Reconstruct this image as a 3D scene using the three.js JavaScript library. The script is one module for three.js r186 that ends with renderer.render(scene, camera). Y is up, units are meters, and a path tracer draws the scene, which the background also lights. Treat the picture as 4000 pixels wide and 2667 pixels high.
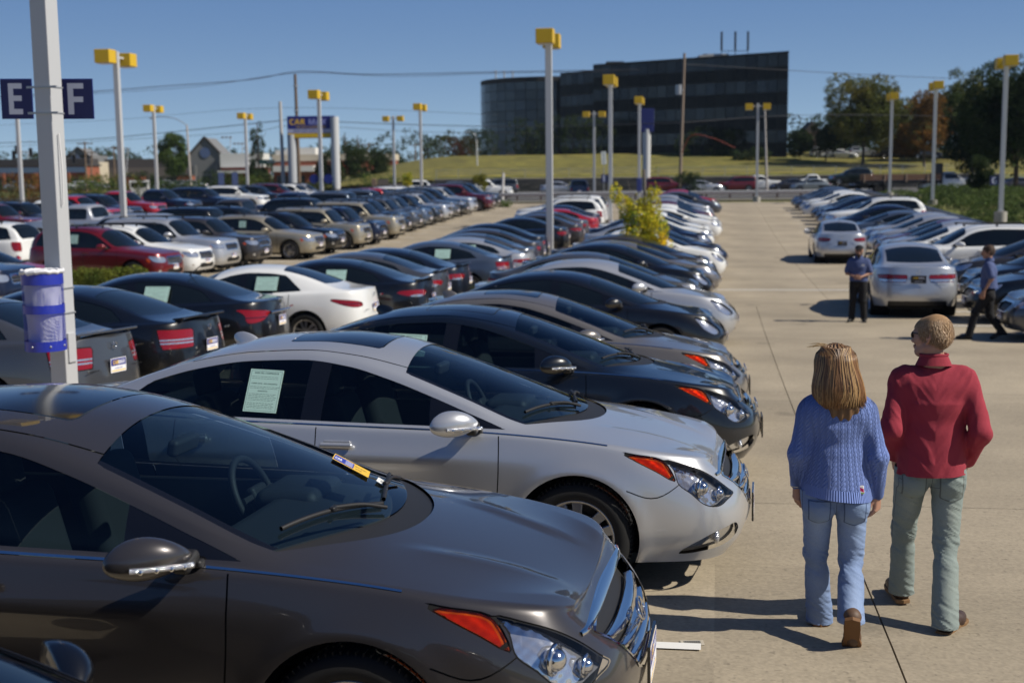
import * as THREE from 'three';
import { mergeGeometries } from 'three/addons/utils/BufferGeometryUtils.js';
import { RoundedBoxGeometry } from 'three/addons/geometries/RoundedBoxGeometry.js';

// ---------------------------------------------------------------- camera, sky, sun, exposure
const scene = new THREE.Scene();
const FPX = 5000, PW = 4000, PH = 2667, EYE = 3.4, PITCH = Math.atan(FPX / 37800), ROLL = -408 / 37800;
const camera = new THREE.PerspectiveCamera(2 * Math.atan(PH / 2 / FPX) * 180 / Math.PI, PW / PH, 0.1, 3000);
camera.position.set(0, EYE, 0);
camera.rotation.set(-PITCH, 0, ROLL, 'YXZ');
camera.focus = 6.2;
camera.userData.fStop = 2.8;
camera.updateMatrixWorld();

const SUN = new THREE.Vector3(Math.cos(0.27) * Math.cos(0.76), Math.sin(0.76), Math.sin(0.27) * Math.cos(0.76)).normalize();
{
  const w = 512, h = 256, d = new Float32Array(w * h * 4);
  const mix = (a, b, t) => a + (b - a) * t, sstep0 = (a, b, x) => { const t = Math.min(1, Math.max(0, (x - a) / (b - a))); return t * t * (3 - 2 * t); };
  for (let j = 0; j < h; j++) for (let i = 0; i < w; i++) {
    const el = ((j + 0.5) / h - 0.5) * Math.PI, az = ((i + 0.5) / w - 0.5) * 2 * Math.PI;
    const dir = new THREE.Vector3(Math.cos(el) * Math.cos(az), Math.sin(el), Math.cos(el) * Math.sin(az));
    const e = Math.max(0, Math.sin(el));
    const t = 1 - Math.exp(-Math.pow(e / 0.075, 1.15)), t2 = sstep0(0.08, 0.62, e);
    let r = mix(0.37, 0.095, t), g = mix(0.535, 0.20, t), b = mix(0.67, 0.43, t);
    r = mix(r, 0.020, t2); g = mix(g, 0.058, t2); b = mix(b, 0.175, t2);
    const glow = Math.pow(Math.max(0, dir.dot(SUN)), 10) * 0.2 + Math.pow(Math.max(0, dir.dot(SUN)), 80) * 0.7;
    r += glow; g += glow; b += glow;
    if (el < -0.01) { const k = Math.min(1, (-el - 0.01) * 12); r = mix(r, 0.13, k); g = mix(g, 0.12, k); b = mix(b, 0.10, k); }
    const o = (j * w + i) * 4;
    d[o] = r; d[o + 1] = g; d[o + 2] = b; d[o + 3] = 1;
  }
  const t = new THREE.DataTexture(d, w, h, THREE.RGBAFormat, THREE.FloatType);
  t.mapping = THREE.EquirectangularReflectionMapping;
  t.magFilter = THREE.LinearFilter; t.minFilter = THREE.LinearFilter; t.needsUpdate = true;
  scene.background = t; scene.environment = t;
}
const sun = new THREE.DirectionalLight(new THREE.Color(1, 0.93, 0.82), 5);
sun.position.copy(SUN).multiplyScalar(150).add(new THREE.Vector3(0, 0, -60));
sun.target.position.set(0, 0, -60);
sun.castShadow = true;
sun.shadow.mapSize.set(4096, 4096);
Object.assign(sun.shadow.camera, { left: -130, right: 130, top: 130, bottom: -130, near: 1, far: 400 });
scene.add(sun, sun.target);
scene.fog = new THREE.FogExp2(0xb9cbdc, 0.00008);

const renderer = new THREE.WebGLRenderer({ antialias: true });
renderer.setSize(1024, 682);
renderer.toneMapping = THREE.LinearToneMapping;
renderer.toneMappingExposure = 1.02;
renderer.shadowMap.enabled = true;

// ---------------------------------------------------------------- helpers
let seed = 20130;
const rnd = () => { seed = (seed * 1664525 + 1013904223) >>> 0; return seed / 4294967296; };
const rr = (a, b) => a + (b - a) * rnd();
const clamp = (x, a, b) => Math.min(b, Math.max(a, x)), lerp = (a, b, t) => a + (b - a) * t;
const sstep = (a, b, x) => { const t = clamp((x - a) / (b - a), 0, 1); return t * t * (3 - 2 * t); };
const V = (x, y, z) => new THREE.Vector3(x, y, z);
const lin = (r, g, b) => new THREE.Color().setRGB(r, g, b);
function hash3(x, y, z) { let h = Math.imul(x | 0, 374761393) ^ Math.imul(y | 0, 668265263) ^ Math.imul(z | 0, 2147483647); h = Math.imul(h ^ (h >>> 13), 1274126177); return ((h ^ (h >>> 16)) >>> 0) / 4294967296; }
function noise3(x, y, z) {
  const X = Math.floor(x), Y = Math.floor(y), Z = Math.floor(z), f = (t) => t * t * (3 - 2 * t), u = f(x - X), v = f(y - Y), w = f(z - Z);
  const c = (i, j, k) => hash3(X + i, Y + j, Z + k);
  return lerp(lerp(lerp(c(0, 0, 0), c(1, 0, 0), u), lerp(c(0, 1, 0), c(1, 1, 0), u), v), lerp(lerp(c(0, 0, 1), c(1, 0, 1), u), lerp(c(0, 1, 1), c(1, 1, 1), u), v), w);
}
const fbm = (x, y, z, n = 4) => { let a = 0, k = 0.5; for (let i = 0; i < n; i++) { a += k * noise3(x, y, z); x *= 2.03; y *= 2.01; z *= 2.02; k *= 0.5; } return a; };
const used = new Map();
function numbered(name) { const n = used.get(name) || 0; used.set(name, n + 1); return n ? name + '_' + String(n).padStart(3, '0') : name; }
function tag(o, label, category, group, kind) {
  if (label) o.userData.label = label;
  if (category) o.userData.category = category;
  if (group) o.userData.group = group;
  if (kind) o.userData.kind = kind;
  return o;
}
function thing(name, label, category, pos, turn = 0, group) {
  const o = new THREE.Group(); o.name = numbered(name); scene.add(o);
  if (pos) o.position.copy(Array.isArray(pos) ? V(...pos) : pos);
  o.rotation.y = turn;
  return tag(o, label, category, group);
}
function mesh(name, geo, mat, parent = scene) {
  if (Array.isArray(geo)) geo = merge(geo);
  const m = new THREE.Mesh(geo, mat); m.name = parent === scene ? numbered(name) : name; m.castShadow = m.receiveShadow = true;
  parent.add(m); return m;
}
function merge(list) {
  const l = list.map((g) => { let q = g.index ? g.toNonIndexed() : g.clone(); for (const k of Object.keys(q.attributes)) if (!['position', 'normal', 'uv'].includes(k)) q.deleteAttribute(k); if (!q.attributes.uv) q.setAttribute('uv', new THREE.BufferAttribute(new Float32Array(q.attributes.position.count * 2), 2)); return q; });
  return l.length === 1 ? l[0] : mergeGeometries(l);
}
const at = (g, x, y, z, rx = 0, ry = 0, rz = 0) => { if (rx || ry || rz) g.applyMatrix4(new THREE.Matrix4().makeRotationFromEuler(new THREE.Euler(rx, ry, rz))); return g.translate(x, y, z); };
const box = (w, h, d, x = 0, y = 0, z = 0, rx = 0, ry = 0, rz = 0) => at(new THREE.BoxGeometry(w, h, d), x, y, z, rx, ry, rz);
const rbox = (w, h, d, r, x = 0, y = 0, z = 0, rx = 0, ry = 0, rz = 0, n = 2) => at(new RoundedBoxGeometry(w, h, d, n, r), x, y, z, rx, ry, rz);
const cyl = (r0, r1, h, n, x = 0, y = 0, z = 0, rx = 0, ry = 0, rz = 0) => at(new THREE.CylinderGeometry(r0, r1, h, n), x, y, z, rx, ry, rz);
const tube = (pts, r, n = 24, k = 6, closed = false) => new THREE.TubeGeometry(new THREE.CatmullRomCurve3(pts.map((p) => Array.isArray(p) ? V(...p) : p), closed), n, r, k, closed);
function rod(a, b, r0, r1 = r0, k = 8) { const d = b.clone().sub(a), g = new THREE.CylinderGeometry(r1, r0, d.length(), k); g.applyQuaternion(new THREE.Quaternion().setFromUnitVectors(V(0, 1, 0), d.clone().normalize())); const c = a.clone().add(b).multiplyScalar(0.5); return g.translate(c.x, c.y, c.z); }
// a measured pixel of the 4000 x 2667 photograph -> a point at a depth, or on the lot's ground
const GD = [0, 5, 8, 11, 14, 20, 27, 36, 45, 52, 70, 88, 110, 5000], GH = [1.08, 1.02, 0.9, 0.77, 0.62, 0.42, 0.25, 0.15, 0.1, 0.12, 0.38, 0.7, 0.8, 0.8];
function mono(xs, ys) {                                             // monotone cubic through points
  const n = xs.length, d = [], m = [];
  for (let i = 0; i < n - 1; i++) d.push((ys[i + 1] - ys[i]) / (xs[i + 1] - xs[i]));
  for (let i = 0; i < n; i++) m.push(i === 0 ? d[0] : i === n - 1 ? d[n - 2] : d[i - 1] * d[i] <= 0 ? 0 : 2 * d[i - 1] * d[i] / (d[i - 1] + d[i]));
  return (x) => {
    if (x <= xs[0]) return ys[0]; if (x >= xs[n - 1]) return ys[n - 1];
    let i = 0; while (x > xs[i + 1]) i++;
    const h = xs[i + 1] - xs[i], t = (x - xs[i]) / h, t2 = t * t, t3 = t2 * t;
    return (2 * t3 - 3 * t2 + 1) * ys[i] + (t3 - 2 * t2 + t) * h * m[i] + (-2 * t3 + 3 * t2) * ys[i + 1] + (t3 - t2) * h * m[i + 1];
  };
}
const ground = mono(GD, GH), gy = (z) => ground(-z);
const ray = (px, py) => V((px - PW / 2) / FPX, -(py - PH / 2) / FPX, -1).applyQuaternion(camera.quaternion);
const P = (px, py, depth) => ray(px, py).multiplyScalar(depth).add(camera.position);
function G(px, py) { const d = ray(px, py); let y = 0.5, p; for (let i = 0; i < 60; i++) { const t = (y - EYE) / d.y; p = d.clone().multiplyScalar(t).add(camera.position); y = 0.5 * y + 0.5 * gy(p.z); } return p; }
const Gd = (px, depth) => { const p = P(px, 900, depth); p.y = gy(p.z); return p; };   // on the ground under a pixel column

function canvasTex(w, h, draw, srgb = true) {
  const c = document.createElement('canvas'); c.width = w; c.height = h; draw(c.getContext('2d'), w, h);
  const t = new THREE.CanvasTexture(c); if (srgb) t.colorSpace = THREE.SRGBColorSpace; t.wrapS = t.wrapT = THREE.RepeatWrapping; return t;
}
function noiseTex(w, h, f, srgb = false) {                          // f(x, y) -> [r, g, b] in 0..1, tiles only as f does
  const d = new Uint8Array(w * h * 4);
  for (let y = 0; y < h; y++) for (let x = 0; x < w; x++) { const v = f(x / w, y / h), o = (y * w + x) * 4; for (let c = 0; c < 3; c++) d[o + c] = clamp(v[c], 0, 1) * 255; d[o + 3] = 255; }
  const t = new THREE.DataTexture(d, w, h); t.wrapS = t.wrapT = THREE.RepeatWrapping; t.magFilter = THREE.LinearFilter; t.minFilter = THREE.LinearFilter; if (srgb) t.colorSpace = THREE.SRGBColorSpace; t.needsUpdate = true; return t;
}
const std = (c, rough = 0.6, metal = 0, more = {}) => new THREE.MeshStandardMaterial({ color: Array.isArray(c) ? lin(...c) : c, roughness: rough, metalness: metal, ...more });
const phys = (c, rough, metal, more = {}) => new THREE.MeshPhysicalMaterial({ color: Array.isArray(c) ? lin(...c) : c, roughness: rough, metalness: metal, ...more });
// ---------------------------------------------------------------- vehicles: one body surface, cut into its parts
const M = {
  glass: phys([0.006, 0.009, 0.011], 0.03, 0, { ior: 1.6 }),
  pane: phys([0.42, 0.54, 0.58], 0.0, 0, { transmission: 1, thickness: 0, ior: 1.5, side: THREE.DoubleSide }),
  paneDark: phys([0.20, 0.25, 0.26], 0.0, 0, { transmission: 1, thickness: 0, ior: 1.5, side: THREE.DoubleSide }),
  black: phys([0.006, 0.006, 0.007], 0.12, 0, { clearcoat: 0.6, clearcoatRoughness: 0.1 }),
  plastic: std([0.012, 0.012, 0.013], 0.55),
  rubber: std([0.010, 0.010, 0.010], 0.85),
  under: std([0.006, 0.006, 0.006], 0.95),
  gap: std([0.003, 0.003, 0.003], 0.9),
  chrome: std([0.75, 0.76, 0.78], 0.06, 1),
  rim: phys([0.44, 0.44, 0.45], 0.28, 0.85, { clearcoat: 0.5, clearcoatRoughness: 0.15 }),
  rimDark: std([0.03, 0.03, 0.032], 0.5, 0.6),
  lens: phys([0.96, 0.97, 1.0], 0.0, 0, { transmission: 1, thickness: 0, ior: 1.5, side: THREE.DoubleSide }),
  amber: phys([0.50, 0.062, 0.002], 0.2, 0, { clearcoat: 1, clearcoatRoughness: 0.03 }),
  amberLens: phys([1.0, 0.20, 0.012], 0.0, 0, { transmission: 1, thickness: 0, ior: 1.5, side: THREE.DoubleSide }),
  red: phys([0.22, 0.003, 0.004], 0.10, 0, { clearcoat: 1, clearcoatRoughness: 0.03 }),
  redDark: phys([0.07, 0.002, 0.003], 0.15, 0, { clearcoat: 1, clearcoatRoughness: 0.03 }),
  lampWhite: phys([0.72, 0.73, 0.75], 0.10, 0.8, { clearcoat: 1, clearcoatRoughness: 0.03 }),
  seat: std([0.07, 0.075, 0.075], 0.8), seatLight: std([0.16, 0.165, 0.16], 0.8), dash: std([0.035, 0.037, 0.04], 0.6),
  sticker: std([0.42, 0.56, 0.52], 0.6),
};
{ // lamp reflector relief and tyre relief
  const t = noiseTex(256, 256, (x, y) => { const c = 0.5 + 0.5 * Math.sin(x * 6.283 * 14) * Math.sin(y * 6.283 * 20), n = noise3(x * 40, y * 40, 3); return [c * 0.6 + n * 0.4, 0, 0]; });
  M.lampWhite.bumpMap = t; M.lampWhite.bumpScale = 0.0025; M.amber.bumpMap = t; M.amber.bumpScale = 0.004; M.red.bumpMap = t; M.red.bumpScale = 0.0012;
}
const flake = noiseTex(256, 256, () => { const n = rnd(); return [n, n, n]; });
const paints = new Map();
function paint(r, g, b, metal = 0.0, rough = 0.35) {
  const k = [r, g, b, metal, rough].join();
  if (!paints.has(k)) paints.set(k, phys([r, g, b], rough, metal, { clearcoat: 1, clearcoatRoughness: 0.03, side: THREE.DoubleSide }));
  return paints.get(k);
}
// --- triangle soup: 8 numbers per corner (position, normal, distance along the outline, section parameter)
const ST = 8;
function split(soup, f) {
  const A = [], B = [], n = soup.length / (3 * ST);
  for (let t = 0; t < n; t++) {
    const o = t * 3 * ST, c = [0, 1, 2].map((k) => soup.slice(o + k * ST, o + k * ST + ST)), d = c.map(f);
    if (d[0] <= 0 && d[1] <= 0 && d[2] <= 0) { A.push(...c[0], ...c[1], ...c[2]); continue; }
    if (d[0] > 0 && d[1] > 0 && d[2] > 0) { B.push(...c[0], ...c[1], ...c[2]); continue; }
    const P1 = [], P2 = [];
    for (let k = 0; k < 3; k++) {
      const a = c[k], b = c[(k + 1) % 3], da = d[k], db = d[(k + 1) % 3];
      (da <= 0 ? P1 : P2).push(a);
      if ((da <= 0) !== (db <= 0)) { const u = da / (da - db), m = a.map((x, i) => x + (b[i] - x) * u); P1.push(m); P2.push(m); }
    }
    for (const [Q, out] of [[P1, A], [P2, B]]) for (let k = 1; k + 1 < Q.length; k++) out.push(...Q[0], ...Q[k], ...Q[k + 1]);
  }
  return [A, B];
}
function soupGeo(soup, mirror, off = 0, both = false) {
  const n = soup.length / ST, sides = both ? [1, -1] : [mirror ? -1 : 1], p = new Float32Array(n * 3 * sides.length), q = new Float32Array(n * 3 * sides.length), uv = new Float32Array(n * 2 * sides.length);
  let w = 0;
  for (const m of sides) for (let i = 0; i < n; i++) {
    const t = Math.floor(i / 3), j = m < 0 ? t * 3 + 2 - (i % 3) : i, o = j * ST;
    p[w * 3] = soup[o] + soup[o + 3] * off; p[w * 3 + 1] = soup[o + 1] + soup[o + 4] * off; p[w * 3 + 2] = m * (soup[o + 2] + soup[o + 5] * off);
    q[w * 3] = soup[o + 3]; q[w * 3 + 1] = soup[o + 4]; q[w * 3 + 2] = m * soup[o + 5];
    uv[w * 2] = soup[o + 6]; uv[w * 2 + 1] = soup[o + 1]; w++;
  }
  const g = new THREE.BufferGeometry();
  g.setAttribute('position', new THREE.BufferAttribute(p, 3)); g.setAttribute('normal', new THREE.BufferAttribute(q, 3)); g.setAttribute('uv', new THREE.BufferAttribute(uv, 2));
  return g;
}
const catmull = (p0, p1, p2, p3, t) => 0.5 * (2 * p1 + (p2 - p0) * t + (2 * p0 - 5 * p1 + 4 * p2 - p3) * t * t + (3 * p1 - p0 - 3 * p2 + p3) * t * t * t);
function smoothPoly(pts, sharp = false, n = 8) {                    // closed curve -> signed distance, inside negative
  const q = [], m = pts.length;
  for (let i = 0; i < m; i++) for (let k = 0; k < (sharp ? 1 : n); k++) {
    const a = pts[(i + m - 1) % m], b = pts[i], c = pts[(i + 1) % m], d = pts[(i + 2) % m], t = k / n;
    q.push(sharp ? b : [catmull(a[0], b[0], c[0], d[0], t), catmull(a[1], b[1], c[1], d[1], t)]);
  }
  return (x, y) => {
    let best = 1e9, inside = false;
    for (let i = 0, j = q.length - 1; i < q.length; j = i++) {
      const [xi, yi] = q[i], [xj, yj] = q[j], ex = xj - xi, ey = yj - yi, wx = x - xi, wy = y - yi, t = clamp((wx * ex + wy * ey) / (ex * ex + ey * ey || 1e-9), 0, 1);
      best = Math.min(best, (wx - ex * t) ** 2 + (wy - ey * t) ** 2);
      if ((yi > y) !== (yj > y) && x < (xj - xi) * (y - yi) / (yj - yi) + xi) inside = !inside;
    }
    return (inside ? -1 : 1) * Math.sqrt(best);
  };
}
// --- the body grid. stations: [s, z, then pairs (inward offset, height) from sill to shoulder]
function bodyGrid(T) {
  const K = T.stations.length, cols = T.stations[0].length, par = [0];
  for (let k = 1; k < K; k++) par.push(par[k - 1] + Math.sqrt(Math.hypot(T.stations[k][0] - T.stations[k - 1][0], T.stations[k][1] - T.stations[k - 1][1])));
  const evalAt = (u) => {                                          // Catmull-Rom, mirrored past the centre line
    const x = u * par[K - 1]; let k = 0; while (k < K - 2 && x > par[k + 1]) k++;
    const h = par[k + 1] - par[k], t = (x - par[k]) / h, g = (i) => { const j = i < 0 ? -i : i >= K ? 2 * K - 2 - i : i, st = T.stations[j].slice(); if (i < 0 || i >= K) st[1] = -st[1]; return st; };
    const a = g(k - 1), b = g(k), c = g(k + 1), d = g(k + 2), ha = k - 1 < 0 ? par[1] - par[0] : par[k] - par[k - 1], hd = k + 2 >= K ? h : par[k + 2] - par[k + 1];
    return b.map((_, i) => {
      const m1 = h * ((b[i] - a[i]) / ha - (c[i] - a[i]) / (ha + h) + (c[i] - b[i]) / h), m2 = h * ((c[i] - b[i]) / h - (d[i] - b[i]) / (h + hd) + (d[i] - c[i]) / hd), t2 = t * t, t3 = t2 * t;
      return (2 * t3 - 3 * t2 + 1) * b[i] + (t3 - 2 * t2 + t) * m1 + (-2 * t3 + 3 * t2) * c[i] + (t3 - t2) * m2;
    });
  };
  // even spacing along the outline, denser at the ends
  const F = 900, fine = [], acc = [0];
  for (let i = 0; i <= F; i++) fine.push(evalAt(i / F));
  for (let i = 1; i <= F; i++) { const m = fine[i][0], dn = 1 + 1.2 * Math.exp(-m * 2.2) + 0.9 * Math.exp(-(T.L - m) * 2.2); acc.push(acc[i - 1] + dn * Math.hypot(fine[i][0] - fine[i - 1][0], fine[i][1] - fine[i - 1][1])); }
  const len = [0]; for (let i = 1; i <= F; i++) len.push(len[i - 1] + Math.hypot(fine[i][0] - fine[i - 1][0], fine[i][1] - fine[i - 1][1]));
  const N = T.N, rows = [], [n1, n2, n3, n4] = T.nv, A = [];
  const nv = n1 + n2 + n3 + n4;
  for (let i = 0; i <= N; i++) {
    const want = acc[F] * i / N; let k = 0; while (k < F - 1 && acc[k + 1] < want) k++;
    const tt = clamp((want - acc[k]) / (acc[k + 1] - acc[k] || 1), 0, 1), u = (k + tt) / F, st = evalAt(u), e = evalAt(Math.min(1, u + 1e-4)), f = evalAt(Math.max(0, u - 1e-4));
    A.push(lerp(len[k], len[k + 1], tt));
    let nx = -(e[1] - f[1]), nz = e[0] - f[0]; const l = Math.hypot(nx, nz) || 1; nx /= l; nz /= l;   // outward in (s, z)
    if (i === 0) { nx = -1; nz = 0; } if (i === N) { nx = 1; nz = 0; }
    const np = (cols - 2) / 2, row = [];
    for (let j = 0; j <= n1; j++) {
      const x = j / n1 * (np - 1), q = Math.min(np - 2, Math.floor(x)), t = x - q, gi = (r) => clamp(r, 0, np - 1), c = (o) => catmull(st[2 + 2 * gi(q - 1) + o], st[2 + 2 * q + o], st[2 + 2 * (q + 1) + o], st[2 + 2 * gi(q + 2) + o], t);
      const off = c(0), y = c(1); row.push([st[0] - nx * off, y, Math.max(0, st[1] - nz * off)]);
    }
    const S = row[n1], s = S[0], zS = S[2], yS = S[1];
    const shelf = Math.min(T.shelf(s), zS * 0.25), zB = zS - shelf, yC0 = T.yC(s), zR = Math.min(T.zR(s), zB * 0.9), b = zS < 0.3 ? zS / 0.3 : 1;
    const yC = lerp(yS, yC0, b), yR = Math.max(lerp(yS, T.yR(s), b), yS + 0.004 * b), yB = yS + 0.012 * b + T.lip(s) * b;
    for (let j = 1; j <= n2; j++) row.push([s, lerp(yS, yB, j / n2), lerp(zS, zB, j / n2)]);
    for (let j = 1; j <= n3; j++) { const t = j / n3, bulge = T.bulge * Math.sin(Math.PI * t) * clamp((yR - yB) / 0.4, 0, 1); row.push([s, lerp(yB, Math.max(yR, yB + 0.002), t), lerp(zB, zR, t) + bulge]); }
    for (let j = 1; j <= n4; j++) { const t = j / n4, w = 1 - t, ww = Math.pow(w, T.crown ? T.crown(s) : 2); row.push([s, yC + (Math.max(yR, yB + 0.002) - yC) * ww, zR * w]); }
    rows.push(row);
  }
  // ease the edges across the section
  for (let it = 0; it < (T.ease ?? 2); it++) for (let i = 0; i <= N; i++) {
    const r = rows[i], c = r.map((p) => p.slice());
    for (let j = 1; j < nv; j++) for (let k = 1; k < 3; k++) r[j][k] = c[j][k] * 0.5 + (c[j - 1][k] + c[j + 1][k]) * 0.25;
  }
  for (let it = 0; it < (T.easeL ?? 2); it++) { const c = rows.map((r) => r.map((p) => p.slice())); for (let i = 1; i < N; i++) for (let j = 0; j <= nv; j++) for (const k of [1, 2]) rows[i][j][k] = c[i][j][k] * 0.5 + (c[i - 1][j][k] + c[i + 1][j][k]) * 0.25; }
  if (T.sculpt) for (let i = 0; i <= N; i++) for (let j = 0; j <= nv; j++) T.sculpt(rows[i][j], j <= n1 ? j / n1 : 1 + j - n1);
  const X = (p) => V(T.L / 2 - p[0], p[1], p[2]);
  const pos = rows.map((r) => r.map(X)), nor = rows.map((r) => r.map(() => V(0, 0, 0)));
  for (let i = 0; i < N; i++) for (let j = 0; j < nv; j++) for (const [a, b, c] of [[[i, j], [i, j + 1], [i + 1, j]], [[i + 1, j], [i, j + 1], [i + 1, j + 1]]]) {
    const pa = pos[a[0]][a[1]], n = pos[b[0]][b[1]].clone().sub(pa).cross(pos[c[0]][c[1]].clone().sub(pa));
    for (const q of [a, b, c]) nor[q[0]][q[1]].add(n);
  }
  for (let i = 0; i <= N; i++) for (let j = 0; j <= nv; j++) { const n = nor[i][j]; if (j === nv || i === 0 || i === N) n.z = 0; if (n.lengthSq() < 1e-16) n.set(i < N / 2 ? 1 : -1, 0.2, 0); n.normalize(); if (n.dot(V(0, 0, 1)) < -0.9) n.negate(); }
  // orientation: outward at the door
  const mid = Math.floor(N / 2); if (nor[mid][Math.floor(n1 / 2)].z < 0) for (const r of nor) for (const n of r) n.negate();
  const vpar = (j) => j <= n1 ? j / n1 : j <= n1 + n2 ? 1 + (j - n1) / n2 : j <= n1 + n2 + n3 ? 2 + (j - n1 - n2) / n3 : 3 + (j - n1 - n2 - n3) / n4;
  const vert = (i, j) => { const p = pos[i][j], n = nor[i][j]; return [p.x, p.y, p.z, n.x, n.y, n.z, A[i], vpar(j)]; };
  const gn = pos[mid + 1][3].clone().sub(pos[mid][3]).cross(pos[mid][4].clone().sub(pos[mid][3])), flip = gn.dot(nor[mid][3]) < 0;
  const patch = (j0, j1) => { const s = []; if (flip) { for (let i = 0; i < N; i++) for (let j = j0; j < j1; j++) s.push(...vert(i, j), ...vert(i, j + 1), ...vert(i + 1, j), ...vert(i + 1, j), ...vert(i, j + 1), ...vert(i + 1, j + 1)); return s; } for (let i = 0; i < N; i++) for (let j = j0; j < j1; j++) s.push(...vert(i, j), ...vert(i + 1, j), ...vert(i, j + 1), ...vert(i + 1, j), ...vert(i + 1, j + 1), ...vert(i, j + 1)); return s; };
  const ringAt = (a, y) => {                                        // point and normal on the ring at outline distance a, height y
    let i = 0; while (i < N - 1 && A[i + 1] < a) i++; const t = clamp((a - A[i]) / (A[i + 1] - A[i]), 0, 1);
    const at1 = (r) => { let j = 0; while (j < n1 - 1 && pos[r][j + 1].y < y) j++; const u = clamp((y - pos[r][j].y) / (pos[r][j + 1].y - pos[r][j].y || 1), 0, 1); return [pos[r][j].clone().lerp(pos[r][j + 1], u), nor[r][j].clone().lerp(nor[r][j + 1], u)]; };
    const [p0, q0] = at1(i), [p1, q1] = at1(i + 1); return [p0.lerp(p1, t), q0.lerp(q1, t).normalize()];
  };
  const aOf = (s, z) => { let b = 0, bd = 1e9; for (let i = 0; i <= F; i++) { const d = (fine[i][0] - s) ** 2 + (fine[i][1] - z) ** 2; if (d < bd) { bd = d; b = len[i]; } } return b; };
  return { ring: patch(0, n1), shelf: patch(n1, n1 + n2), side: patch(n1 + n2, n1 + n2 + n3), top: patch(n1 + n2 + n3, nv), ringAt, aOf, aEnd: len[F] };
}
function wheelGeos(R, w, rimR, hi, style = 0) {                     // axle along z, outer face to +z
  const h = w / 2, n = hi ? 64 : 24, prof = [[rimR, -h * 0.8], [rimR + 0.02, -h * 0.95], [R - 0.05, -h], [R - 0.015, -h * 0.86], [R, -h * 0.6], [R, h * 0.6], [R - 0.015, h * 0.86], [R - 0.05, h], [rimR + 0.02, h * 0.95], [rimR, h * 0.8]];
  const lathe = (pr, k) => at(new THREE.LatheGeometry(pr.map((p) => new THREE.Vector2(p[0], p[1])), k), 0, 0, 0, Math.PI / 2, 0, 0);
  const tyre = [lathe(prof, n)];
  if (hi) for (let i = 0; i < 72; i++) { const a = i / 72 * 6.2832; for (const z of [-0.06, 0, 0.06]) tyre.push(at(box(0.006, 0.022, 0.045), 0, 0, 0).translate(0, R - 0.005, z).rotateZ(a)); }
  const rim = [lathe([[rimR * 0.9, -h * 0.5], [rimR, -h * 0.8], [rimR + 0.012, h * 0.86], [rimR - 0.004, h * 0.88], [rimR - 0.018, h * 0.62], [rimR - 0.03, h * 0.2], [rimR * 0.86, -h * 0.5]], n)];
  const spokes = style === 1 ? 7 : 5, hub = 0.065;
  for (let i = 0; i < spokes; i++) for (const e of style === 1 ? [0] : [-1, 1]) {
    const a = i / spokes * 6.2832, sh = new THREE.Shape(), w0 = style === 1 ? 0.03 : 0.017, w1 = style === 1 ? 0.04 : 0.027, d0 = e * 0.018, d1 = e * 0.052;
    sh.moveTo(d0 - w0, hub * 0.8); sh.lineTo(d0 + w0, hub * 0.8); sh.lineTo(d1 + w1, rimR - 0.012); sh.lineTo(d1 - w1, rimR - 0.012);
    const g = new THREE.ExtrudeGeometry(sh, { depth: 0.02, bevelEnabled: hi, bevelSize: 0.006, bevelThickness: 0.008, bevelSegments: 2, steps: hi ? 4 : 1 }), p = g.attributes.position;
    for (let k = 0; k < p.count; k++) { const r = p.getY(k); p.setZ(k, p.getZ(k) + h * 0.42 + 0.03 * Math.sin(clamp(r / rimR, 0, 1) * 3.1)); }
    g.computeVertexNormals(); rim.push(g.rotateZ(a));
  }
  rim.push(cyl(hub, hub, 0.05, n / 2, 0, 0, h * 0.5, Math.PI / 2), cyl(0.032, 0.036, 0.012, 20, 0, 0, h * 0.5 + 0.03, Math.PI / 2));
  const back = [cyl(rimR * 0.88, rimR * 0.88, 0.01, n, 0, 0, -h * 0.2, Math.PI / 2), cyl(rimR * 0.62, rimR * 0.62, 0.03, n, 0, 0, 0, Math.PI / 2)];
  return { tyre: merge(tyre), rim: merge(rim), back: merge(back) };
}
const DEF = { lip: () => 0, bulge: 0.02, shelf: () => 0.05, ease: 2, easeL: 2 };
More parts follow.
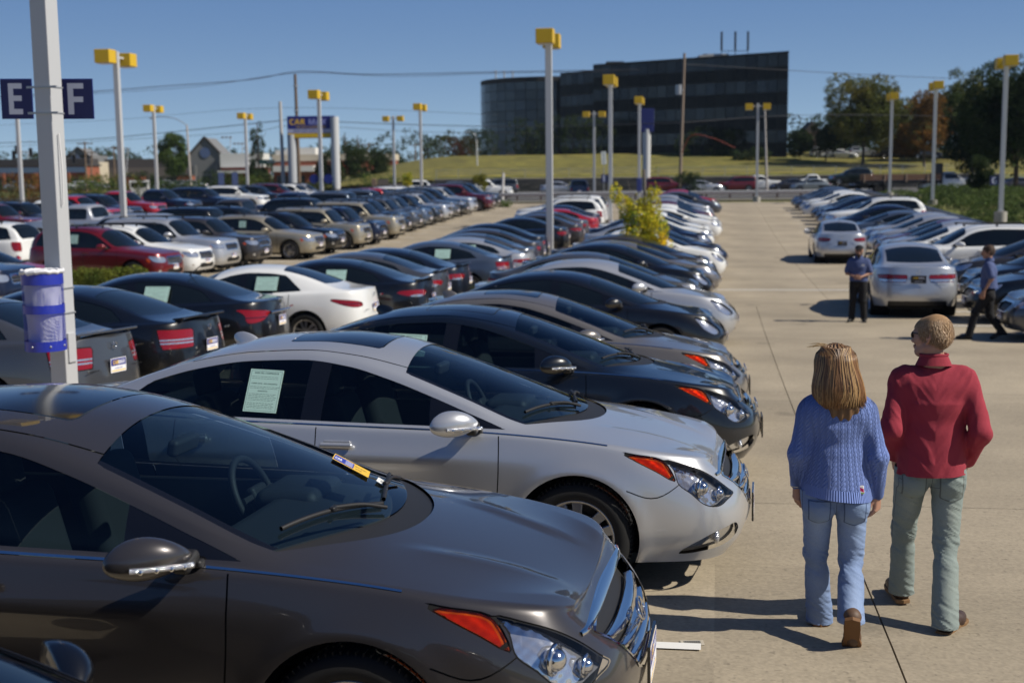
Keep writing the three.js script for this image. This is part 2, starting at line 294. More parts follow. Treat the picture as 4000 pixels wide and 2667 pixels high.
// builds a car group from a type; parts are children
function buildCar(T0, body, name) {
  const T = { ...DEF, ...T0 }, B = bodyGrid(T), g = new THREE.Group(); g.name = name;
  const { L } = T, S = (v) => L / 2 - v[0];
  let { ring, shelf, side, top } = B;
  const part = (n, geo, mat, parent = g) => { const m = new THREE.Mesh(Array.isArray(geo) ? merge(geo) : geo, mat); m.name = n; m.castShadow = m.receiveShadow = true; parent.add(m); return m; };
  const gaps = [];
  const aX = T.axles, Ra = T.archR, yA = T.wheelR;
  const lipS = [];
  for (const ax of aX) { const f = (v) => Math.hypot(S(v) - ax, v[1] - yA - 0.01) - Ra; [, ring] = split(ring, f); }
  // lamps, grille, intakes, plates: pieces of the ring in (outline distance, height)
  const cuts = T.cuts(B);
  const lamps = {};
  for (const c of cuts) {
    const sd = smoothPoly(c.poly, c.sharp), [inn, out] = split(ring, (v) => sd(v[6], v[1])); ring = out; c.soup = inn;
    if (c.rim) { const [, rimS] = split(inn, (v) => sd(v[6], v[1]) + c.rim); const [core] = split(inn, (v) => sd(v[6], v[1]) + c.rim); gaps.push([rimS, c.rimMat || M.gap]); c.soup = core; }
  }
  // panel gaps
  const line = (soup, f, reg, w = 0.0035) => { const [r, rest] = split(soup, reg), [lo, a] = split(r, (v) => f(v) + w), [strip, b] = split(a, (v) => f(v) - w); gaps.push([strip, M.gap]); return [...rest, ...lo, ...b]; };
  for (const l of T.lines ? T.lines(B, S) : []) ring = line(ring, l.f, l.reg, l.w);
  // side glass
  const glassMat = T.hi ? M.paneDark : M.glass;
  let glass = [], pillars = []; const panes = [];
  const dlo = T.dlo, smax = (...x) => Math.max(...x);
  [glass, side] = split(side, (v) => { const s = S(v); return smax(dlo.base(s) - v[1], v[1] - (T.yR(s) - dlo.top), dlo.s0(v[1]) - s, s - dlo.s1(v[1])); });
  for (const p of dlo.posts || []) { const [lo, r] = split(glass, (v) => S(v) - (p[0] + (p[2] || 0) * (v[1] - 1))), [mid, hi] = split(r, (v) => S(v) - (p[0] + p[1] + (p[2] || 0) * (v[1] - 1))); pillars = pillars.concat(mid); if (lo.length) panes.push(lo); glass = hi; }
  if (glass.length) panes.push(glass);
  let trim = []; if (dlo.trim) [trim, side] = split(side, (v) => { const s = S(v); return smax(dlo.base(s) - dlo.trim - v[1], v[1] - (T.yR(s) - dlo.top + dlo.trim * 0.4), dlo.s0(v[1]) - dlo.trim - s, s - dlo.s1(v[1]) - dlo.trim); });
  // windscreen, rear window, cowl, sunroof
  let ws, rw, cowl = [], roofGlass = [];
  const inset = (v, d) => Math.abs(v[2]) - (T.zR(S(v)) - d);
  [ws, top] = split(top, (v) => smax(T.ws.base(v[2]) - S(v), S(v) - T.ws.head(v[2]), inset(v, T.ws.inset)));
  if (T.ws.cowl) [cowl, top] = split(top, (v) => smax(T.ws.hood(v[2]) - S(v), S(v) - T.ws.base(v[2]) - 0.02, T.ws.cowlZ ? Math.abs(v[2]) - T.ws.cowlZ : -1));
  [rw, top] = split(top, (v) => smax(T.rw.s0(v[2]) - S(v), S(v) - T.rw.s1(v[2]), inset(v, T.rw.inset)));
  if (T.sunroof) { const sd = smoothPoly(T.sunroof, true); let e; [roofGlass, top] = split(top, (v) => sd(S(v), v[2]) - 0.03); [roofGlass, e] = split(roofGlass, (v) => sd(S(v), v[2]) - 0.022); gaps.push([e, M.gap]); }
  if (T.hoodGap) top = line(top, T.hoodGap.f(S), T.hoodGap.reg(S));
  if (T.hoodGap && T.hoodGap.side) { side = line(side, T.hoodGap.f(S), T.hoodGap.reg(S)); shelf = line(shelf, T.hoodGap.f(S), T.hoodGap.reg(S)); }
  if (T.roofSeam) top = line(top, T.roofSeam.f(S), T.roofSeam.reg(S), 0.005);
  let belt = []; if (T.beltTrim) { const q = T.beltTrim(S); [belt, shelf] = split(shelf, q); }
  if (T.hi) { const [edge, pane] = split(ws, (v) => -(inset(v, T.ws.inset + 0.03))); pillars = pillars.concat(edge); ws = pane; }
  part('body', soupGeo([...ring, ...shelf, ...side, ...top], false, 0, true), body);
  part('windshield', soupGeo(ws, false, -0.004, true), T.hi ? M.pane : M.glass);
  if (rw.length) part('rear_window', soupGeo(rw, false, -0.004, true), T.hi ? M.pane : M.glass);
  for (const m of [false, true]) {
    for (const q of panes) part('side_window', soupGeo(q, m, -0.006), glassMat);
  }
  const dark = []; if (pillars.length) dark.push(soupGeo(pillars, false, -0.002, true)); if (cowl.length) part('cowl', soupGeo(cowl, false, -0.012, true), M.plastic);
  if (dark.length) part('black_trim', dark, M.black);
  if (roofGlass.length) part('sunroof', soupGeo(roofGlass, false, 0.001, true), M.black);
  if (trim.length) part('window_trim', soupGeo(trim, false, 0.002, true), dlo.trimMat || M.chrome);
  if (belt.length) part('belt_strip', soupGeo(belt, false, 0.003, true), T.beltMat || M.chrome);
  for (const [mt, ms] of new Map([[M.gap, gaps.filter((x) => x[1] === M.gap)], [M.chrome, gaps.filter((x) => x[1] === M.chrome)]])) { const s = ms.flatMap((x) => x[0]); if (s.length) part(mt === M.gap ? 'panel_gap' : 'chrome_edge', soupGeo(s, false, mt === M.gap ? -0.005 : 0.004, true), mt); }
  for (const c of cuts) for (const [y0, y1, mt] of c.stripes || []) { const [lo, a] = split(c.soup, (v) => v[1] - y0), [mid, b] = split(a, (v) => v[1] - y1); c.soup = lo.concat(b); for (const m of [false, true]) part('lamp_band', soupGeo(mid, m, 0.001), mt); }
  for (const c of cuts) {
    if (!c.soup.length) continue;
    if (c.build) c.build(c, part, B, g);
    else if (c.one) part(c.name, soupGeo(c.soup, false, c.off || 0, true), c.mat);
    else for (const m of [false, true]) part(c.name, soupGeo(c.soup, m, c.off || 0), c.mat);
  }
  // underside and wheels
  part('underbody', [box(L - 0.5, 0.3, 1.1, 0, 0.33, 0), box(aX[1] - aX[0] - 2 * Ra, 0.25, T.halfW * 1.8, L / 2 - (aX[0] + aX[1]) / 2, 0.34, 0), ...aX.flatMap((ax) => [1, -1].map((z) => at(new THREE.CylinderGeometry(Ra + 0.01, Ra + 0.01, 0.4, 24, 1, true, -Math.PI / 2 - 0.3, Math.PI + 0.6), L / 2 - ax, yA + 0.01, z * (T.halfW - 0.24), Math.PI / 2, 0, 0).rotateX(0)))], M.under);
  const W = T.wheel;
  for (const ax of aX) for (const z of [1, -1]) {
    const w = new THREE.Group(); w.name = 'wheel'; w.position.set(L / 2 - ax, yA, z * (T.halfW - T.track)); if (z < 0) w.rotation.y = Math.PI; w.rotation.z = T.wheelTurn || 0.3; g.add(w);
    part('tyre', W.tyre, M.rubber, w); part('rim', W.rim, M.rim, w); part('brake_disc', W.back, M.rimDark, w);
  }
  if (T.extra) T.extra({ part, B, g, body, L, S, ring, merge });
  g.userData.T = T;
  return g;
}
// ---------------------------------------------------------------- vehicle types
const mf = (...p) => mono(p.map((q) => q[0]), p.map((q) => q[1]));
const plateTex = canvasTex(256, 128, (c, w, h) => {
  c.fillStyle = '#e9e9ee'; c.fillRect(0, 0, w, h); c.fillStyle = '#1c2a86'; c.fillRect(6, 6, w - 12, 62); c.font = 'bold 50px sans-serif'; c.textAlign = 'center';
  c.fillStyle = '#f5c816'; c.fillText('CAR', 84, 56); c.fillStyle = '#f4f4f4'; c.fillText('MAX', 180, 56);
  c.fillStyle = '#1c2a86'; c.font = 'bold 22px sans-serif'; c.fillText('carmax.com', 128, 98); c.fillStyle = '#e8bb17'; c.fillRect(12, 108, w - 24, 10);
});
const plateMat = std(0xffffff, 0.4, 0, { map: plateTex });
const plateDark = std(0xffffff, 0.4, 0, { map: canvasTex(256, 128, (c, w, h) => { c.fillStyle = '#0d0f1c'; c.fillRect(0, 0, w, h); c.font = 'bold 46px sans-serif'; c.textAlign = 'center'; c.fillStyle = '#e0b510'; c.fillText('CAR', 80, 56); c.fillStyle = '#c9c9d2'; c.fillText('MAX', 178, 56); c.font = 'bold 24px sans-serif'; c.fillText('carmax.com', 128, 104); }) });
function plate(part, g, x, y, z, ry, mat = plateMat) { const m = part('number_plate', box(0.31, 0.155, 0.008), mat, g); m.position.set(x, y, z); m.rotation.y = ry; return m; }
const shared = {}, AMBERB = std([0.8, 0.62, 0.4], 0.25, 0.6, { bumpMap: M.lampWhite.bumpMap, bumpScale: 0.006, side: THREE.DoubleSide }), CHROME2 = std([0.75, 0.76, 0.78], 0.06, 1, { side: THREE.DoubleSide });
shared.mirror = (() => { // door mirror shell, outer end towards +z, for the right-hand side; origin at the door
  const g = new THREE.SphereGeometry(1, 28, 20), p = g.attributes.position;
  for (let i = 0; i < p.count; i++) {
    const x = p.getX(i), y = p.getY(i), z = p.getZ(i), t = (z + 1) / 2;
    const wide = 0.45 + 0.55 * Math.sin(Math.min(1, t * 1.15) * Math.PI * 0.62);
    p.setXYZ(i, (x < -0.35 ? -0.35 + (x + 0.35) * 0.15 : x) * 0.10 * wide + 0.03 - 0.21 * t, y * 0.080 * wide + 0.012 * Math.sin(t * 3), 0.15 + z * 0.115 + 0.015 * x);
  }
  g.computeVertexNormals(); return g;
})();
shared.mirrorStalk = merge([rbox(0.07, 0.05, 0.12, 0.02, 0, -0.035, 0.02, 0.3), rbox(0.10, 0.03, 0.05, 0.012, 0, -0.05, -0.02)]);
function mirrors(part, body, x, y0, z, g, led) {
  for (const m of [1, -1]) { const y = led && m < 0 ? y0 - 0.09 : y0;
    const o = new THREE.Group(); o.name = 'door_mirror'; o.position.set(x, y, z * m); if (m < 0) o.scale.z = -1; g.add(o);
    part('mirror_shell', shared.mirror, body, o); part('mirror_arm', shared.mirrorStalk, M.plastic, o);
    if (led) { const q = [], s = []; for (let i = 0; i < 14; i++) { const t = i / 13; q.push(V(0.082 - 0.17 * t - 0.05 * (t - 0.4) ** 2, -0.018 + 0.004 * t, 0.125 + 0.128 * t)); } const rib = tube(q, 0.014, 26, 8); rib.scale(1, 0.8, 1); rib.translate(0.004, 0, 0); part('indicator_lens', rib, M.lampWhite, o); for (let i = 0; i < 4; i++) s.push(at(new THREE.SphereGeometry(0.012, 12, 8), 0.086 - 0.17 * (0.15 + i * 0.23) - 0.05 * (0.15 + i * 0.23 - 0.4) ** 2, -0.016, 0.13 + 0.128 * (0.15 + i * 0.23))); part('indicator_bulb', s, M.chrome, o); }
  }
}
function bowl(c, part, B, g, proj) {                                // headlamp: clear lens over a reflector with projectors
  for (const m of [false, true]) {
    const o = new THREE.Group(); o.name = 'headlight'; g.add(o);
    part('lamp_lens', soupGeo(c.soup, m, 0.002), M.lens, o);
    part('reflector', soupGeo(c.soup, m, -0.045), M.lampWhite, o);
    const pj = [];
    for (const [a, y, r] of proj) { const [p, n] = B.ringAt(a, y); p.addScaledVector(n, -0.03); const q = new THREE.Quaternion().setFromUnitVectors(V(0, 0, 1), V(1, -0.05, n.z * 0.35).normalize()); for (const gg of [new THREE.TorusGeometry(r, 0.010, 10, 28), new THREE.SphereGeometry(r * 0.86, 20, 12)]) { gg.applyQuaternion(q); gg.translate(p.x, p.y, p.z); if (m) gg.scale(1, 1, -1); pj.push(gg); } }
    if (pj.length) part('projector', pj, M.chrome, o);
  }
}
const interior = (part, g, X, W, dashX, light) => {                 // seats, dashboard, wheel; X: front seat x, W: half seat spacing
  const sm = light ? M.seatLight : M.seat;
  for (const [x, zs] of [[X, [-W, W]], [X - 0.85, [-W, W]]]) for (const z of zs) {
    const s = new THREE.Group(); s.name = 'car_seat'; s.position.set(x, 0, z); g.add(s);
    part('seat_back', rbox(0.16, 0.62, 0.48, 0.07, -0.22, 0.80, 0, 0, 0, 0.28), sm, s); part('head_rest', rbox(0.10, 0.19, 0.26, 0.045, -0.34, 1.17, 0, 0, 0, 0.18), sm, s); part('seat_cushion', rbox(0.5, 0.16, 0.5, 0.06, 0.05, 0.50, 0), sm, s);
  }
  part('dashboard', [rbox(0.62, 0.30, 1.36, 0.10, dashX, 0.80, 0, 0, 0, -0.1), rbox(0.3, 0.10, 0.42, 0.05, dashX - 0.2, 0.95, -W)], M.dash, g);
  const st = new THREE.Group(); st.name = 'steering_wheel'; st.position.set(dashX - 0.42, 0.93, -W); st.rotation.z = 0.42; g.add(st);
  part('wheel_rim', at(new THREE.TorusGeometry(0.185, 0.017, 10, 36), 0, 0, 0, 0, Math.PI / 2), M.dash, st); part('wheel_hub', [rbox(0.05, 0.13, 0.16, 0.02, 0.02, -0.02), box(0.02, 0.03, 0.35, 0.02, 0, 0)], M.dash, st);
  part('cabin_floor', [box(2.9, 0.05, 1.5, dashX - 1.3, 0.36, 0), box(0.1, 0.55, 1.35, X - 1.25, 0.72, 0), box(0.5, 0.04, 1.1, X - 1.5, 0.99, 0), ...[1, -1].map((z) => box(2.3, 0.5, 0.06, dashX - 1.1, 0.66, 0.80 * z))], M.dash, g);
};
const sedanOutline = (d = {}) => [
  [0, 0, 0.10, 0.20, 0.02, 0.30, 0.0, 0.46, 0.06, 0.60, 0.23, 0.72],
  [0.02, 0.35, 0.10, 0.20, 0.02, 0.30, 0.0, 0.46, 0.055, 0.60, 0.21, 0.725],
  [0.085, 0.62, 0.08, 0.20, 0.02, 0.30, 0.0, 0.46, 0.05, 0.61, 0.17, 0.748],
  [0.24, 0.79, 0.06, 0.20, 0.01, 0.32, 0.0, 0.48, 0.035, 0.64, 0.115, 0.785],
  [0.56, 0.878, 0.04, 0.20, 0.008, 0.36, 0.0, 0.54, 0.015, 0.70, 0.07, 0.835],
  [1.0, 0.905, 0.04, 0.20, 0.004, 0.40, 0.0, 0.62, 0.012, 0.77, 0.06, 0.895],
  [1.5, 0.915, 0.06, 0.20, 0.022, 0.40, 0.004, 0.62, 0.008, 0.78, 0.05, 0.935],
  [2.4, 0.9175, 0.06, 0.20, 0.032, 0.40, 0.006, 0.62, 0.006, 0.80, 0.05, 0.96],
  [3.3, 0.9175, 0.06, 0.20, 0.022, 0.40, 0.002, 0.64, 0.006, 0.82, 0.05, 0.985],
  [3.9, 0.905, 0.05, 0.22, 0.008, 0.42, 0.0, 0.66, 0.02, 0.84, 0.07, 1.01],
  [4.35, 0.86, 0.06, 0.24, 0.01, 0.42, 0.0, 0.62, 0.02, 0.84, 0.07, 1.02],
  [4.62, 0.74, 0.06, 0.25, 0.0, 0.42, 0.0, 0.62, 0.03, 0.84, 0.07, 1.025],
  [4.77, 0.50, 0.07, 0.26, 0.0, 0.42, 0.005, 0.62, 0.045, 0.85, 0.08, 1.03],
  [4.82, 0.0, 0.08, 0.26, 0.0, 0.42, 0.01, 0.62, 0.05, 0.85, 0.08, 1.03]];
const SEDAN = {
  L: 4.82, halfW: 0.9175, track: 0.125, N: 170, nv: [26, 3, 16, 18], axles: [1.0, 3.79], archR: 0.375, wheelR: 0.33, wheelTurn: 0.2,
  stations: sedanOutline(),
  yC: mf([0.2, 0.715], [0.35, 0.785], [0.6, 0.868], [0.9, 0.942], [1.06, 0.985], [1.25, 1.065], [1.5, 1.165], [1.8, 1.275], [2.1, 1.378], [2.35, 1.438], [2.7, 1.47], [3.1, 1.455], [3.4, 1.405], [3.7, 1.315], [4.0, 1.2], [4.25, 1.1], [4.45, 1.063], [4.65, 1.058], [4.74, 1.03]),
  yR: mf([0.2, 0.73], [0.6, 0.855], [1.0, 0.918], [1.22, 0.948], [1.36, 0.985], [1.6, 1.075], [1.9, 1.188], [2.2, 1.29], [2.45, 1.358], [2.75, 1.395], [3.1, 1.385], [3.45, 1.335], [3.8, 1.24], [4.1, 1.135], [4.3, 1.075], [4.5, 1.05], [4.74, 1.035]),
  zR: mf([0.2, 0.45], [0.5, 0.64], [1.0, 0.755], [1.22, 0.775], [1.5, 0.755], [1.8, 0.71], [2.2, 0.64], [2.6, 0.60], [3.1, 0.59], [3.6, 0.60], [4.0, 0.615], [4.3, 0.66], [4.5, 0.68], [4.74, 0.6]),
  shelf: mf([0.2, 0.03], [1.2, 0.035], [2, 0.055], [4, 0.055], [4.7, 0.03]), crown: () => 2.2,
  dlo: { base: mf([1.25, 0.945], [1.5, 0.962], [2.4, 0.985], [3.3, 1.012], [3.9, 1.05]), top: 0.05, s0: () => 1.34, s1: (y) => 4.0 - (y - 1.03) * 1.35, posts: [[1.3, 0.60, 0.05], [2.585, 0.13, -0.08]] },
  ws: { base: (z) => 1.05 + 0.27 * (z / 0.7) ** 2, head: (z) => 2.12 - 0.025 * (z / 0.6) ** 2, inset: 0.035, cowl: true, hood: (z) => 0.93 + 0.36 * Math.abs(z / 0.7) ** 2.3, cowlZ: 0.74 },
  rw: { s0: (z) => 3.42 + 0.05 * (z / 0.5) ** 2, s1: (z) => 4.24 - 0.10 * (z / 0.6) ** 2, inset: 0.045 },
  hoodGap: { f: (S) => (v) => Math.abs(v[2]) - (0.735 + 0.055 * sstep(0.3, 1.2, S(v))), reg: (S) => (v) => Math.max(0.25 - S(v), S(v) - 1.2) },
  roofSeam: { f: (S) => (v) => v[2] - (0.56 + 0.015 * (S(v) - 2.6)), reg: (S) => (v) => Math.max(2.08 - S(v), S(v) - 3.52) },
};
function doorLines(B, S) {
  return [
    { f: (v) => S(v) - (1.515 - 0.06 * Math.sin((v[1] - 0.25) * 3)), reg: (v) => Math.max(0.24 - v[1], S(v) - 1.8, 1.3 - S(v)) },
    { f: (v) => S(v) - (2.62 - 0.03 * Math.sin((v[1] - 0.25) * 3)), reg: (v) => Math.max(0.24 - v[1], S(v) - 2.9, 2.4 - S(v)) },
    { f: (v) => S(v) - (3.30 + 0.22 * sstep(0.45, 0.85, v[1])), reg: (v) => Math.max(0.24 - v[1], S(v) - 3.8, 3.2 - S(v)) },
    { f: (v) => v[1] - 0.245, reg: (v) => Math.max(1.5 - S(v), S(v) - 3.32) },
  ];
}
function handles(part, body, g, L, ys, ss, z, mat) { for (const m of [1, -1]) ss.forEach((s, i) => part('door_handle', [rbox(0.21, 0.032, 0.03, 0.014, L / 2 - s, ys[i], m * (z + 0.022)), rbox(0.17, 0.055, 0.012, 0.005, L / 2 - s, ys[i], m * z)], mat || body, g)); }
function fascia(B, o = {}) {
  const a = B.aOf, cuts = [];
  const A1 = a(0.77, 0.89), A2 = a(0.53, 0.86), A3 = a(0.34, 0.80), A4 = a(0.2, 0.7), A5 = a(0.12, 0.6), A6 = a(0.06, 0.47);
  return { A1, A2, A3, A4, A5, A6 };
}
// the near sedans: swept lamps, chrome grille, sunroof
const SEDAN_NEAR = {
  ...SEDAN, hi: true, wheel: wheelGeos(0.33, 0.215, 0.225, true),
  sunroof: [[2.34, -0.6], [2.9, -0.6], [2.9, 0.36], [2.34, 0.36]],
  beltTrim: (S) => (v) => Math.max(0.80 - S(v), S(v) - 4.05, Math.abs(v[7] - 1.5) - 0.17),
  sculpt: (p, v) => { const s = p[0], z = p[2];
    if (v <= 1) { p[2] += 0.016 * Math.exp(-(((p[1] - 0.79) / 0.05) ** 2)) * sstep(1.2, 2.2, s) * (1 - sstep(3.9, 4.3, s)); p[2] -= 0.014 * Math.exp(-(((p[1] - 0.62) / 0.10) ** 2)) * sstep(1.5, 2, s) * (1 - sstep(3.0, 3.3, s)); const d = Math.min(Math.hypot(s - 1.0, p[1] - 0.34), Math.hypot(s - 3.79, p[1] - 0.34)); p[2] += 0.012 * Math.exp(-(((d - 0.39) / 0.045) ** 2)); }
    else if (s < 1.0 && s > 0.2) { const c = 0.30 + 0.16 * sstep(0.3, 1.3, s), k = sstep(0.24, 0.5, s) * (1 - sstep(0.7, 0.98, s)); p[1] += k * 0.016 * (1 / (1 + Math.exp(-(z - c) / 0.007)) * Math.exp(-(Math.max(0, z - c) / 0.12))); }
  },
  lines: (B, S) => [...doorLines(B, S),
    { f: (v) => v[1] - (0.66 - 0.18 * (S(v) - 0.40) - 0.05 * Math.sin((S(v) - 0.4) * 12)), reg: (v) => Math.max(0.36 - S(v), S(v) - 0.70, 0.5 - v[1], v[1] - 0.75) },
    { f: (v) => v[1] - 0.60, reg: (v) => Math.max(4.2 - S(v), S(v) - 4.83) }],
  cuts: (B) => {
    const a = B.aOf, A = (s, z) => a(s, z);
    const amber = [[A(0.74, 0.895), 0.842], [A(0.64, 0.885), 0.832], [A(0.50, 0.87), 0.806], [A(0.44, 0.85), 0.745], [A(0.42, 0.845), 0.672], [A(0.53, 0.875), 0.735]];
    const lamp = [[A(0.485, 0.865), 0.804], [A(0.36, 0.83), 0.77], [A(0.24, 0.77), 0.728], [A(0.15, 0.70), 0.672], [A(0.09, 0.62), 0.607], [A(0.07, 0.575), 0.57], [A(0.115, 0.66), 0.545], [A(0.175, 0.73), 0.518], [A(0.25, 0.79), 0.535], [A(0.33, 0.82), 0.605], [A(0.40, 0.845), 0.66], [A(0.43, 0.85), 0.745]];
    const grille = [[-0.6, 0.70], [0.22, 0.70], [0.40, 0.692], [0.60, 0.672], [0.50, 0.625], [0.40, 0.55], [0.30, 0.455], [0.20, 0.42], [-0.6, 0.415]];
    return [
      { name: 'turn_signal', poly: amber, rim: 0.006, build: (c, part) => { for (const m of [false, true]) { part('turn_signal', soupGeo(c.soup, m, 0.001), M.amberLens); part('turn_signal_reflector', soupGeo(c.soup, m, -0.012), AMBERB); } } },
      { name: 'headlight', poly: lamp, rim: 0.007, mat: M.lampWhite, build: (c, part, BB, g) => bowl(c, part, BB, g, [[A(0.25, 0.78), 0.638, 0.052], [A(0.13, 0.69), 0.592, 0.036]]) },
      { name: 'grille', poly: grille, sharp: true, rim: 0.010, rimMat: M.chrome, build: (c, part, BB, g) => {
        part('grille', soupGeo(c.soup, false, -0.05, true), M.plastic);
        const aMax = mf([0.42, 0.20], [0.455, 0.29], [0.55, 0.39], [0.625, 0.485], [0.668, 0.57]);
        const louvre = (y, hh, o1, o2, am, drop) => { const pos = [], idx = [], n = 36; for (let i = 0; i <= n; i++) { const s2 = i / n * 2 - 1, aa = Math.abs(s2) * am, yy = y + drop * s2 * s2, k = 1 - 0.35 * s2 * s2; for (const [dy, of] of [[hh * k, o1], [hh * 0.3 * k, o2], [-hh * k, o2 * 0.6], [-hh * 1.15 * k, o1]]) { const [p, m] = BB.ringAt(aa, yy + dy); p.addScaledVector(m, of); pos.push(p.x, p.y, s2 < 0 ? -p.z : p.z); } if (i) for (let q = 0; q < 3; q++) { const c0 = (i - 1) * 4 + q; idx.push(c0, c0 + 4, c0 + 1, c0 + 1, c0 + 4, c0 + 5); } } const gg = new THREE.BufferGeometry(); gg.setAttribute('position', new THREE.BufferAttribute(new Float32Array(pos), 3)); gg.setIndex(idx); gg.computeVertexNormals(); gg.setAttribute('uv', new THREE.BufferAttribute(new Float32Array(pos.length / 3 * 2), 2)); return gg; };
        for (const y of [0.615, 0.56, 0.505, 0.455]) part('grille_bar', louvre(y, 0.019, -0.03, -0.002, aMax(y) - 0.012, 0.012), CHROME2, g);
        part('hood_lip_bar', louvre(0.69, 0.012, 0.0, 0.010, 0.70, -0.004), CHROME2, g);
        const [p, n] = BB.ringAt(0, 0.585); const e = new THREE.Group(); e.name = 'badge'; e.position.copy(p).addScaledVector(n, 0.02); e.rotation.set(0, Math.PI / 2, 0); e.rotation.order = 'YXZ'; e.rotation.x = -0.35; g.add(e);
        part('badge_ring', new THREE.TorusGeometry(0.06, 0.007, 8, 32).scale(1.25, 0.72, 1), M.chrome, e); part('badge_letter', [box(0.014, 0.075, 0.012, -0.028, 0, 0, 0, 0, -0.3), box(0.014, 0.075, 0.012, 0.028, 0, 0, 0, 0, -0.3), box(0.06, 0.012, 0.012, 0, 0, 0, 0, 0, 0.35)], M.chrome, e);
      } },
      { name: 'lower_intake', poly: [[-0.6, 0.345], [0.36, 0.345], [0.44, 0.325], [0.40, 0.255], [-0.6, 0.25]], sharp: true, off: -0.04, mat: M.plastic, one: true },
      { name: 'fog_lamp_recess', poly: [[A(0.09, 0.6), 0.40], [A(0.15, 0.68), 0.39], [A(0.24, 0.77), 0.355], [A(0.40, 0.84), 0.255], [A(0.25, 0.78), 0.262], [A(0.12, 0.65), 0.29], [A(0.07, 0.56), 0.345]], build: (c, part, BB, g) => { for (const m of [false, true]) { part('fog_lamp_recess', soupGeo(c.soup, m, -0.03), M.chrome); const [p, n] = BB.ringAt(A(0.21, 0.70), 0.338), l = new THREE.SphereGeometry(0.042, 18, 12).scale(0.5, 1, 1); l.translate(p.x - 0.01, p.y, p.z - 0.01); if (m) l.scale(1, 1, -1); part('fog_lamp', l, M.lampWhite); } } },
      { name: 'tail_light', poly: [[A(4.36, 0.86), 0.93], [A(4.55, 0.8), 0.945], [A(4.75, 0.55), 0.93], [A(4.78, 0.42), 0.88], [A(4.7, 0.64), 0.82], [A(4.5, 0.82), 0.83]], rim: 0.005, mat: M.red },
    ];
  },
  extra: ({ part, B, g, body, L }) => {
    mirrors(part, body, L / 2 - 1.61, 1.01, 0.87, g, true);
    handles(part, body, g, L, [0.86, 0.885], [2.45, 3.38], 0.905);
    interior(part, g, 0.08, 0.37, 0.98, false);
    plate(part, g, L / 2 + 0.018, 0.40, 0, Math.PI / 2); plate(part, g, -L / 2 - 0.005, 0.72, 0, -Math.PI / 2);
    part('plate_frame', [box(0.012, 0.012, 0.34, L / 2 + 0.015, 0.485, 0), box(0.012, 0.012, 0.34, L / 2 + 0.015, 0.315, 0), box(0.012, 0.18, 0.012, L / 2 + 0.015, 0.4, 0.165), box(0.012, 0.18, 0.012, L / 2 + 0.015, 0.4, -0.165)], M.black, g);
    const fin = new THREE.SphereGeometry(1, 16, 10), p = fin.attributes.position; for (let i = 0; i < p.count; i++) { const y = Math.max(0, p.getY(i)); p.setXYZ(i, p.getX(i) * 0.085 - y * 0.05, y * 0.075, p.getZ(i) * 0.028 * (1 - 0.7 * y)); } fin.computeVertexNormals(); const f = part('roof_antenna', fin, body); f.position.set(L / 2 - 3.38, 1.40, 0); f.rotation.z = 0.14;
    // wipers lie along the glass foot
    const T = SEDAN, yAt = (s, z) => { const w = Math.abs(z) / T.zR(s); return T.yC(s) + (T.yR(s) - T.yC(s)) * Math.pow(w, 2.2); };
    for (const [z0, z1, s0, s1] of [[0.62, 0.06, 1.295, 1.06], [0.0, -0.44, 1.07, 1.17]]) {
      const pts = []; for (let i = 0; i <= 8; i++) { const t = i / 8, z = lerp(z0, z1, t), s = lerp(s0, s1, t) + 0.05; pts.push(V(L / 2 - s, yAt(s, z) + 0.012, z)); }
      const arm = [V(L / 2 - lerp(s0, s1, 0.92), yAt(lerp(s0, s1, 0.92), lerp(z0, z1, 0.92)) + 0.02, lerp(z0, z1, 0.92)), pts[6].clone().add(V(0.02, 0.006, 0)), pts[4].clone().add(V(0, 0.01, 0))];
      part('wiper', [tube(pts, 0.010, 20, 6), tube(arm, 0.009, 12, 6), rbox(0.025, 0.018, 0.06, 0.008, pts[4].x, pts[4].y + 0.008, pts[4].z)], M.plastic);
    }
    const rv = part('rear_view_mirror', rbox(0.05, 0.075, 0.24, 0.02), M.dash); rv.position.set(L / 2 - 2.02, 1.235, 0); rv.rotation.z = -0.2;
  },
};
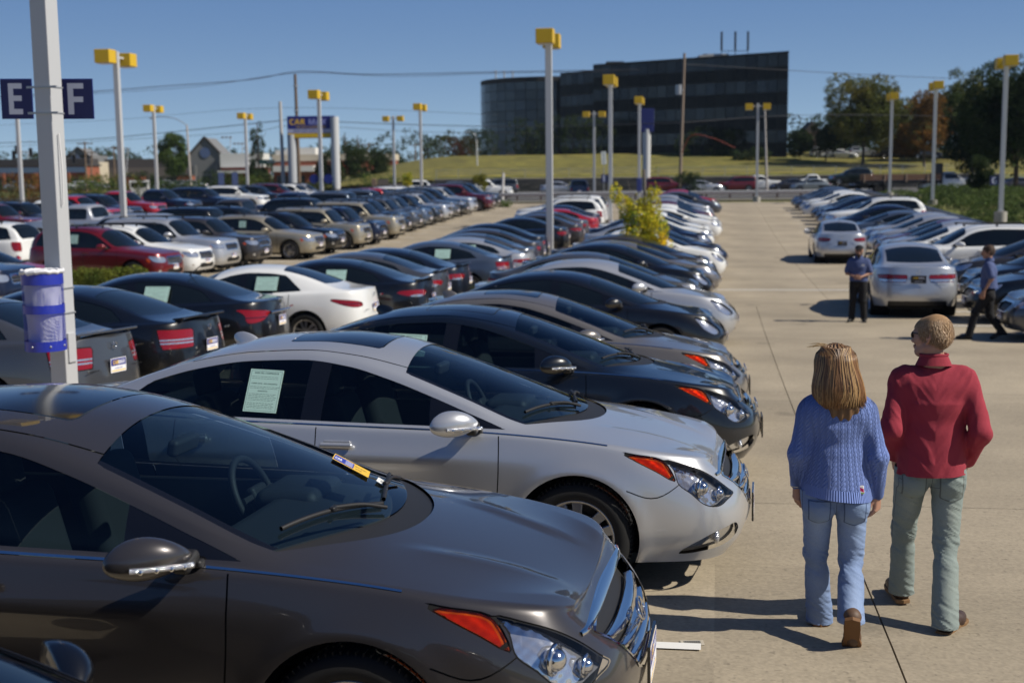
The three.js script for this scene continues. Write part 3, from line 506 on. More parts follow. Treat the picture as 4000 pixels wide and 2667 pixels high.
// ---------------------------------------------------------------- plainer vehicles of the rows further back
const wheelLow = wheelGeos(0.33, 0.21, 0.215, false), wheelLow2 = wheelGeos(0.33, 0.21, 0.215, false, 1), wheelBig = wheelGeos(0.37, 0.24, 0.235, false), wheelTruck = wheelGeos(0.41, 0.26, 0.24, false, 1);
const sideLines = (fr, mid, re, y0) => (B, S) => [
  { f: (v) => S(v) - fr, reg: (v) => Math.max(y0 - v[1], S(v) - fr - 0.2, fr - 0.2 - S(v)), w: 0.006 },
  { f: (v) => S(v) - mid, reg: (v) => Math.max(y0 - v[1], S(v) - mid - 0.2, mid - 0.2 - S(v)), w: 0.006 },
  { f: (v) => S(v) - (re - 0.2 + 0.2 * sstep(0.45, 0.85, v[1])), reg: (v) => Math.max(y0 - v[1], S(v) - re - 0.2, re - 0.3 - S(v)), w: 0.006 }];
const rearTails = {
  square: (A) => [{ name: 'tail_light', poly: [[A(4.46, 0.84), 0.965], [A(4.81, 0.36), 0.955], [A(4.80, 0.42), 0.715], [A(4.52, 0.82), 0.70]], sharp: true, rim: 0.012, mat: M.red, stripes: [[0.775, 0.795, M.lampWhite], [0.815, 0.835, M.lampWhite]] }],
  swoosh: (A) => [{ name: 'tail_light', poly: [[A(4.36, 0.86), 0.93], [A(4.6, 0.76), 0.925], [A(4.80, 0.38), 0.885], [A(4.78, 0.48), 0.80], [A(4.70, 0.64), 0.735], [A(4.54, 0.80), 0.72], [A(4.5, 0.82), 0.84]], rim: 0.006, mat: M.red, stripes: [[0.79, 0.81, M.redDark]] }],
  sweep: (A) => [{ name: 'tail_light', poly: [[A(4.18, 0.88), 0.90], [A(4.5, 0.82), 0.885], [A(4.72, 0.6), 0.845], [A(4.77, 0.50), 0.79], [A(4.70, 0.64), 0.745], [A(4.50, 0.82), 0.775]], rim: 0.006, mat: M.red, stripes: [[0.80, 0.818, M.redDark]] }],
  pointed: (A) => [{ name: 'reverse_light', poly: [[A(4.58, 0.78), 0.815], [A(4.75, 0.55), 0.80], [A(4.72, 0.6), 0.765], [A(4.56, 0.79), 0.775]], mat: M.lampWhite }, { name: 'tail_light', poly: [[A(4.25, 0.87), 0.865], [A(4.52, 0.82), 0.895], [A(4.77, 0.5), 0.89], [A(4.80, 0.38), 0.85], [A(4.75, 0.55), 0.78], [A(4.5, 0.82), 0.79]], mat: M.red }],
  wide: (A) => [{ name: 'tail_light', poly: [[A(4.44, 0.84), 0.89], [A(4.7, 0.64), 0.90], [A(4.82, 0.20), 0.89], [A(4.82, 0.24), 0.735], [A(4.6, 0.76), 0.735], [A(4.5, 0.82), 0.80]], sharp: true, rim: 0.008, mat: M.red, stripes: [[0.75, 0.80, M.lampWhite], [0.80, 0.815, M.redDark]] }],
  block: (A) => [{ name: 'tail_light', poly: [[A(4.40, 0.85), 0.90], [A(4.6, 0.76), 0.925], [A(4.79, 0.42), 0.90], [A(4.78, 0.46), 0.79], [A(4.6, 0.76), 0.77], [A(4.46, 0.84), 0.80]], rim: 0.008, mat: M.red, stripes: [[0.80, 0.83, M.redDark]] }],
};
const frontLamps = {
  swept: (A) => [{ name: 'headlight', poly: [[A(0.485, 0.865), 0.804], [A(0.24, 0.77), 0.728], [A(0.07, 0.575), 0.575], [A(0.175, 0.73), 0.525], [A(0.33, 0.82), 0.605], [A(0.42, 0.85), 0.70]], mat: M.lampWhite, rim: 0.006, build: (c, part, BB, g) => { for (const m of [false, true]) { part('headlight', soupGeo(c.soup, m, -0.03), M.lampWhite); part('lamp_lens', soupGeo(c.soup, m, 0.001), M.lens); } } }],
  plain: (A) => [{ name: 'headlight', poly: [[A(0.58, 0.88), 0.80], [A(0.50, 0.87), 0.80], [A(0.26, 0.79), 0.745], [A(0.06, 0.56), 0.67], [A(0.06, 0.57), 0.60], [A(0.22, 0.77), 0.60], [A(0.42, 0.85), 0.66]], mat: M.lampWhite, rim: 0.006 }],
};
function sedanType(tail, front, o = {}) {
  return { ...SEDAN, N: o.N || 92, nv: o.nv || [14, 2, 8, 9], wheel: o.wheel || wheelLow, ...o.more,
    lines: sideLines(1.5, 2.62, 3.5, 0.28),
    beltTrim: o.chrome ? (S) => (v) => Math.max(1.3 - S(v), S(v) - 4.0, Math.abs(v[7] - 1.6) - 0.3) : undefined, hoodGap: undefined, roofSeam: undefined,
    cuts: (B) => { const A = B.aOf; return [...frontLamps[front](A),
      { name: 'grille', poly: [[-0.6, 0.685], [0.30, 0.685], [0.46, 0.66], [0.30, 0.50], [-0.6, 0.495]], sharp: true, rim: 0.02, rimMat: M.chrome, one: true, off: -0.03, mat: M.plastic },
      { name: 'lower_intake', poly: [[-0.6, 0.37], [0.38, 0.37], [0.5, 0.33], [0.42, 0.26], [-0.6, 0.26]], sharp: true, one: true, off: -0.03, mat: M.plastic },
      ...rearTails[tail](A),
      { name: 'rear_valance', poly: [[B.aEnd - 0.62, 0.36], [B.aEnd + 0.5, 0.36], [B.aEnd + 0.5, 0.2], [B.aEnd - 0.68, 0.2]], sharp: true, one: true, off: -0.01, mat: M.plastic }]; },
    extra: ({ part, B, g, body, L }) => {
      mirrors(part, body, L / 2 - 1.62, 1.01, 0.87, g, false);
      handles(part, body, g, L, [0.86, 0.885], [2.45, 3.32], 0.905);
      plate(part, g, L / 2 + 0.015, 0.43, 0, Math.PI / 2, o.plate); plate(part, g, -L / 2 + (tail === 'wide' || tail === 'block' ? -0.0 : 0.0), tail === 'wide' ? 0.80 : 0.72, 0, -Math.PI / 2, o.plate);
      part('trunk_gap', [box(0.006, 0.006, 1.1, -L / 2 + 0.035, 0.69, 0)], M.gap);
      if (o.strip) part('rear_chrome_strip', at(new THREE.CylinderGeometry(0.02, 0.02, 0.9, 10), -L / 2 + 0.03, 0.86, 0, Math.PI / 2), M.chrome);
      if (o.spoiler) part('spoiler', [rbox(0.15, 0.026, 1.2, 0.012, -L / 2 + 0.17, 1.082, 0, 0, 0, -0.12), rbox(0.1, 0.05, 0.06, 0.01, -L / 2 + 0.2, 1.06, 0.5), rbox(0.1, 0.05, 0.06, 0.01, -L / 2 + 0.2, 1.06, -0.5)], body);
      if (o.badge) part('badge', [at(new THREE.TorusGeometry(0.035, 0.006, 6, 20), -L / 2 + 0.03, 0.94, 0, 0, Math.PI / 2), box(0.01, 0.02, 0.16, -L / 2 + 0.02, 0.9, 0.5)], M.chrome);
      if (o.sticker) for (const m of [1, -1]) { const st = part('window_sticker', box(0.40, 0.27, 0.004), stickerMat); st.position.set(L / 2 - 3.08, 1.165, 0.778 * m); st.rotation.x = -0.56 * m; st.rotation.y = m < 0 ? Math.PI : 0; }
      if (o.aerial) part('roof_antenna', rod(V(L / 2 - 3.3, 1.42, 0), V(L / 2 - 3.55, 1.62, 0), 0.012, 0.004, 6), M.black);
    } };
}
const stickerTex = canvasTex(256, 320, (c, w, h) => {
  c.fillStyle = '#a9c9bf'; c.fillRect(0, 0, w, h); c.fillStyle = '#26403c';
  c.font = 'bold 17px sans-serif'; c.fillText('GUIA DEL COMPRADOR', 34, 34); c.font = 'bold 15px sans-serif'; c.fillText('COMO ESTA - SIN GARANTIA', 24, 112); c.fillText('GARANTIA', 84, 168);
  c.fillStyle = 'rgba(30,52,48,.75)'; for (const y of [54, 68, 130, 142, 184, 196, 208, 220, 232, 252, 264, 276, 288]) { let x = 20; while (x < w - 40) { const l = 6 + ((x * 7 + y * 13) % 23); c.fillRect(x, y, l, 3); x += l + 5; } }
  c.strokeStyle = '#35524d'; c.lineWidth = 2; c.strokeRect(10, 12, w - 20, h - 24);
});
const stickerMat = std(0xffffff, 0.5, 0, { map: stickerTex, side: THREE.DoubleSide });
// tall bodies
function tallType(o) {
  const { L, y, H } = o, n = o.nose || 0.95, b = o.belt || 1.06;
  return { ...DEF, L, halfW: o.halfW || 0.93, track: 0.125, N: 84, nv: [13, 2, 8, 9], axles: o.axles, archR: o.archR || 0.43, wheelR: o.wheelR || 0.37, wheel: o.wheel || wheelBig, stations: o.stations, yC: o.yC, yR: o.yR, zR: o.zR, shelf: o.shelf || (() => 0.045), crown: o.crown || (() => 3), bulge: 0.02, easeL: o.easeL ?? 2,
    dlo: o.dlo, ws: o.ws, rw: o.rw, lines: o.lines, cuts: o.cuts, extra: o.extra };
}
const st = (W, n, b, L, bl) => [ // W half width, n nose height, b belt height, L length, bl: bluntness of the nose
  [0, 0, 0.10, 0.28, 0.02, 0.40, 0.0, 0.58, 0.03, 0.76, 0.12, n], [0.015, W * 0.42, 0.10, 0.28, 0.02, 0.40, 0.0, 0.58, 0.03, 0.76, 0.11, n],
  [0.05 + bl * 0.03, W * 0.72, 0.08, 0.28, 0.01, 0.40, 0.0, 0.58, 0.03, 0.77, 0.10, n + 0.01], [0.17 + bl * 0.06, W * 0.89, 0.06, 0.28, 0.0, 0.42, 0.0, 0.60, 0.02, 0.80, 0.08, n + 0.02],
  [0.50, W * 0.965, 0.04, 0.28, 0.0, 0.46, 0.0, 0.66, 0.012, 0.86, 0.06, n + 0.05], [1.0, W * 0.99, 0.04, 0.28, 0.0, 0.50, 0.0, 0.72, 0.01, 0.92, 0.05, n + 0.08], [1.6, W, 0.06, 0.28, 0.02, 0.48, 0.004, 0.74, 0.01, 0.94, 0.045, b],
  [L * 0.55, W, 0.06, 0.28, 0.025, 0.48, 0.004, 0.74, 0.01, 0.96, 0.04, b + 0.02], [L * 0.8, W * 0.99, 0.05, 0.30, 0.005, 0.50, 0.0, 0.74, 0.012, 0.96, 0.045, b + 0.04], [L - 0.42, W * 0.96, 0.06, 0.32, 0.0, 0.50, 0.0, 0.72, 0.015, 0.96, 0.05, b + 0.05],
  [L - 0.14, W * 0.85, 0.06, 0.33, 0.0, 0.48, 0.0, 0.66, 0.03, 0.94, 0.06, b + 0.05], [L - 0.03, W * 0.55, 0.06, 0.34, 0.0, 0.48, 0.0, 0.64, 0.05, 0.92, 0.07, b + 0.05], [L, 0, 0.07, 0.34, 0.0, 0.48, 0.0, 0.64, 0.05, 0.92, 0.07, b + 0.05]];
function tallCuts(o) {
  return (B) => { const A = B.aOf, W = o.halfW || 0.93, n = o.nose, L = o.L, e = B.aEnd; const yl = n - 0.08;
    const round = o.lamp === 'round';
    const lampPoly = round ? Array.from({ length: 10 }, (_, i) => [A(0.05, W * 0.70) + 0.105 * Math.cos(i * 0.628), yl - 0.06 + 0.10 * Math.sin(i * 0.628)]) : [[A(0.46, W * 0.955), yl + 0.035], [A(0.17, W * 0.89), yl + 0.02], [A(0.03, W * 0.58), yl - 0.01], [A(0.03, W * 0.58), yl - 0.15], [A(0.2, W * 0.9), yl - 0.15], [A(0.36, W * 0.94), yl - 0.08]];
    return [{ name: 'headlight', poly: lampPoly, sharp: round, rim: 0.008, mat: M.lampWhite },
      { name: 'turn_signal', poly: [[A(0.50, W * 0.965), yl - 0.02], [A(0.38, W * 0.945), yl - 0.09], [A(0.40, W * 0.95), yl - 0.17], [A(0.50, W * 0.965), yl - 0.10]], mat: M.amber },
      { name: 'grille', poly: [[-0.6, n - 0.07], [W * 0.50, n - 0.07], [W * 0.47, n - 0.30], [-0.6, n - 0.30]], sharp: true, rim: 0.03, rimMat: M.chrome, build: (c, part, BB, g) => { part('grille', soupGeo(c.soup, false, -0.03, true), M.plastic); const k = []; if (o.slots) for (let i = -3; i <= 3; i++) { const [p, nn] = BB.ringAt(Math.abs(i) * W * 0.125, n - 0.185); if (i < 0) p.z *= -1; k.push(rbox(0.03, 0.22, 0.035, 0.01, p.x, p.y, p.z)); } else for (const dy of [-0.13, -0.2, -0.26]) { const [p] = BB.ringAt(0.02, n + dy); k.push(rbox(0.03, 0.025, W * 0.9, 0.01, p.x - 0.015, p.y, 0)); } part('grille_bar', k, M.chrome, g); } },
      { name: 'lower_intake', poly: [[-0.6, 0.50], [0.42, 0.50], [0.5, 0.46], [0.44, 0.36], [-0.6, 0.36]], sharp: true, one: true, off: -0.03, mat: M.plastic },
      { name: 'fog_lamp', poly: Array.from({ length: 8 }, (_, i) => [A(0.12, W * 0.82) + 0.06 * Math.cos(i * 0.785), 0.46 + 0.045 * Math.sin(i * 0.785)]), sharp: true, mat: M.lampWhite },
      { name: 'tail_light', poly: [[A(L - 0.36, W * 0.95), 1.08], [A(L - 0.12, W * 0.84), 1.08], [A(L - 0.08, W * 0.72), 1.06], [A(L - 0.08, W * 0.72), 0.80], [A(L - 0.14, W * 0.85), 0.78], [A(L - 0.30, W * 0.93), 0.80]], mat: M.red },
      { name: 'bumper_valance', poly: [[e - 0.9, 0.50], [e + 0.5, 0.50], [e + 0.5, 0.2], [e - 1.0, 0.2]], sharp: true, one: true, off: 0.004, mat: M.plastic }]; };
}
const tallExtra = (o) => ({ part, B, g, body, L }) => {
  mirrors(part, body, L / 2 - o.mx, o.my, (o.halfW || 0.93) - 0.05, g, false);
  handles(part, body, g, L, [o.hy || 0.98, o.hy || 0.98], o.hs || [2.55, 3.4], (o.halfW || 0.93) - 0.005, o.chromeHandle ? M.chrome : null);
  plate(part, g, L / 2 + 0.012, 0.56, 0, Math.PI / 2); plate(part, g, -L / 2 - 0.008, 0.78, 0, -Math.PI / 2);
  if (o.rack) part('roof_rack', [1, -1].flatMap((m) => [rbox(1.9, 0.03, 0.035, 0.012, L / 2 - o.rack[0], o.rack[1], m * 0.60), ...[-0.9, 0, 0.9].map((x) => rbox(0.06, 0.06, 0.035, 0.01, L / 2 - o.rack[0] + x, o.rack[1] - 0.035, m * 0.60))]), M.plastic);
  if (o.bed) part('bed_liner', [box(L - o.bed - 0.25, 0.02, 1.55, L / 2 - (o.bed + L) / 2, 0.80, 0)], M.plastic);
  if (o.sticker) { const s = part('window_sticker', box(0.30, 0.26, 0.004), stickerMat); s.position.set(L / 2 - o.sticker, 1.36, 0.80); s.rotation.x = -0.26; }
};
const CROSS = (() => { const o = { L: 4.75, halfW: 0.93, nose: 0.93, mx: 1.85, my: 1.15, axles: [0.97, 3.75], rack: [3.0, 1.725], sticker: 3.0 };
  return { ...tallType({ ...o, stations: st(0.93, 0.93, 1.05, 4.75, 1),
    yC: mf([0.12, 0.93], [0.35, 1.0], [0.8, 1.07], [1.2, 1.115], [1.42, 1.16], [1.75, 1.36], [2.1, 1.56], [2.4, 1.66], [2.95, 1.72], [3.6, 1.71], [4.15, 1.66], [4.36, 1.58], [4.5, 1.40], [4.62, 1.17], [4.68, 1.10]),
    yR: mf([0.12, 0.94], [0.8, 1.035], [1.4, 1.09], [1.62, 1.13], [1.95, 1.31], [2.25, 1.49], [2.55, 1.59], [3.0, 1.635], [3.8, 1.62], [4.2, 1.56], [4.4, 1.47], [4.54, 1.29], [4.64, 1.14], [4.68, 1.105]),
    zR: mf([0.12, 0.5], [0.8, 0.74], [1.5, 0.79], [1.95, 0.735], [2.4, 0.675], [3, 0.66], [4, 0.66], [4.4, 0.67], [4.6, 0.68], [4.7, 0.6]),
    dlo: { base: mf([1.5, 1.085], [2.6, 1.105], [3.6, 1.13], [4.3, 1.17]), top: 0.055, s0: () => 1.72, s1: (y) => 4.36 - (y - 1.15) * 0.5, posts: [[1.7, 0.30, 0.05], [2.62, 0.10, 0], [3.52, 0.12, 0.1]] },
    ws: { base: (z) => 1.36 + 0.26 * (z / 0.72) ** 2, head: (z) => 2.2 - 0.05 * (z / 0.6) ** 2, inset: 0.04, cowl: true, hood: (z) => 1.26 + 0.3 * (z / 0.72) ** 2, cowlZ: 0.72 }, rw: { s0: () => 4.22, s1: () => 4.62, inset: 0.06 },
    lines: sideLines(1.5, 2.65, 3.6, 0.36) }), cuts: tallCuts(o), extra: tallExtra(o) }; })();
const BOXY = (() => { const o = { L: 4.5, halfW: 0.92, nose: 1.0, mx: 1.62, my: 1.22, axles: [0.86, 3.55], lamp: 'round', slots: true, archR: 0.45, rack: [2.9, 1.79], hs: [2.3, 3.15], hy: 1.02 };
  return { ...tallType({ ...o, stations: st(0.92, 1.0, 1.09, 4.5, 0.2), crown: () => 4.5,
    yC: mf([0.1, 1.0], [0.3, 1.045], [0.9, 1.09], [1.15, 1.115], [1.34, 1.17], [1.62, 1.47], [1.84, 1.67], [2.1, 1.735], [3.0, 1.765], [3.9, 1.755], [4.2, 1.73], [4.33, 1.60], [4.4, 1.32], [4.43, 1.15]),
    yR: mf([0.1, 1.0], [0.3, 1.03], [1.2, 1.085], [1.4, 1.14], [1.65, 1.40], [1.86, 1.59], [2.1, 1.655], [3.0, 1.68], [4.1, 1.66], [4.24, 1.62], [4.34, 1.5], [4.4, 1.28], [4.43, 1.15]),
    zR: mf([0.1, 0.56], [0.8, 0.74], [1.3, 0.79], [1.7, 0.75], [2.0, 0.725], [4.1, 0.725], [4.3, 0.74], [4.43, 0.6]), shelf: () => 0.04,
    dlo: { base: mf([1.4, 1.125], [4.2, 1.16]), top: 0.06, s0: (y) => 1.48 + (y - 1.12) * 0.55, s1: () => 4.18, posts: [[2.42, 0.09, 0], [3.30, 0.12, 0]] },
    ws: { base: (z) => 1.30 + 0.10 * (z / 0.7) ** 2, head: (z) => 1.86 - 0.03 * (z / 0.6) ** 2, inset: 0.05, cowl: true, hood: (z) => 1.22 + 0.10 * (z / 0.72) ** 2, cowlZ: 0.74 }, rw: { s0: () => 4.24, s1: () => 4.40, inset: 0.08 },
    lines: sideLines(1.4, 2.42, 3.36, 0.36) }), cuts: tallCuts(o), extra: tallExtra(o) }; })();
const BIGSUV = (() => { const o = { L: 4.98, halfW: 0.97, nose: 1.04, mx: 1.85, my: 1.28, axles: [0.92, 3.85], rack: [3.1, 1.86], archR: 0.46, wheelR: 0.39, chromeHandle: false, hy: 1.05 };
  return { ...tallType({ ...o, stations: st(0.97, 1.04, 1.13, 4.98, 0.5), crown: () => 3.6,
    yC: mf([0.1, 1.04], [0.35, 1.10], [0.9, 1.16], [1.3, 1.20], [1.5, 1.25], [1.8, 1.50], [2.1, 1.72], [2.4, 1.80], [3.2, 1.835], [4.2, 1.82], [4.6, 1.77], [4.76, 1.6], [4.86, 1.32], [4.91, 1.18]),
    yR: mf([0.1, 1.04], [0.8, 1.11], [1.4, 1.16], [1.6, 1.20], [1.9, 1.45], [2.15, 1.64], [2.4, 1.71], [3.2, 1.745], [4.3, 1.72], [4.62, 1.66], [4.76, 1.52], [4.86, 1.28], [4.91, 1.18]),
    zR: mf([0.1, 0.56], [0.8, 0.78], [1.5, 0.83], [1.9, 0.78], [2.3, 0.745], [4.3, 0.745], [4.7, 0.76], [4.91, 0.62]),
    dlo: { base: mf([1.5, 1.17], [4.6, 1.21]), top: 0.06, s0: () => 1.72, s1: () => 4.62, posts: [[2.66, 0.10, 0], [3.62, 0.12, 0]] },
    ws: { base: (z) => 1.46 + 0.18 * (z / 0.75) ** 2, head: (z) => 2.16 - 0.04 * (z / 0.6) ** 2, inset: 0.05, cowl: true, hood: (z) => 1.37 + 0.18 * (z / 0.75) ** 2, cowlZ: 0.76 }, rw: { s0: () => 4.62, s1: () => 4.86, inset: 0.08 },
    lines: sideLines(1.52, 2.7, 3.66, 0.38) }), cuts: tallCuts(o), extra: tallExtra(o) }; })();
const PICKUP = (() => { const o = { L: 5.75, halfW: 1.0, nose: 1.12, mx: 1.95, my: 1.40, axles: [1.0, 4.55], archR: 0.50, wheelR: 0.41, wheel: wheelTruck, hy: 1.10, hs: [2.7, 3.45], bed: 3.75 };
  return { ...tallType({ ...o, stations: st(1.0, 1.12, 1.2, 5.75, 0.3), crown: (s) => s > 3.74 ? 14 : 3.4, easeL: 1, shelf: (s) => s > 3.74 ? 0.05 : 0.05,
    yC: mf([0.1, 1.12], [0.35, 1.18], [0.9, 1.24], [1.4, 1.28], [1.62, 1.34], [1.95, 1.62], [2.22, 1.83], [2.5, 1.90], [3.2, 1.905], [3.52, 1.86], [3.68, 1.45], [3.74, 1.2], [3.80, 0.82], [5.55, 0.82], [5.6, 1.22], [5.68, 1.25]),
    yR: mf([0.1, 1.12], [0.8, 1.18], [1.5, 1.24], [1.72, 1.29], [2.0, 1.52], [2.26, 1.73], [2.5, 1.80], [3.2, 1.80], [3.52, 1.76], [3.68, 1.42], [3.74, 1.26], [5.68, 1.26]),
    zR: mf([0.1, 0.6], [0.8, 0.82], [1.6, 0.86], [2.0, 0.80], [2.4, 0.765], [3.5, 0.765], [3.68, 0.80], [3.74, 0.90], [5.6, 0.90], [5.68, 0.7]),
    dlo: { base: mf([1.6, 1.255], [3.6, 1.275]), top: 0.065, s0: () => 1.84, s1: () => 3.46, posts: [[2.84, 0.11, 0]] },
    ws: { base: (z) => 1.60 + 0.14 * (z / 0.75) ** 2, head: (z) => 2.24 - 0.04 * (z / 0.6) ** 2, inset: 0.05, cowl: true, hood: (z) => 1.5 + 0.14 * (z / 0.75) ** 2, cowlZ: 0.8 }, rw: { s0: () => 3.52, s1: () => 3.7, inset: 0.1 },
    lines: sideLines(1.65, 2.84, 3.66, 0.38) }), cuts: tallCuts(o), extra: tallExtra(o) }; })();
const TYPES = {
  sedan: () => sedanType('block', 'plain', { chrome: true }), sedanSwept: () => sedanType('pointed', 'swept', { wheel: wheelLow2 }),
  saloonSquare: () => sedanType('square', 'plain', { N: 120, nv: [18, 2, 10, 12], spoiler: true, badge: true, sticker: true, aerial: false }),
  saloonSwoosh: () => sedanType('swoosh', 'plain', { N: 120, nv: [18, 2, 10, 12], strip: true, badge: true, sticker: true, aerial: true }),
  saloonSweep: () => sedanType('sweep', 'swept', { N: 120, nv: [18, 2, 10, 12], badge: true, sticker: true, more: { rw: { s0: (z) => 3.25 + 0.05 * (z / 0.5) ** 2, s1: (z) => 4.14 - 0.08 * (z / 0.6) ** 2, inset: 0.07 }, dlo: { ...SEDAN.dlo, s1: (y) => 3.72 - (y - 1.03) * 1.2 } } }),
  saloonPointed: () => sedanType('pointed', 'swept', { N: 110, nv: [16, 2, 9, 10], badge: true, sticker: true, spoiler: true }),
  saloonWide: () => sedanType('wide', 'plain', { N: 130, nv: [20, 2, 10, 12], badge: true, plate: plateDark }), saloonBlock: () => sedanType('block', 'plain', { N: 120, nv: [18, 2, 10, 12], badge: true, plate: plateDark, aerial: true }),
  coupeSwept: () => sedanType('pointed', 'swept', { N: 120, nv: [18, 2, 10, 12], wheel: wheelLow2, chrome: true }),
  crossover: () => CROSS, jeep: () => BOXY, suv: () => BIGSUV, pickup: () => PICKUP, near: () => SEDAN_NEAR,
};
const protos = new Map(), BODY = paint(0.5, 0.5, 0.5);
function car(type, pm, name, pos, yaw, label, category, group) {
  if (!protos.has(type)) protos.set(type, buildCar(TYPES[type](), BODY, 'proto'));
  const c = protos.get(type).clone(); c.userData = {}; c.name = numbered(name);
  c.traverse((o) => { if (o.material === BODY) o.material = pm; });
  c.position.copy(pos); c.rotation.order = 'YXZ'; c.rotation.y = yaw; scene.add(c);
  // rest all four wheels on the lot's slope
  const f = V(Math.cos(yaw), 0, -Math.sin(yaw)), r = V(Math.sin(yaw), 0, Math.cos(yaw)), h = (a, b) => gy(pos.z + f.z * a + r.z * b);
  c.position.y = (h(1.4, 0) + h(-1.4, 0) + h(0, 0.8) + h(0, -0.8)) / 4; c.rotation.z = Math.atan2(h(1.4, 0) - h(-1.4, 0), 2.8); c.rotation.x = Math.atan2(h(0, -0.8) - h(0, 0.8), 1.6);
  return tag(c, label, category, group);
}
const protoL = (type) => TYPES[type]().L;
// paints
const C = {
  white: paint(0.72, 0.73, 0.72, 0, 0.4), pearl: paint(0.66, 0.65, 0.58, 0, 0.4), black: paint(0.004, 0.0045, 0.006, 0.1, 0.3), navy: paint(0.006, 0.011, 0.035, 0.3, 0.3), blueblack: paint(0.008, 0.012, 0.022, 0.3, 0.3),
  charcoal: paint(0.052, 0.048, 0.049, 0.45, 0.32), gray: paint(0.10, 0.105, 0.115, 0.6, 0.32), bluegray: paint(0.10, 0.13, 0.18, 0.6, 0.32), silver: paint(0.54, 0.555, 0.58, 0.6, 0.32), bluesilver: paint(0.42, 0.45, 0.50, 0.6, 0.32), warmgray: paint(0.18, 0.168, 0.158, 0.5, 0.33),
  red: paint(0.34, 0.008, 0.016, 0.15, 0.3), darkred: paint(0.14, 0.006, 0.010, 0.25, 0.3), maroon: paint(0.10, 0.008, 0.016, 0.3, 0.3), beige: paint(0.40, 0.36, 0.27, 0.5, 0.32), blue: paint(0.01, 0.06, 0.25, 0.2, 0.3), green: paint(0.006, 0.014, 0.012, 0.3, 0.3), ltgreen: paint(0.32, 0.36, 0.37, 0.6, 0.32),
};
// ---------------------------------------------------------------- ground: slabs of the lot, road, lawn
const RD = 9.2 * Math.PI / 180, UX = V(Math.cos(RD), 0, Math.sin(RD)), VX = V(Math.sin(RD), 0, -Math.cos(RD)), O0 = V(2.13, 0, -7.54);
const uv2w = (u, v) => O0.clone().addScaledVector(UX, u).addScaledVector(VX, v);
const onLot = (g, dy = 0) => { const p = g.attributes.position; for (let i = 0; i < p.count; i++) p.setY(i, p.getY(i) + gy(p.getZ(i)) + dy); g.computeVertexNormals(); return g; };
const STAINS = [[0.2, 0.3, 0.28, 0.10], [0.62, 0.12, 0.16, 0.14], [0.45, 0.7, 0.42, 0.07], [0.85, 0.55, 0.12, 0.16], [0.1, 0.85, 0.2, 0.09], [0.72, 0.9, 0.09, 0.2]];
const concreteTex = noiseTex(1024, 1024, (x, y) => {
  const X = x * 16, Y = y * 16, streak = noise3(X * 0.8, Y * 14, 4) * 0.5 + noise3(X * 2.5, Y * 40, 9) * 0.5, blotch = fbm(X * 0.35, Y * 0.35, 2, 4), spk = noise3(X * 30, Y * 30, 5), pit = noise3(X * 22, Y * 22, 11);
  let k = 0.80 + (blotch - 0.47) * 0.24 + (streak - 0.5) * 0.04 + (spk - 0.5) * 0.09; if (pit > 0.90) k -= 0.10; for (const [sx, sy, r, a] of STAINS) { const d = Math.hypot(x - sx, y - sy) * 8 + (fbm(X * 2, Y * 2, 7, 3) - 0.45) * r * 1.6; if (d < r) k -= a * sstep(r, r * 0.3, d); }
  return [k, k * 0.995, k * 0.985];
}, true);
concreteTex.repeat.set(1 / 8, 1 / 8);
const concreteBump = noiseTex(512, 512, (x, y) => { const k = noise3(x * 60, y * 190, 3) * 0.35 + noise3(x * 200, y * 200, 7) * 0.5; return [k, k, k]; });
concreteBump.repeat.set(1 / 2.5, 1 / 2.5);
const slabMats = [1, 0.965, 1.025, 0.985].map((k) => std([0.53 * k, 0.452 * k, 0.33 * k], 0.86, 0, { map: concreteTex, bumpMap: concreteBump, bumpScale: 0.002 }));
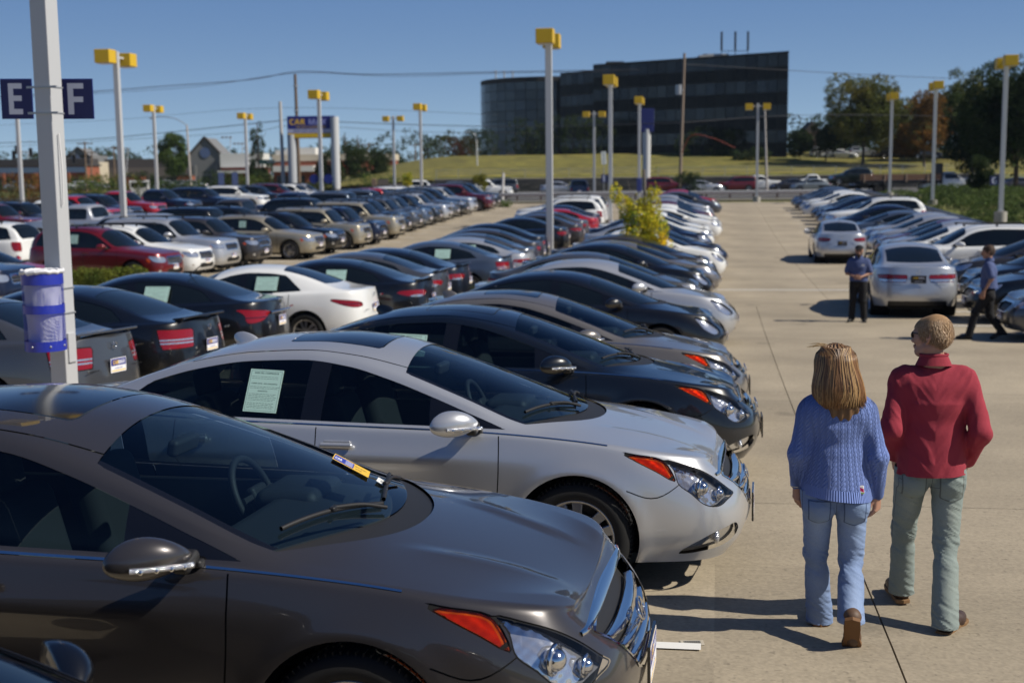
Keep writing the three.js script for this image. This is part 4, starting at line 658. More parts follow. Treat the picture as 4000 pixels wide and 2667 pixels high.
{
  const lot = new THREE.Group(); lot.name = 'parking_lot'; lot.userData.kind = 'structure'; scene.add(lot);
  const base = new THREE.PlaneGeometry(122, 116, 4, 130).rotateX(-Math.PI / 2); base.rotateY(-RD); { const c = uv2w(-31, 42); base.translate(c.x, 0, c.z); } onLot(base, -0.05);
  mesh('joint_bed', base, std([0.05, 0.046, 0.04], 0.95), lot);
  const us0 = [], us1 = []; for (let k = -14; k <= 4; k++) { us0.push(k * 5.6); us1.push(k * 5.6 + 1.8); }
  const vs = []; for (let k = -2; k <= 14; k++) vs.push(2.1 + 6.85 * k);
  for (let j = 0; j + 1 < vs.length; j++) { const us = vs[j] < 20 ? us0 : us1; for (let i = 0; i + 1 < us.length; i++) {
    if (us[i + 1] < -34 && vs[j + 1] < 20) continue;
    const g = new THREE.BoxGeometry(us[i + 1] - us[i] - 0.010, 0.06, vs[j + 1] - vs[j] - 0.010, 2, 1, 6); g.translate(0, -0.03, 0); g.rotateY(-RD);
    const c = uv2w((us[i] + us[i + 1]) / 2, (vs[j] + vs[j + 1]) / 2); g.translate(c.x, 0, c.z); onLot(g);
    const p = g.attributes.position, uvs = g.attributes.uv; for (let k = 0; k < p.count; k++) uvs.setXY(k, p.getX(k) * UX.x + p.getZ(k) * UX.z, p.getX(k) * VX.x + p.getZ(k) * VX.z);
    mesh('concrete_slab', g, slabMats[Math.floor(rnd() * 4)], lot);
  } }
  // painted lines
  const lineMat = std([0.74, 0.73, 0.69], 0.75);
  const line = (a, b, w = 0.1) => { const d = b.clone().sub(a), l = Math.hypot(d.x, d.z), g = new THREE.PlaneGeometry(l, w, Math.max(2, Math.round(l / 1.5)), 1).rotateX(-Math.PI / 2); g.rotateY(-Math.atan2(d.z, d.x)); g.translate((a.x + b.x) / 2, 0, (a.z + b.z) / 2); onLot(g, 0.008); const p = g.attributes.position, u = g.attributes.uv; for (let k = 0; k < p.count; k++) u.setXY(k, p.getX(k), p.getZ(k)); mesh('painted_line', g, lineMat, lot); };
  const endAt = (x, z, len) => line(V(x, 0, z), V(x, 0, z).addScaledVector(UX, len));
  endAt(0.95, -6.28, -5.4);
  { const a = V(5.4, 0, -34.75); line(a, a.clone().addScaledVector(UX, 9.5), 0.14); }
  for (let d = 25; d < 92; d += 3.05) { const x = d < 45 ? lerp(9.0, 12.2, (d - 25) / 20) : lerp(12.2, 19.6, (d - 45) / 46); endAt(x - 0.6, -d - 0.2, 5.4); }
  for (let d = 48.6; d < 96; d += 2.9) { const x = lerp(-7.4, -0.6, (d - 48.6) / 46); endAt(x + 0.5, -d + 0.2, -5.2); }
  // torn paper label stuck to the ground by the near line
  const lab = thing('paper_label', 'small torn paper label with barcode stuck to the concrete by the white line', 'label', null, 0); const c = G(2705, 2513); lab.position.set(c.x, gy(c.z) + 0.004, c.z);
  mesh('label_sheet', rbox(0.12, 0.003, 0.07, 0.001), std(0xffffff, 0.7, 0, { map: canvasTex(128, 64, (k, w, h) => { k.fillStyle = '#b3aa98'; k.fillRect(0, 0, w, h); k.fillStyle = '#7d7a72'; k.fillRect(16, 8, 96, 48); k.fillStyle = '#3d3c3a'; for (let i = 0; i < 22; i++) k.fillRect(22 + i * 4, 12, 1 + (i * 5) % 3, 40); }) }), lab);
}
// grass and asphalt
const grassTex = noiseTex(512, 512, (x, y) => { const n = fbm(x * 30, y * 30, 1, 4), m = noise3(x * 90, y * 90, 6), k = 0.6 + n * 0.5 + (m - 0.5) * 0.3; return [k * (0.92 + 0.16 * noise3(x * 12, y * 12, 8)), k, k * 0.85]; }, true);
grassTex.repeat.set(1 / 12, 1 / 12);
const grassMat = std([0.19, 0.19, 0.045], 0.95, 0, { map: grassTex });
const worldUV = (g) => { const p = g.attributes.position, u = g.attributes.uv; for (let i = 0; i < p.count; i++) u.setXY(i, p.getX(i), p.getZ(i)); return g; };
{
  const land = new THREE.PlaneGeometry(3200, 3000, 80, 80).rotateX(-Math.PI / 2).translate(0, 0, -1100), p = land.attributes.position;
  for (let i = 0; i < p.count; i++) p.setY(i, p.getZ(i) > -125 ? -0.6 : 0.55);
  const near = new THREE.PlaneGeometry(420, 300, 60, 150).rotateX(-Math.PI / 2).translate(0, 0, -60); const q = near.attributes.position;
  for (let i = 0; i < q.count; i++) { const x = q.getX(i), z = q.getZ(i), r = x - (14.6 + (-z - 20) * 0.162); q.setY(i, gy(z) - 0.12 + (r > 0 && z > -108 ? 0.55 * sstep(0.3, 4, r) : 0)); }
  near.computeVertexNormals(); land.computeVertexNormals();
  mesh('terrain', worldUV(land), grassMat).userData.kind = 'structure';
  mesh('verge', worldUV(near), grassMat).userData.kind = 'structure';
  const road = new THREE.PlaneGeometry(420, 56, 4, 2).rotateX(-Math.PI / 2).rotateY(0.02).translate(10, 0.83, -143);
  mesh('road', worldUV(road), std([0.12, 0.118, 0.115], 0.9, 0, { map: concreteTex })).userData.kind = 'structure';
  for (const [z, w] of [[-128, 0.15], [-143.3, 0.12], [-143.0, 0.12], [-158, 0.15]]) mesh('road_line', new THREE.PlaneGeometry(410, w).rotateX(-Math.PI / 2).rotateY(0.02).translate(10, 0.84, z), std([0.5, 0.48, 0.4], 0.8)).userData.kind = 'structure';
  const kerb = mesh('kerb', [box(120, 0.14, 0.2, -10, 0.87, -111.2), box(120, 0.14, 0.2, -10, 0.87, -114.4)], std([0.42, 0.39, 0.34], 0.85)); kerb.userData.kind = 'structure';
  mesh('mulch_strip', box(120, 0.05, 3, -10, 0.84, -112.8), std([0.16, 0.085, 0.055], 0.95)).userData.kind = 'structure';
  // retaining wall in courses of blocks, lawn above
  const wall = thing('retaining_wall', 'long dark grey stone block retaining wall below the lawn', 'wall'), wm = [std([0.055, 0.054, 0.056], 0.9), std([0.075, 0.072, 0.07], 0.9), std([0.04, 0.04, 0.043], 0.9)];
  const stuff = [[], [], []]; for (let r = 0; r < 8; r++) for (let x = -10 + (r % 2) * 0.6; x < 66; x += 1.2) stuff[Math.floor(rnd() * 3)].push(box(1.17, 0.19, 0.3, x, 0.92 + r * 0.205, -173 + r * 0.012 + rr(-0.02, 0.02)));
  stuff.forEach((s, i) => { mesh('wall_block', s, wm[i], wall).userData.kind = 'stuff'; });
  mesh('wall_core', box(76, 1.75, 0.3, 28, 1.62, -173.35), std([0.02, 0.02, 0.02], 0.95), wall); mesh('wall_cap', box(76.4, 0.09, 0.42, 28, 2.53, -173.1), std([0.30, 0.30, 0.29], 0.85), wall);
  const hill = new THREE.PlaneGeometry(260, 150, 130, 60).rotateX(-Math.PI / 2).translate(70, 0, -248.4), h = hill.attributes.position;
  for (let i = 0; i < h.count; i++) { const x = h.getX(i), z = h.getZ(i), e = sstep(-44, -8, x), t = clamp((-z - 173.4) / 40, 0, 1); h.setY(i, 0.5 + e * (2.0 + 3.7 * Math.pow(t, 0.9)) + (fbm(x * 0.05, z * 0.05, 3, 2) - 0.4) * 0.5 * t); }
  hill.computeVertexNormals(); worldUV(hill);
  const stripeTex = noiseTex(256, 1024, (x, y) => { const b = 0.5 + 0.5 * Math.sin((y * 150 + 1.4 * noise3(x * 5, y * 30, 2)) * 6.283 / 4.2), n = fbm(x * 40, y * 200, 4, 3), k = 0.55 + n * 0.6; return [k * lerp(0.62, 1.08, b), k * lerp(0.68, 1.0, b), k * lerp(0.62, 0.9, b)]; }, true);
  stripeTex.repeat.set(1 / 60, 1 / 150);
  mesh('lawn', hill, std([0.30, 0.285, 0.055], 0.95, 0, { map: stripeTex })).userData.kind = 'structure';
}
const hillY = (x, z) => 0.5 + sstep(-44, -8, x) * (2.0 + 3.7 * Math.pow(clamp((-z - 173.4) / 40, 0, 1), 0.9));
// ---------------------------------------------------------------- the dark glass office building
{
  const b = thing('office_building', 'large dark glass office building with curved left end above the lawn', 'building');
  const vision = [phys([0.012, 0.016, 0.02], 0.06, 0, { ior: 1.46 }), phys([0.016, 0.02, 0.024], 0.09, 0, { ior: 1.52 }), phys([0.008, 0.01, 0.013], 0.05, 0, { ior: 1.42 })], spandrel = [phys([0.006, 0.007, 0.009], 0.2, 0, { ior: 1.25 }), phys([0.008, 0.009, 0.011], 0.24, 0, { ior: 1.28 })], frame = std([0.006, 0.006, 0.007], 0.5), roofM = std([0.03, 0.03, 0.032], 0.8);
  const vg = new THREE.BoxGeometry(1, 1, 0.08);
  const towerV = [phys([0.02, 0.03, 0.038], 0.07, 0, { ior: 1.66 }), phys([0.016, 0.024, 0.03], 0.08, 0, { ior: 1.56 })];
  const wallRun = (pts, y0, y1, rows, bands, own) => { // panels on a polyline of ground points
    for (let i = 0; i + 1 < pts.length; i++) { const a = pts[i], c = pts[i + 1], dx = c.x - a.x, dz = c.z - a.z, w = Math.hypot(dx, dz), ang = -Math.atan2(dz, dx), h = (y1 - y0) / rows;
      for (let r = 0; r < rows; r++) { const isV = bands[r % bands.length], m = mesh(isV ? 'window_pane' : 'glass_panel', vg, isV ? (own ? own[Math.floor(rnd() * 2)] : vision[Math.floor(rnd() * 3)]) : spandrel[Math.floor(rnd() * 2)], b); m.scale.set(w - 0.11, h - 0.11, 1); m.position.set((a.x + c.x) / 2, y0 + h * (r + 0.5), (a.z + c.z) / 2); m.rotation.set(isV ? rr(-0.012, 0.012) : 0, ang + (isV ? rr(-0.012, 0.012) : 0), 0); } }
  };
  const back = (pts, y0, y1, off) => { const s = new THREE.Shape(); const q = [...pts]; s.moveTo(q[0].x, -q[0].z); for (const p of q.slice(1)) s.lineTo(p.x, -p.z); s.lineTo(q[q.length - 1].x + off.x, -q[q.length - 1].z - off.z); s.lineTo(q[0].x + off.x, -q[0].z - off.z); return new THREE.ExtrudeGeometry(s, { depth: y1 - y0, bevelEnabled: false }).rotateX(-Math.PI / 2).translate(0, y0, 0); };
  const at2 = (px, d) => { const p = P(px, 600, d); return V(p.x, 0, p.z); };
  const line = (p, q, n) => Array.from({ length: n + 1 }, (_, i) => p.clone().lerp(q, i / n));
  const BASE = 5.6;
  const main = line(at2(2318, 221), at2(3076, 200), 20), mid = line(at2(2190, 233), at2(2330, 226), 6);
  const tower = []; { const c = at2(2085, 250), R = 13.2; for (let i = 0; i <= 11; i++) { const a = Math.PI * (1.03 - i * 0.052); tower.push(V(c.x + R * Math.cos(a) + 3, 0, c.z + R * Math.sin(a))); } }
  wallRun(main, BASE, 21.2, 8, [0, 1]); wallRun(mid, BASE, 20.7, 8, [0, 1]); wallRun(tower, BASE - 0.3, 20.3, 8, [1, 1], towerV);
  const inn = (pts, d) => pts.map((p) => V(p.x, 0, p.z - d));
  mesh('facade_frame', [back(inn(main, 0.12), BASE - 1, 21.25, V(6, 0, -34)), back(inn(mid, 0.12), BASE - 1, 20.75, V(4, 0, -22)), back(inn(tower, 0.14), BASE - 1.5, 20.35, V(10, 0, -8)), back([at2(2125, 244), at2(2205, 236)], BASE - 1, 20.4, V(3, 0, -14))], frame, b);
  mesh('parapet', [back(inn(main, -0.15), 21.25, 21.5, V(6, 0, -34)), back(inn(mid, -0.15), 20.75, 21.0, V(4, 0, -22)), back(inn(tower, -0.5), 19.95, 20.75, V(10, 0, -8))], roofM, b);
  const bx = (w, h, d, px, dep, y, m, n) => { const p = at2(px, dep); mesh(n, box(w, h, d, p.x, y, p.z), m, b); };
  const lightM = std([0.4, 0.4, 0.39], 0.7);
  bx(4.2, 0.9, 2.5, 2790, 214, 21.9, lightM, 'roof_unit'); bx(2.2, 0.6, 2, 2752, 213, 21.8, lightM, 'roof_unit'); bx(3, 0.7, 2, 2402, 224, 21.8, roofM, 'roof_unit');
  for (const px of [2815, 2868, 2917]) { const p = at2(px, 212); mesh('antenna', [cyl(0.06, 0.06, 1.8, 8, p.x, 22.2, p.z), cyl(0.17, 0.17, 3.0, 10, p.x, 24.3, p.z)], frame, b); }
  { const a = at2(2815, 212), c = at2(2917, 212); mesh('antenna_rail', [rod(V(a.x, 22.7, a.z), V(c.x, 22.7, c.z), 0.05), rod(V(a.x, 22.0, a.z), V(c.x, 22.0, c.z), 0.05)], frame, b); }
  for (const [px, h] of [[1940, 2.0], [1973, 1.9], [2006, 1.9]]) { const p = at2(px, 245); mesh('roof_mast', cyl(0.12, 0.12, h, 8, p.x, 20.6 + h / 2, p.z), lightM, b); }
}
// ---------------------------------------------------------------- trees and shrubs
const LEAF = phys([1, 1, 1], 0.9, 0, { transmission: 0.3, thickness: 0, side: THREE.DoubleSide, specularIntensity: 0.15, vertexColors: true });
function leafGeo(n, s, seedv) { // a spray of leaf-shaped faces
  const pos = [], nor = [], idx = []; let k = seedv;
  const r = () => { k = (k * 1664525 + 1013904223) >>> 0; return k / 4294967296; };
  for (let i = 0; i < n; i++) { const c = V(r() - 0.5, r() - 0.5, r() - 0.5).multiplyScalar(1.5 * s), a = V(r() - 0.5, r() - 0.5, r() - 0.5).normalize(), b = V(r() - 0.5, r() - 0.5, r() - 0.5).cross(a).normalize(), l = s * (0.35 + 0.3 * r()), w = l * 0.42, o = pos.length / 3, n3 = a.clone().cross(b);
    for (const p of [c.clone().addScaledVector(a, -l), c.clone().addScaledVector(b, w).addScaledVector(n3, w * 0.3), c.clone().addScaledVector(a, l), c.clone().addScaledVector(b, -w).addScaledVector(n3, w * 0.3)]) { pos.push(p.x, p.y, p.z); nor.push(n3.x, n3.y, n3.z); } idx.push(o, o + 1, o + 2, o, o + 2, o + 3); }
  const g = new THREE.BufferGeometry(); g.setAttribute('position', new THREE.BufferAttribute(new Float32Array(pos), 3)); g.setAttribute('normal', new THREE.BufferAttribute(new Float32Array(nor), 3)); g.setAttribute('uv', new THREE.BufferAttribute(new Float32Array(pos.length / 3 * 2), 2)); g.setIndex(idx); return g;
}
const bark = std([0.09, 0.07, 0.055], 0.95);
// lobes: [x, y, z, rx, ry, rz]; colours: list of linear triples
const LEAVES = 5; let GAP = 0.38;
function crown(parent, lobes, count, size, cols, hollow = 0.55, name = 'crown') {
  const gs = [0, 1, 2, 3].map(() => leafGeo(LEAVES, size, Math.floor(rnd() * 1e9))), nv = LEAVES * 4, pos = new Float32Array(count * nv * 3), nor = new Float32Array(count * nv * 3), cl = new Float32Array(count * nv * 3), idx = [], q = new THREE.Quaternion(), v = V(0, 0, 0);
  const vol = lobes.map((l) => l[3] * l[4] * l[5]), tot = vol.reduce((a, b) => a + b, 0), off = rnd() * 100; let n = 0, guard = 0;
  while (n < count && guard++ < count * 30) {
    let t = rnd() * tot, k = 0; while (k < lobes.length - 1 && t > vol[k]) { t -= vol[k]; k++; }
    const l = lobes[k], d = V(rr(-1, 1), rr(-1, 1), rr(-1, 1)); if (d.lengthSq() > 1 || d.lengthSq() < 1e-4) continue; const r0 = d.length(); d.normalize(); const rad = lerp(hollow, 1.06, Math.pow(r0, 0.6));
    const p = V(l[0] + d.x * l[3] * rad, l[1] + d.y * l[4] * rad, l[2] + d.z * l[5] * rad);
    const gap = fbm(p.x / (size * 7) + off, p.y / (size * 7), p.z / (size * 7), 3); if (gap < GAP) continue;
    const c = cols[Math.floor(clamp(noise3(p.x / (size * 10) + 9, p.y / (size * 10), p.z / (size * 10) + off) * 1.2 - 0.1 + rr(-0.2, 0.2), 0, 0.999) * cols.length)], w = rr(0.7, 1.3), s = rr(0.7, 1.35), g = gs[n % 4], gp = g.attributes.position.array, gn = g.attributes.normal.array;
    q.setFromEuler(new THREE.Euler(rr(0, 6.3), rr(0, 6.3), rr(0, 6.3)));
    for (let i = 0; i < nv; i++) { const o = (n * nv + i) * 3; v.set(gp[i * 3], gp[i * 3 + 1], gp[i * 3 + 2]).multiplyScalar(s).applyQuaternion(q).add(p); pos[o] = v.x; pos[o + 1] = v.y; pos[o + 2] = v.z; v.set(gn[i * 3], gn[i * 3 + 1], gn[i * 3 + 2]).applyQuaternion(q); nor[o] = v.x; nor[o + 1] = v.y; nor[o + 2] = v.z; cl[o] = c[0] * w; cl[o + 1] = c[1] * w; cl[o + 2] = c[2] * w; }
    for (let i = 0; i < LEAVES; i++) { const o = n * nv + i * 4; idx.push(o, o + 2, o + 1, o, o + 3, o + 2); } n++;
  }
  const g = new THREE.BufferGeometry(); for (const [k, a] of [['position', pos], ['normal', nor], ['color', cl]]) g.setAttribute(k, new THREE.BufferAttribute(a.subarray(0, n * nv * 3), 3)); g.setIndex(idx);
  return mesh(name, g, LEAF, parent);
}
function trunk(parent, h, r, limbs, spread, top) {
  const gs = [], tip = V(rr(-0.1, 0.1) * h * 0.2, h, rr(-0.1, 0.1) * h * 0.2), mid = V(rr(-0.03, 0.03) * h, h * 0.5, 0);
  gs.push(rod(V(0, -0.2, 0), mid, r, r * 0.75, 10), rod(mid, tip, r * 0.75, r * 0.3, 9));
  for (let i = 0; i < limbs; i++) { const t = rr(0.35, 0.95), a = V(0, 0, 0).lerpVectors(V(0, 0, 0), tip, t), an = i * 2.4 + rr(-0.4, 0.4), e = a.clone().add(V(Math.cos(an) * spread * rr(0.5, 0.9), rr(0.3, 0.7) * (top - a.y), Math.sin(an) * spread * rr(0.5, 0.9))); gs.push(rod(a, e, r * 0.4, r * 0.08, 6)); }
  return mesh('trunk', gs, bark, parent);
}
const boost = (l, k) => l.map((c) => c.map((x) => x * k));
const GREEN = boost([[0.030, 0.052, 0.012], [0.045, 0.07, 0.016], [0.062, 0.085, 0.02]], 1.7), DARK = boost([[0.014, 0.026, 0.010], [0.022, 0.036, 0.012], [0.032, 0.046, 0.014]], 1.6), OLIVE = boost([[0.05, 0.06, 0.014], [0.075, 0.08, 0.018], [0.10, 0.09, 0.02]], 1.75), RUST = boost([[0.09, 0.05, 0.014], [0.14, 0.07, 0.016], [0.07, 0.06, 0.016]], 1.7), YELLOW = boost([[0.22, 0.21, 0.02], [0.34, 0.29, 0.025], [0.13, 0.17, 0.02], [0.42, 0.32, 0.02]], 1.7);
// base at a pixel column and depth, ground y given; W half width, H height
function tree(name, label, px, d, y, H, W, cols, n, size, o = {}) {
  const p = P(px, 700, d), t = thing(name, label, o.cat || 'tree', V(p.x, y, p.z), rr(0, 6), o.group), lobes = [];
  const k = o.lobes || 9;
  for (let i = 0; i < k; i++) { const a = i * 2.4, f = (i + 0.5) / k, h = o.conifer ? f : lerp(0.3, 0.9, f), r = o.conifer ? W * (1 - f) * 0.62 : W * (0.28 + 0.5 * Math.sin(Math.PI * clamp(h, 0.15, 0.9))) * 0.62; const dist = (o.conifer ? 0.3 : 0.62) * (W - r) * rr(0.6, 1.1); lobes.push([Math.cos(a) * dist, H * (o.base || 0.2) + h * H * (1 - (o.base || 0.2)) * (o.conifer ? 0.95 : 0.92), Math.sin(a) * dist, r * rr(0.85, 1.15), (o.conifer ? H / k * 1.1 : r * rr(0.7, 1.0)), r * rr(0.85, 1.15)]); }
  trunk(t, H * (o.conifer ? 0.9 : 0.62), Math.max(0.04, H * 0.018), o.limbs ?? 8, W * 0.8, H * 0.9);
  crown(t, lobes, n, size, cols, o.hollow ?? 0.35); return t;
}
function shrub(name, label, px, d, y, w, h, dep, cols, n, size, o = {}) {
  const p = P(px, 700, d), t = thing(name, label, o.cat || 'shrub', V(p.x, y, p.z), o.turn || 0, o.group), lobes = [], k = o.lobes || Math.max(3, Math.round(w / h * 2));
  for (let i = 0; i < k; i++) { const f = (i + 0.5) / k - 0.5; lobes.push([f * w * 0.9, h * rr(0.32, 0.45), rr(-0.2, 0.2) * dep, w / k * rr(0.75, 1.0) + h * 0.15, h * rr(0.5, 0.62), dep * 0.5]); }
  mesh('stem', Array.from({ length: Math.min(12, k * 2) }, (_, i) => rod(V((i / Math.min(12, k * 2) - 0.45) * w * 0.8, -0.1, rr(-0.2, 0.2) * dep), V((i / Math.min(12, k * 2) - 0.45) * w * 0.9, h * 0.6, rr(-0.3, 0.3) * dep), 0.03, 0.012, 5)), bark, t);
  crown(t, lobes, n, size, cols, o.hollow ?? 0.3, 'foliage'); return t;
}
// the young yellow tree between the rows
{ const p = Gd(2515, 37.2), t = thing('young_tree', 'slender young tree with yellow-green leaves standing between the centre rows', 'tree', p);
  mesh('trunk', [tube([[0, -0.1, 0], [0.02, 0.8, 0], [-0.02, 1.6, 0.02], [0.03, 2.6, 0], [0.0, 3.3, 0.02]], 0.035, 24, 8), ...[[0.5, 0.9, 1.9, 0.7], [0.6, -0.75, 2.2, 0.1], [0.9, -1.05, 2.75, -0.3], [1.0, 0.5, 2.75, 0.4], [0.75, 0.9, 1.6, -0.4], [1.1, -0.5, 3.0, 0.3]].map(([y0, x, y, z]) => rod(V(0, y0, 0), V(x, y, z), 0.018, 0.005, 6))], std([0.2, 0.17, 0.14], 0.9), t);
  crown(t, [[0.129, 0.98, 0, 0.496, 0.42, 0.5], [-0.215, 1.3, 0.1, 0.496, 0.45, 0.45], [0.258, 1.55, 0, 0.44, 0.5, 0.45], [-0.086, 1.8, 0, 0.44, 0.5, 0.42], [-0.533, 2.3, 0, 0.208, 0.55, 0.26], [-0.275, 2.3, 0.1, 0.224, 0.6, 0.28], [0.043, 2.15, 0, 0.208, 0.6, 0.26], [0.31, 2.35, 0, 0.192, 0.7, 0.24], [-0.791, 2.62, 0, 0.192, 0.32, 0.24], [0.396, 2.95, 0, 0.104, 0.4, 0.13], [-0.473, 2.8, 0, 0.12, 0.35, 0.15], [0.619, 1.12, 0, 0.224, 0.18, 0.28], [-0.172, 0.72, 0, 0.24, 0.2, 0.3], [0.258, 0.62, 0.1, 0.208, 0.18, 0.26]], 3300, 0.062, boost(YELLOW, 1.25), 0.1); }
// right: trees beyond the road, on and beside the hill
tree('maple_tree', 'tall olive green tree on the hill right of the office building', 3370, 186, hillY(50, -186), 13.5, 7.2, OLIVE, 5200, 0.34, { base: 0.12, lobes: 13 });
tree('maple_tree', 'rust orange autumn tree between the olive tree and the dark tree', 3610, 182, hillY(55, -182), 11.5, 5.0, RUST, 3200, 0.32, { base: 0.1, lobes: 10 });
tree('maple_tree', 'slim olive tree rising behind the rust orange tree', 3760, 190, hillY(60, -190), 15, 4.6, OLIVE, 2600, 0.34, { base: 0.1, lobes: 10 });
tree('oak_tree', 'huge dark tree filling the right edge behind the tall lamp pole', 3970, 112, 0.8, 13.2, 6.2, DARK, 9500, 0.26, { base: 0.06, lobes: 16 });
tree('oak_tree', 'dark spreading tree between the rust orange tree and the right edge', 3800, 132, 1.0, 11.2, 4.0, DARK, 5000, 0.26, { base: 0.04, lobes: 12 });
tree('small_tree', 'low dark green tree close to the right end of the office building', 3125, 196, hillY(42, -196), 5.2, 2.7, DARK, 1500, 0.26, { base: 0.05, lobes: 7 });
tree('small_tree', 'dark rounded tree under the olive tree beside the parked white cars', 3225, 192, hillY(46, -192), 6.4, 3.0, DARK, 1700, 0.26, { base: 0.1, lobes: 7 });
tree('upright_shrub', 'upright leafy shrub behind the guard rail left of the letter G sign', 3832, 92, 1.1, 3.6, 1.25, DARK, 2200, 0.12, { base: 0.02, lobes: 8, cat: 'shrub' });
for (const [px, d, H, W, cols, lab] of [[3300, 204, 8, 5, DARK, 'dark tree filling in behind the trunk of the olive tree'], [3480, 206, 9.5, 5.5, OLIVE, 'broad olive tree between the tall olive tree and the orange one'], [3700, 200, 10, 6, DARK, 'dark broad tree behind the rust orange tree'], [3850, 196, 12, 6, DARK, 'dark tree behind the letter G sign pole'], [3545, 192, 6, 3.4, RUST, 'low orange-tinged tree beside the rust orange tree']]) tree('background_tree', lab, px, d, hillY(P(px, 600, d).x, -d), H, W, cols, 2400, 0.36, { base: 0.03, lobes: 10 });
// low juniper on the right bank: one mass
{ const j = new THREE.Group(); j.name = 'juniper_groundcover'; tag(j, 'low feathery juniper bushes covering the bank behind the guard rail', 'groundcover', null, 'stuff'); scene.add(j);
  const lobes = []; for (let i = 0; i < 80; i++) { const d = rr(44, 108), off = rr(1.6, 12), x = 14.6 + (d - 20) * 0.162 + off; lobes.push([x, gy(-d) + 0.30 + 0.42 * sstep(1.2, 5, off), -d, rr(0.9, 1.8), rr(0.28, 0.55), rr(1.2, 2.4)]); }
  const m = crown(j, lobes, 19000, 0.12, [[0.07, 0.11, 0.03], [0.10, 0.14, 0.04], [0.045, 0.07, 0.025]], 0.5, 'foliage'); m.userData.kind = 'stuff'; }
// middle distance
shrub('shrub', 'dark evergreen shrub at the foot of the leaning wooden pole', 2690, 128, 0.8, 2.3, 2.5, 1.6, DARK, 1300, 0.14, { lobes: 4 });
tree('young_tree', 'thin yellow-green young tree by the far left kerb island', 1592, 136, 0.8, 3.0, 0.75, YELLOW, 700, 0.12, { base: 0.2, lobes: 6, limbs: 4 });
tree('young_tree', 'yellow-green young tree in front of the retaining wall end', 1868, 116, 0.8, 2.6, 1.0, [[0.16, 0.17, 0.03], [0.22, 0.2, 0.03], [0.1, 0.13, 0.02]], 900, 0.11, { base: 0.15, lobes: 6, limbs: 4 });
// left background
tree('leafy_tree', 'dense green tree between the gabled stores', 678, 205, 0.8, 10.4, 3.4, GREEN, 2600, 0.3, { base: 0.1, lobes: 9 });
tree('evergreen_tree', 'dark broad evergreen left of the blue and yellow pylon sign', 1010, 190, 0.8, 11.2, 2.6, DARK, 2400, 0.28, { base: 0.04, lobes: 10, conifer: true });
tree('pine_tree', 'dark pine right of the pylon sign, in front of the brick store', 1290, 178, 0.8, 6.4, 2.8, DARK, 1900, 0.24, { base: 0.04, lobes: 7 });
tree('pine_tree', 'dark spreading pine, middle one of the group before the brick store', 1395, 186, 0.8, 7.4, 3.0, DARK, 2000, 0.24, { base: 0.04, lobes: 8 });
tree('pine_tree', 'dark pine at the right end of the brick store', 1482, 192, 0.8, 7.4, 2.6, DARK, 1800, 0.24, { base: 0.04, lobes: 8 });
tree('spire_tree', 'narrow dark conifer top above the brick store roof', 1350, 235, 0.8, 11, 1.1, DARK, 420, 0.3, { base: 0.02, lobes: 7, conifer: true, group: 'narrow conifers behind the brick store' });
tree('spire_tree', 'narrow dark conifer behind the brick store, right of its twin', 1402, 240, 0.8, 10.8, 1.1, DARK, 420, 0.3, { base: 0.02, lobes: 7, conifer: true, group: 'narrow conifers behind the brick store' });
{ const j = new THREE.Group(); j.name = 'far_treeline'; tag(j, 'distant line of green trees closing the view left of the office', 'treeline', null, 'stuff'); scene.add(j); const lobes = [];
  for (let i = 0; i < 64; i++) { const px = rr(-300, 1960), d = rr(330, 470), p = P(px, 672, d); lobes.push([p.x, rr(3, 7.5) + (px > 1500 ? 3.5 : 0), p.z, rr(5, 9), rr(3.5, 6.5), rr(4, 7)]); }
  for (let i = 0; i < 40; i++) { const px = rr(3060, 4500), d = rr(240, 330), p = P(px, 672, d); lobes.push([p.x, rr(6, 12), p.z, rr(4, 7), rr(3.5, 6), rr(4, 7)]); }
  crown(j, lobes, 15000, 0.75, [[0.03, 0.05, 0.016], [0.045, 0.065, 0.02], [0.06, 0.07, 0.024]], 0.6, 'foliage').userData.kind = 'stuff'; }
for (const [i, [px, d, w, h, cols, label, n]] of [[1690, 215, 7, 3.8, GREEN, 'green bushes behind the lawn left of the curved office end', 900], [1790, 218, 6, 3.4, [[0.12, 0.035, 0.03], [0.08, 0.05, 0.02], [0.06, 0.06, 0.02]], 'reddish flowering bush left of the curved office end', 800], [1608, 205, 5, 3.0, OLIVE, 'olive bush behind the fence left of the reddish bush', 700], [1870, 226, 5, 5.0, DARK, 'dark bush touching the foot of the curved office end', 800], [2060, 222, 5, 6.5, DARK, 'dark tree-high shrub in front of the curved glass end', 900], [2260, 214, 9, 6.4, DARK, 'wide dark shrub against the middle of the office front', 1500], [2780, 205, 10, 4.6, DARK, 'dark shrub against the office front right of the leaning pole', 1400], [2930, 196, 5.5, 2.0, DARK, 'low dark shrub on the lawn under the right office corner', 700]].entries()) shrub('shrub', label, px, d, px < 1750 ? 1.2 : hillY(P(px, 600, d).x, -d), w, h, 3, cols, n, 0.26);
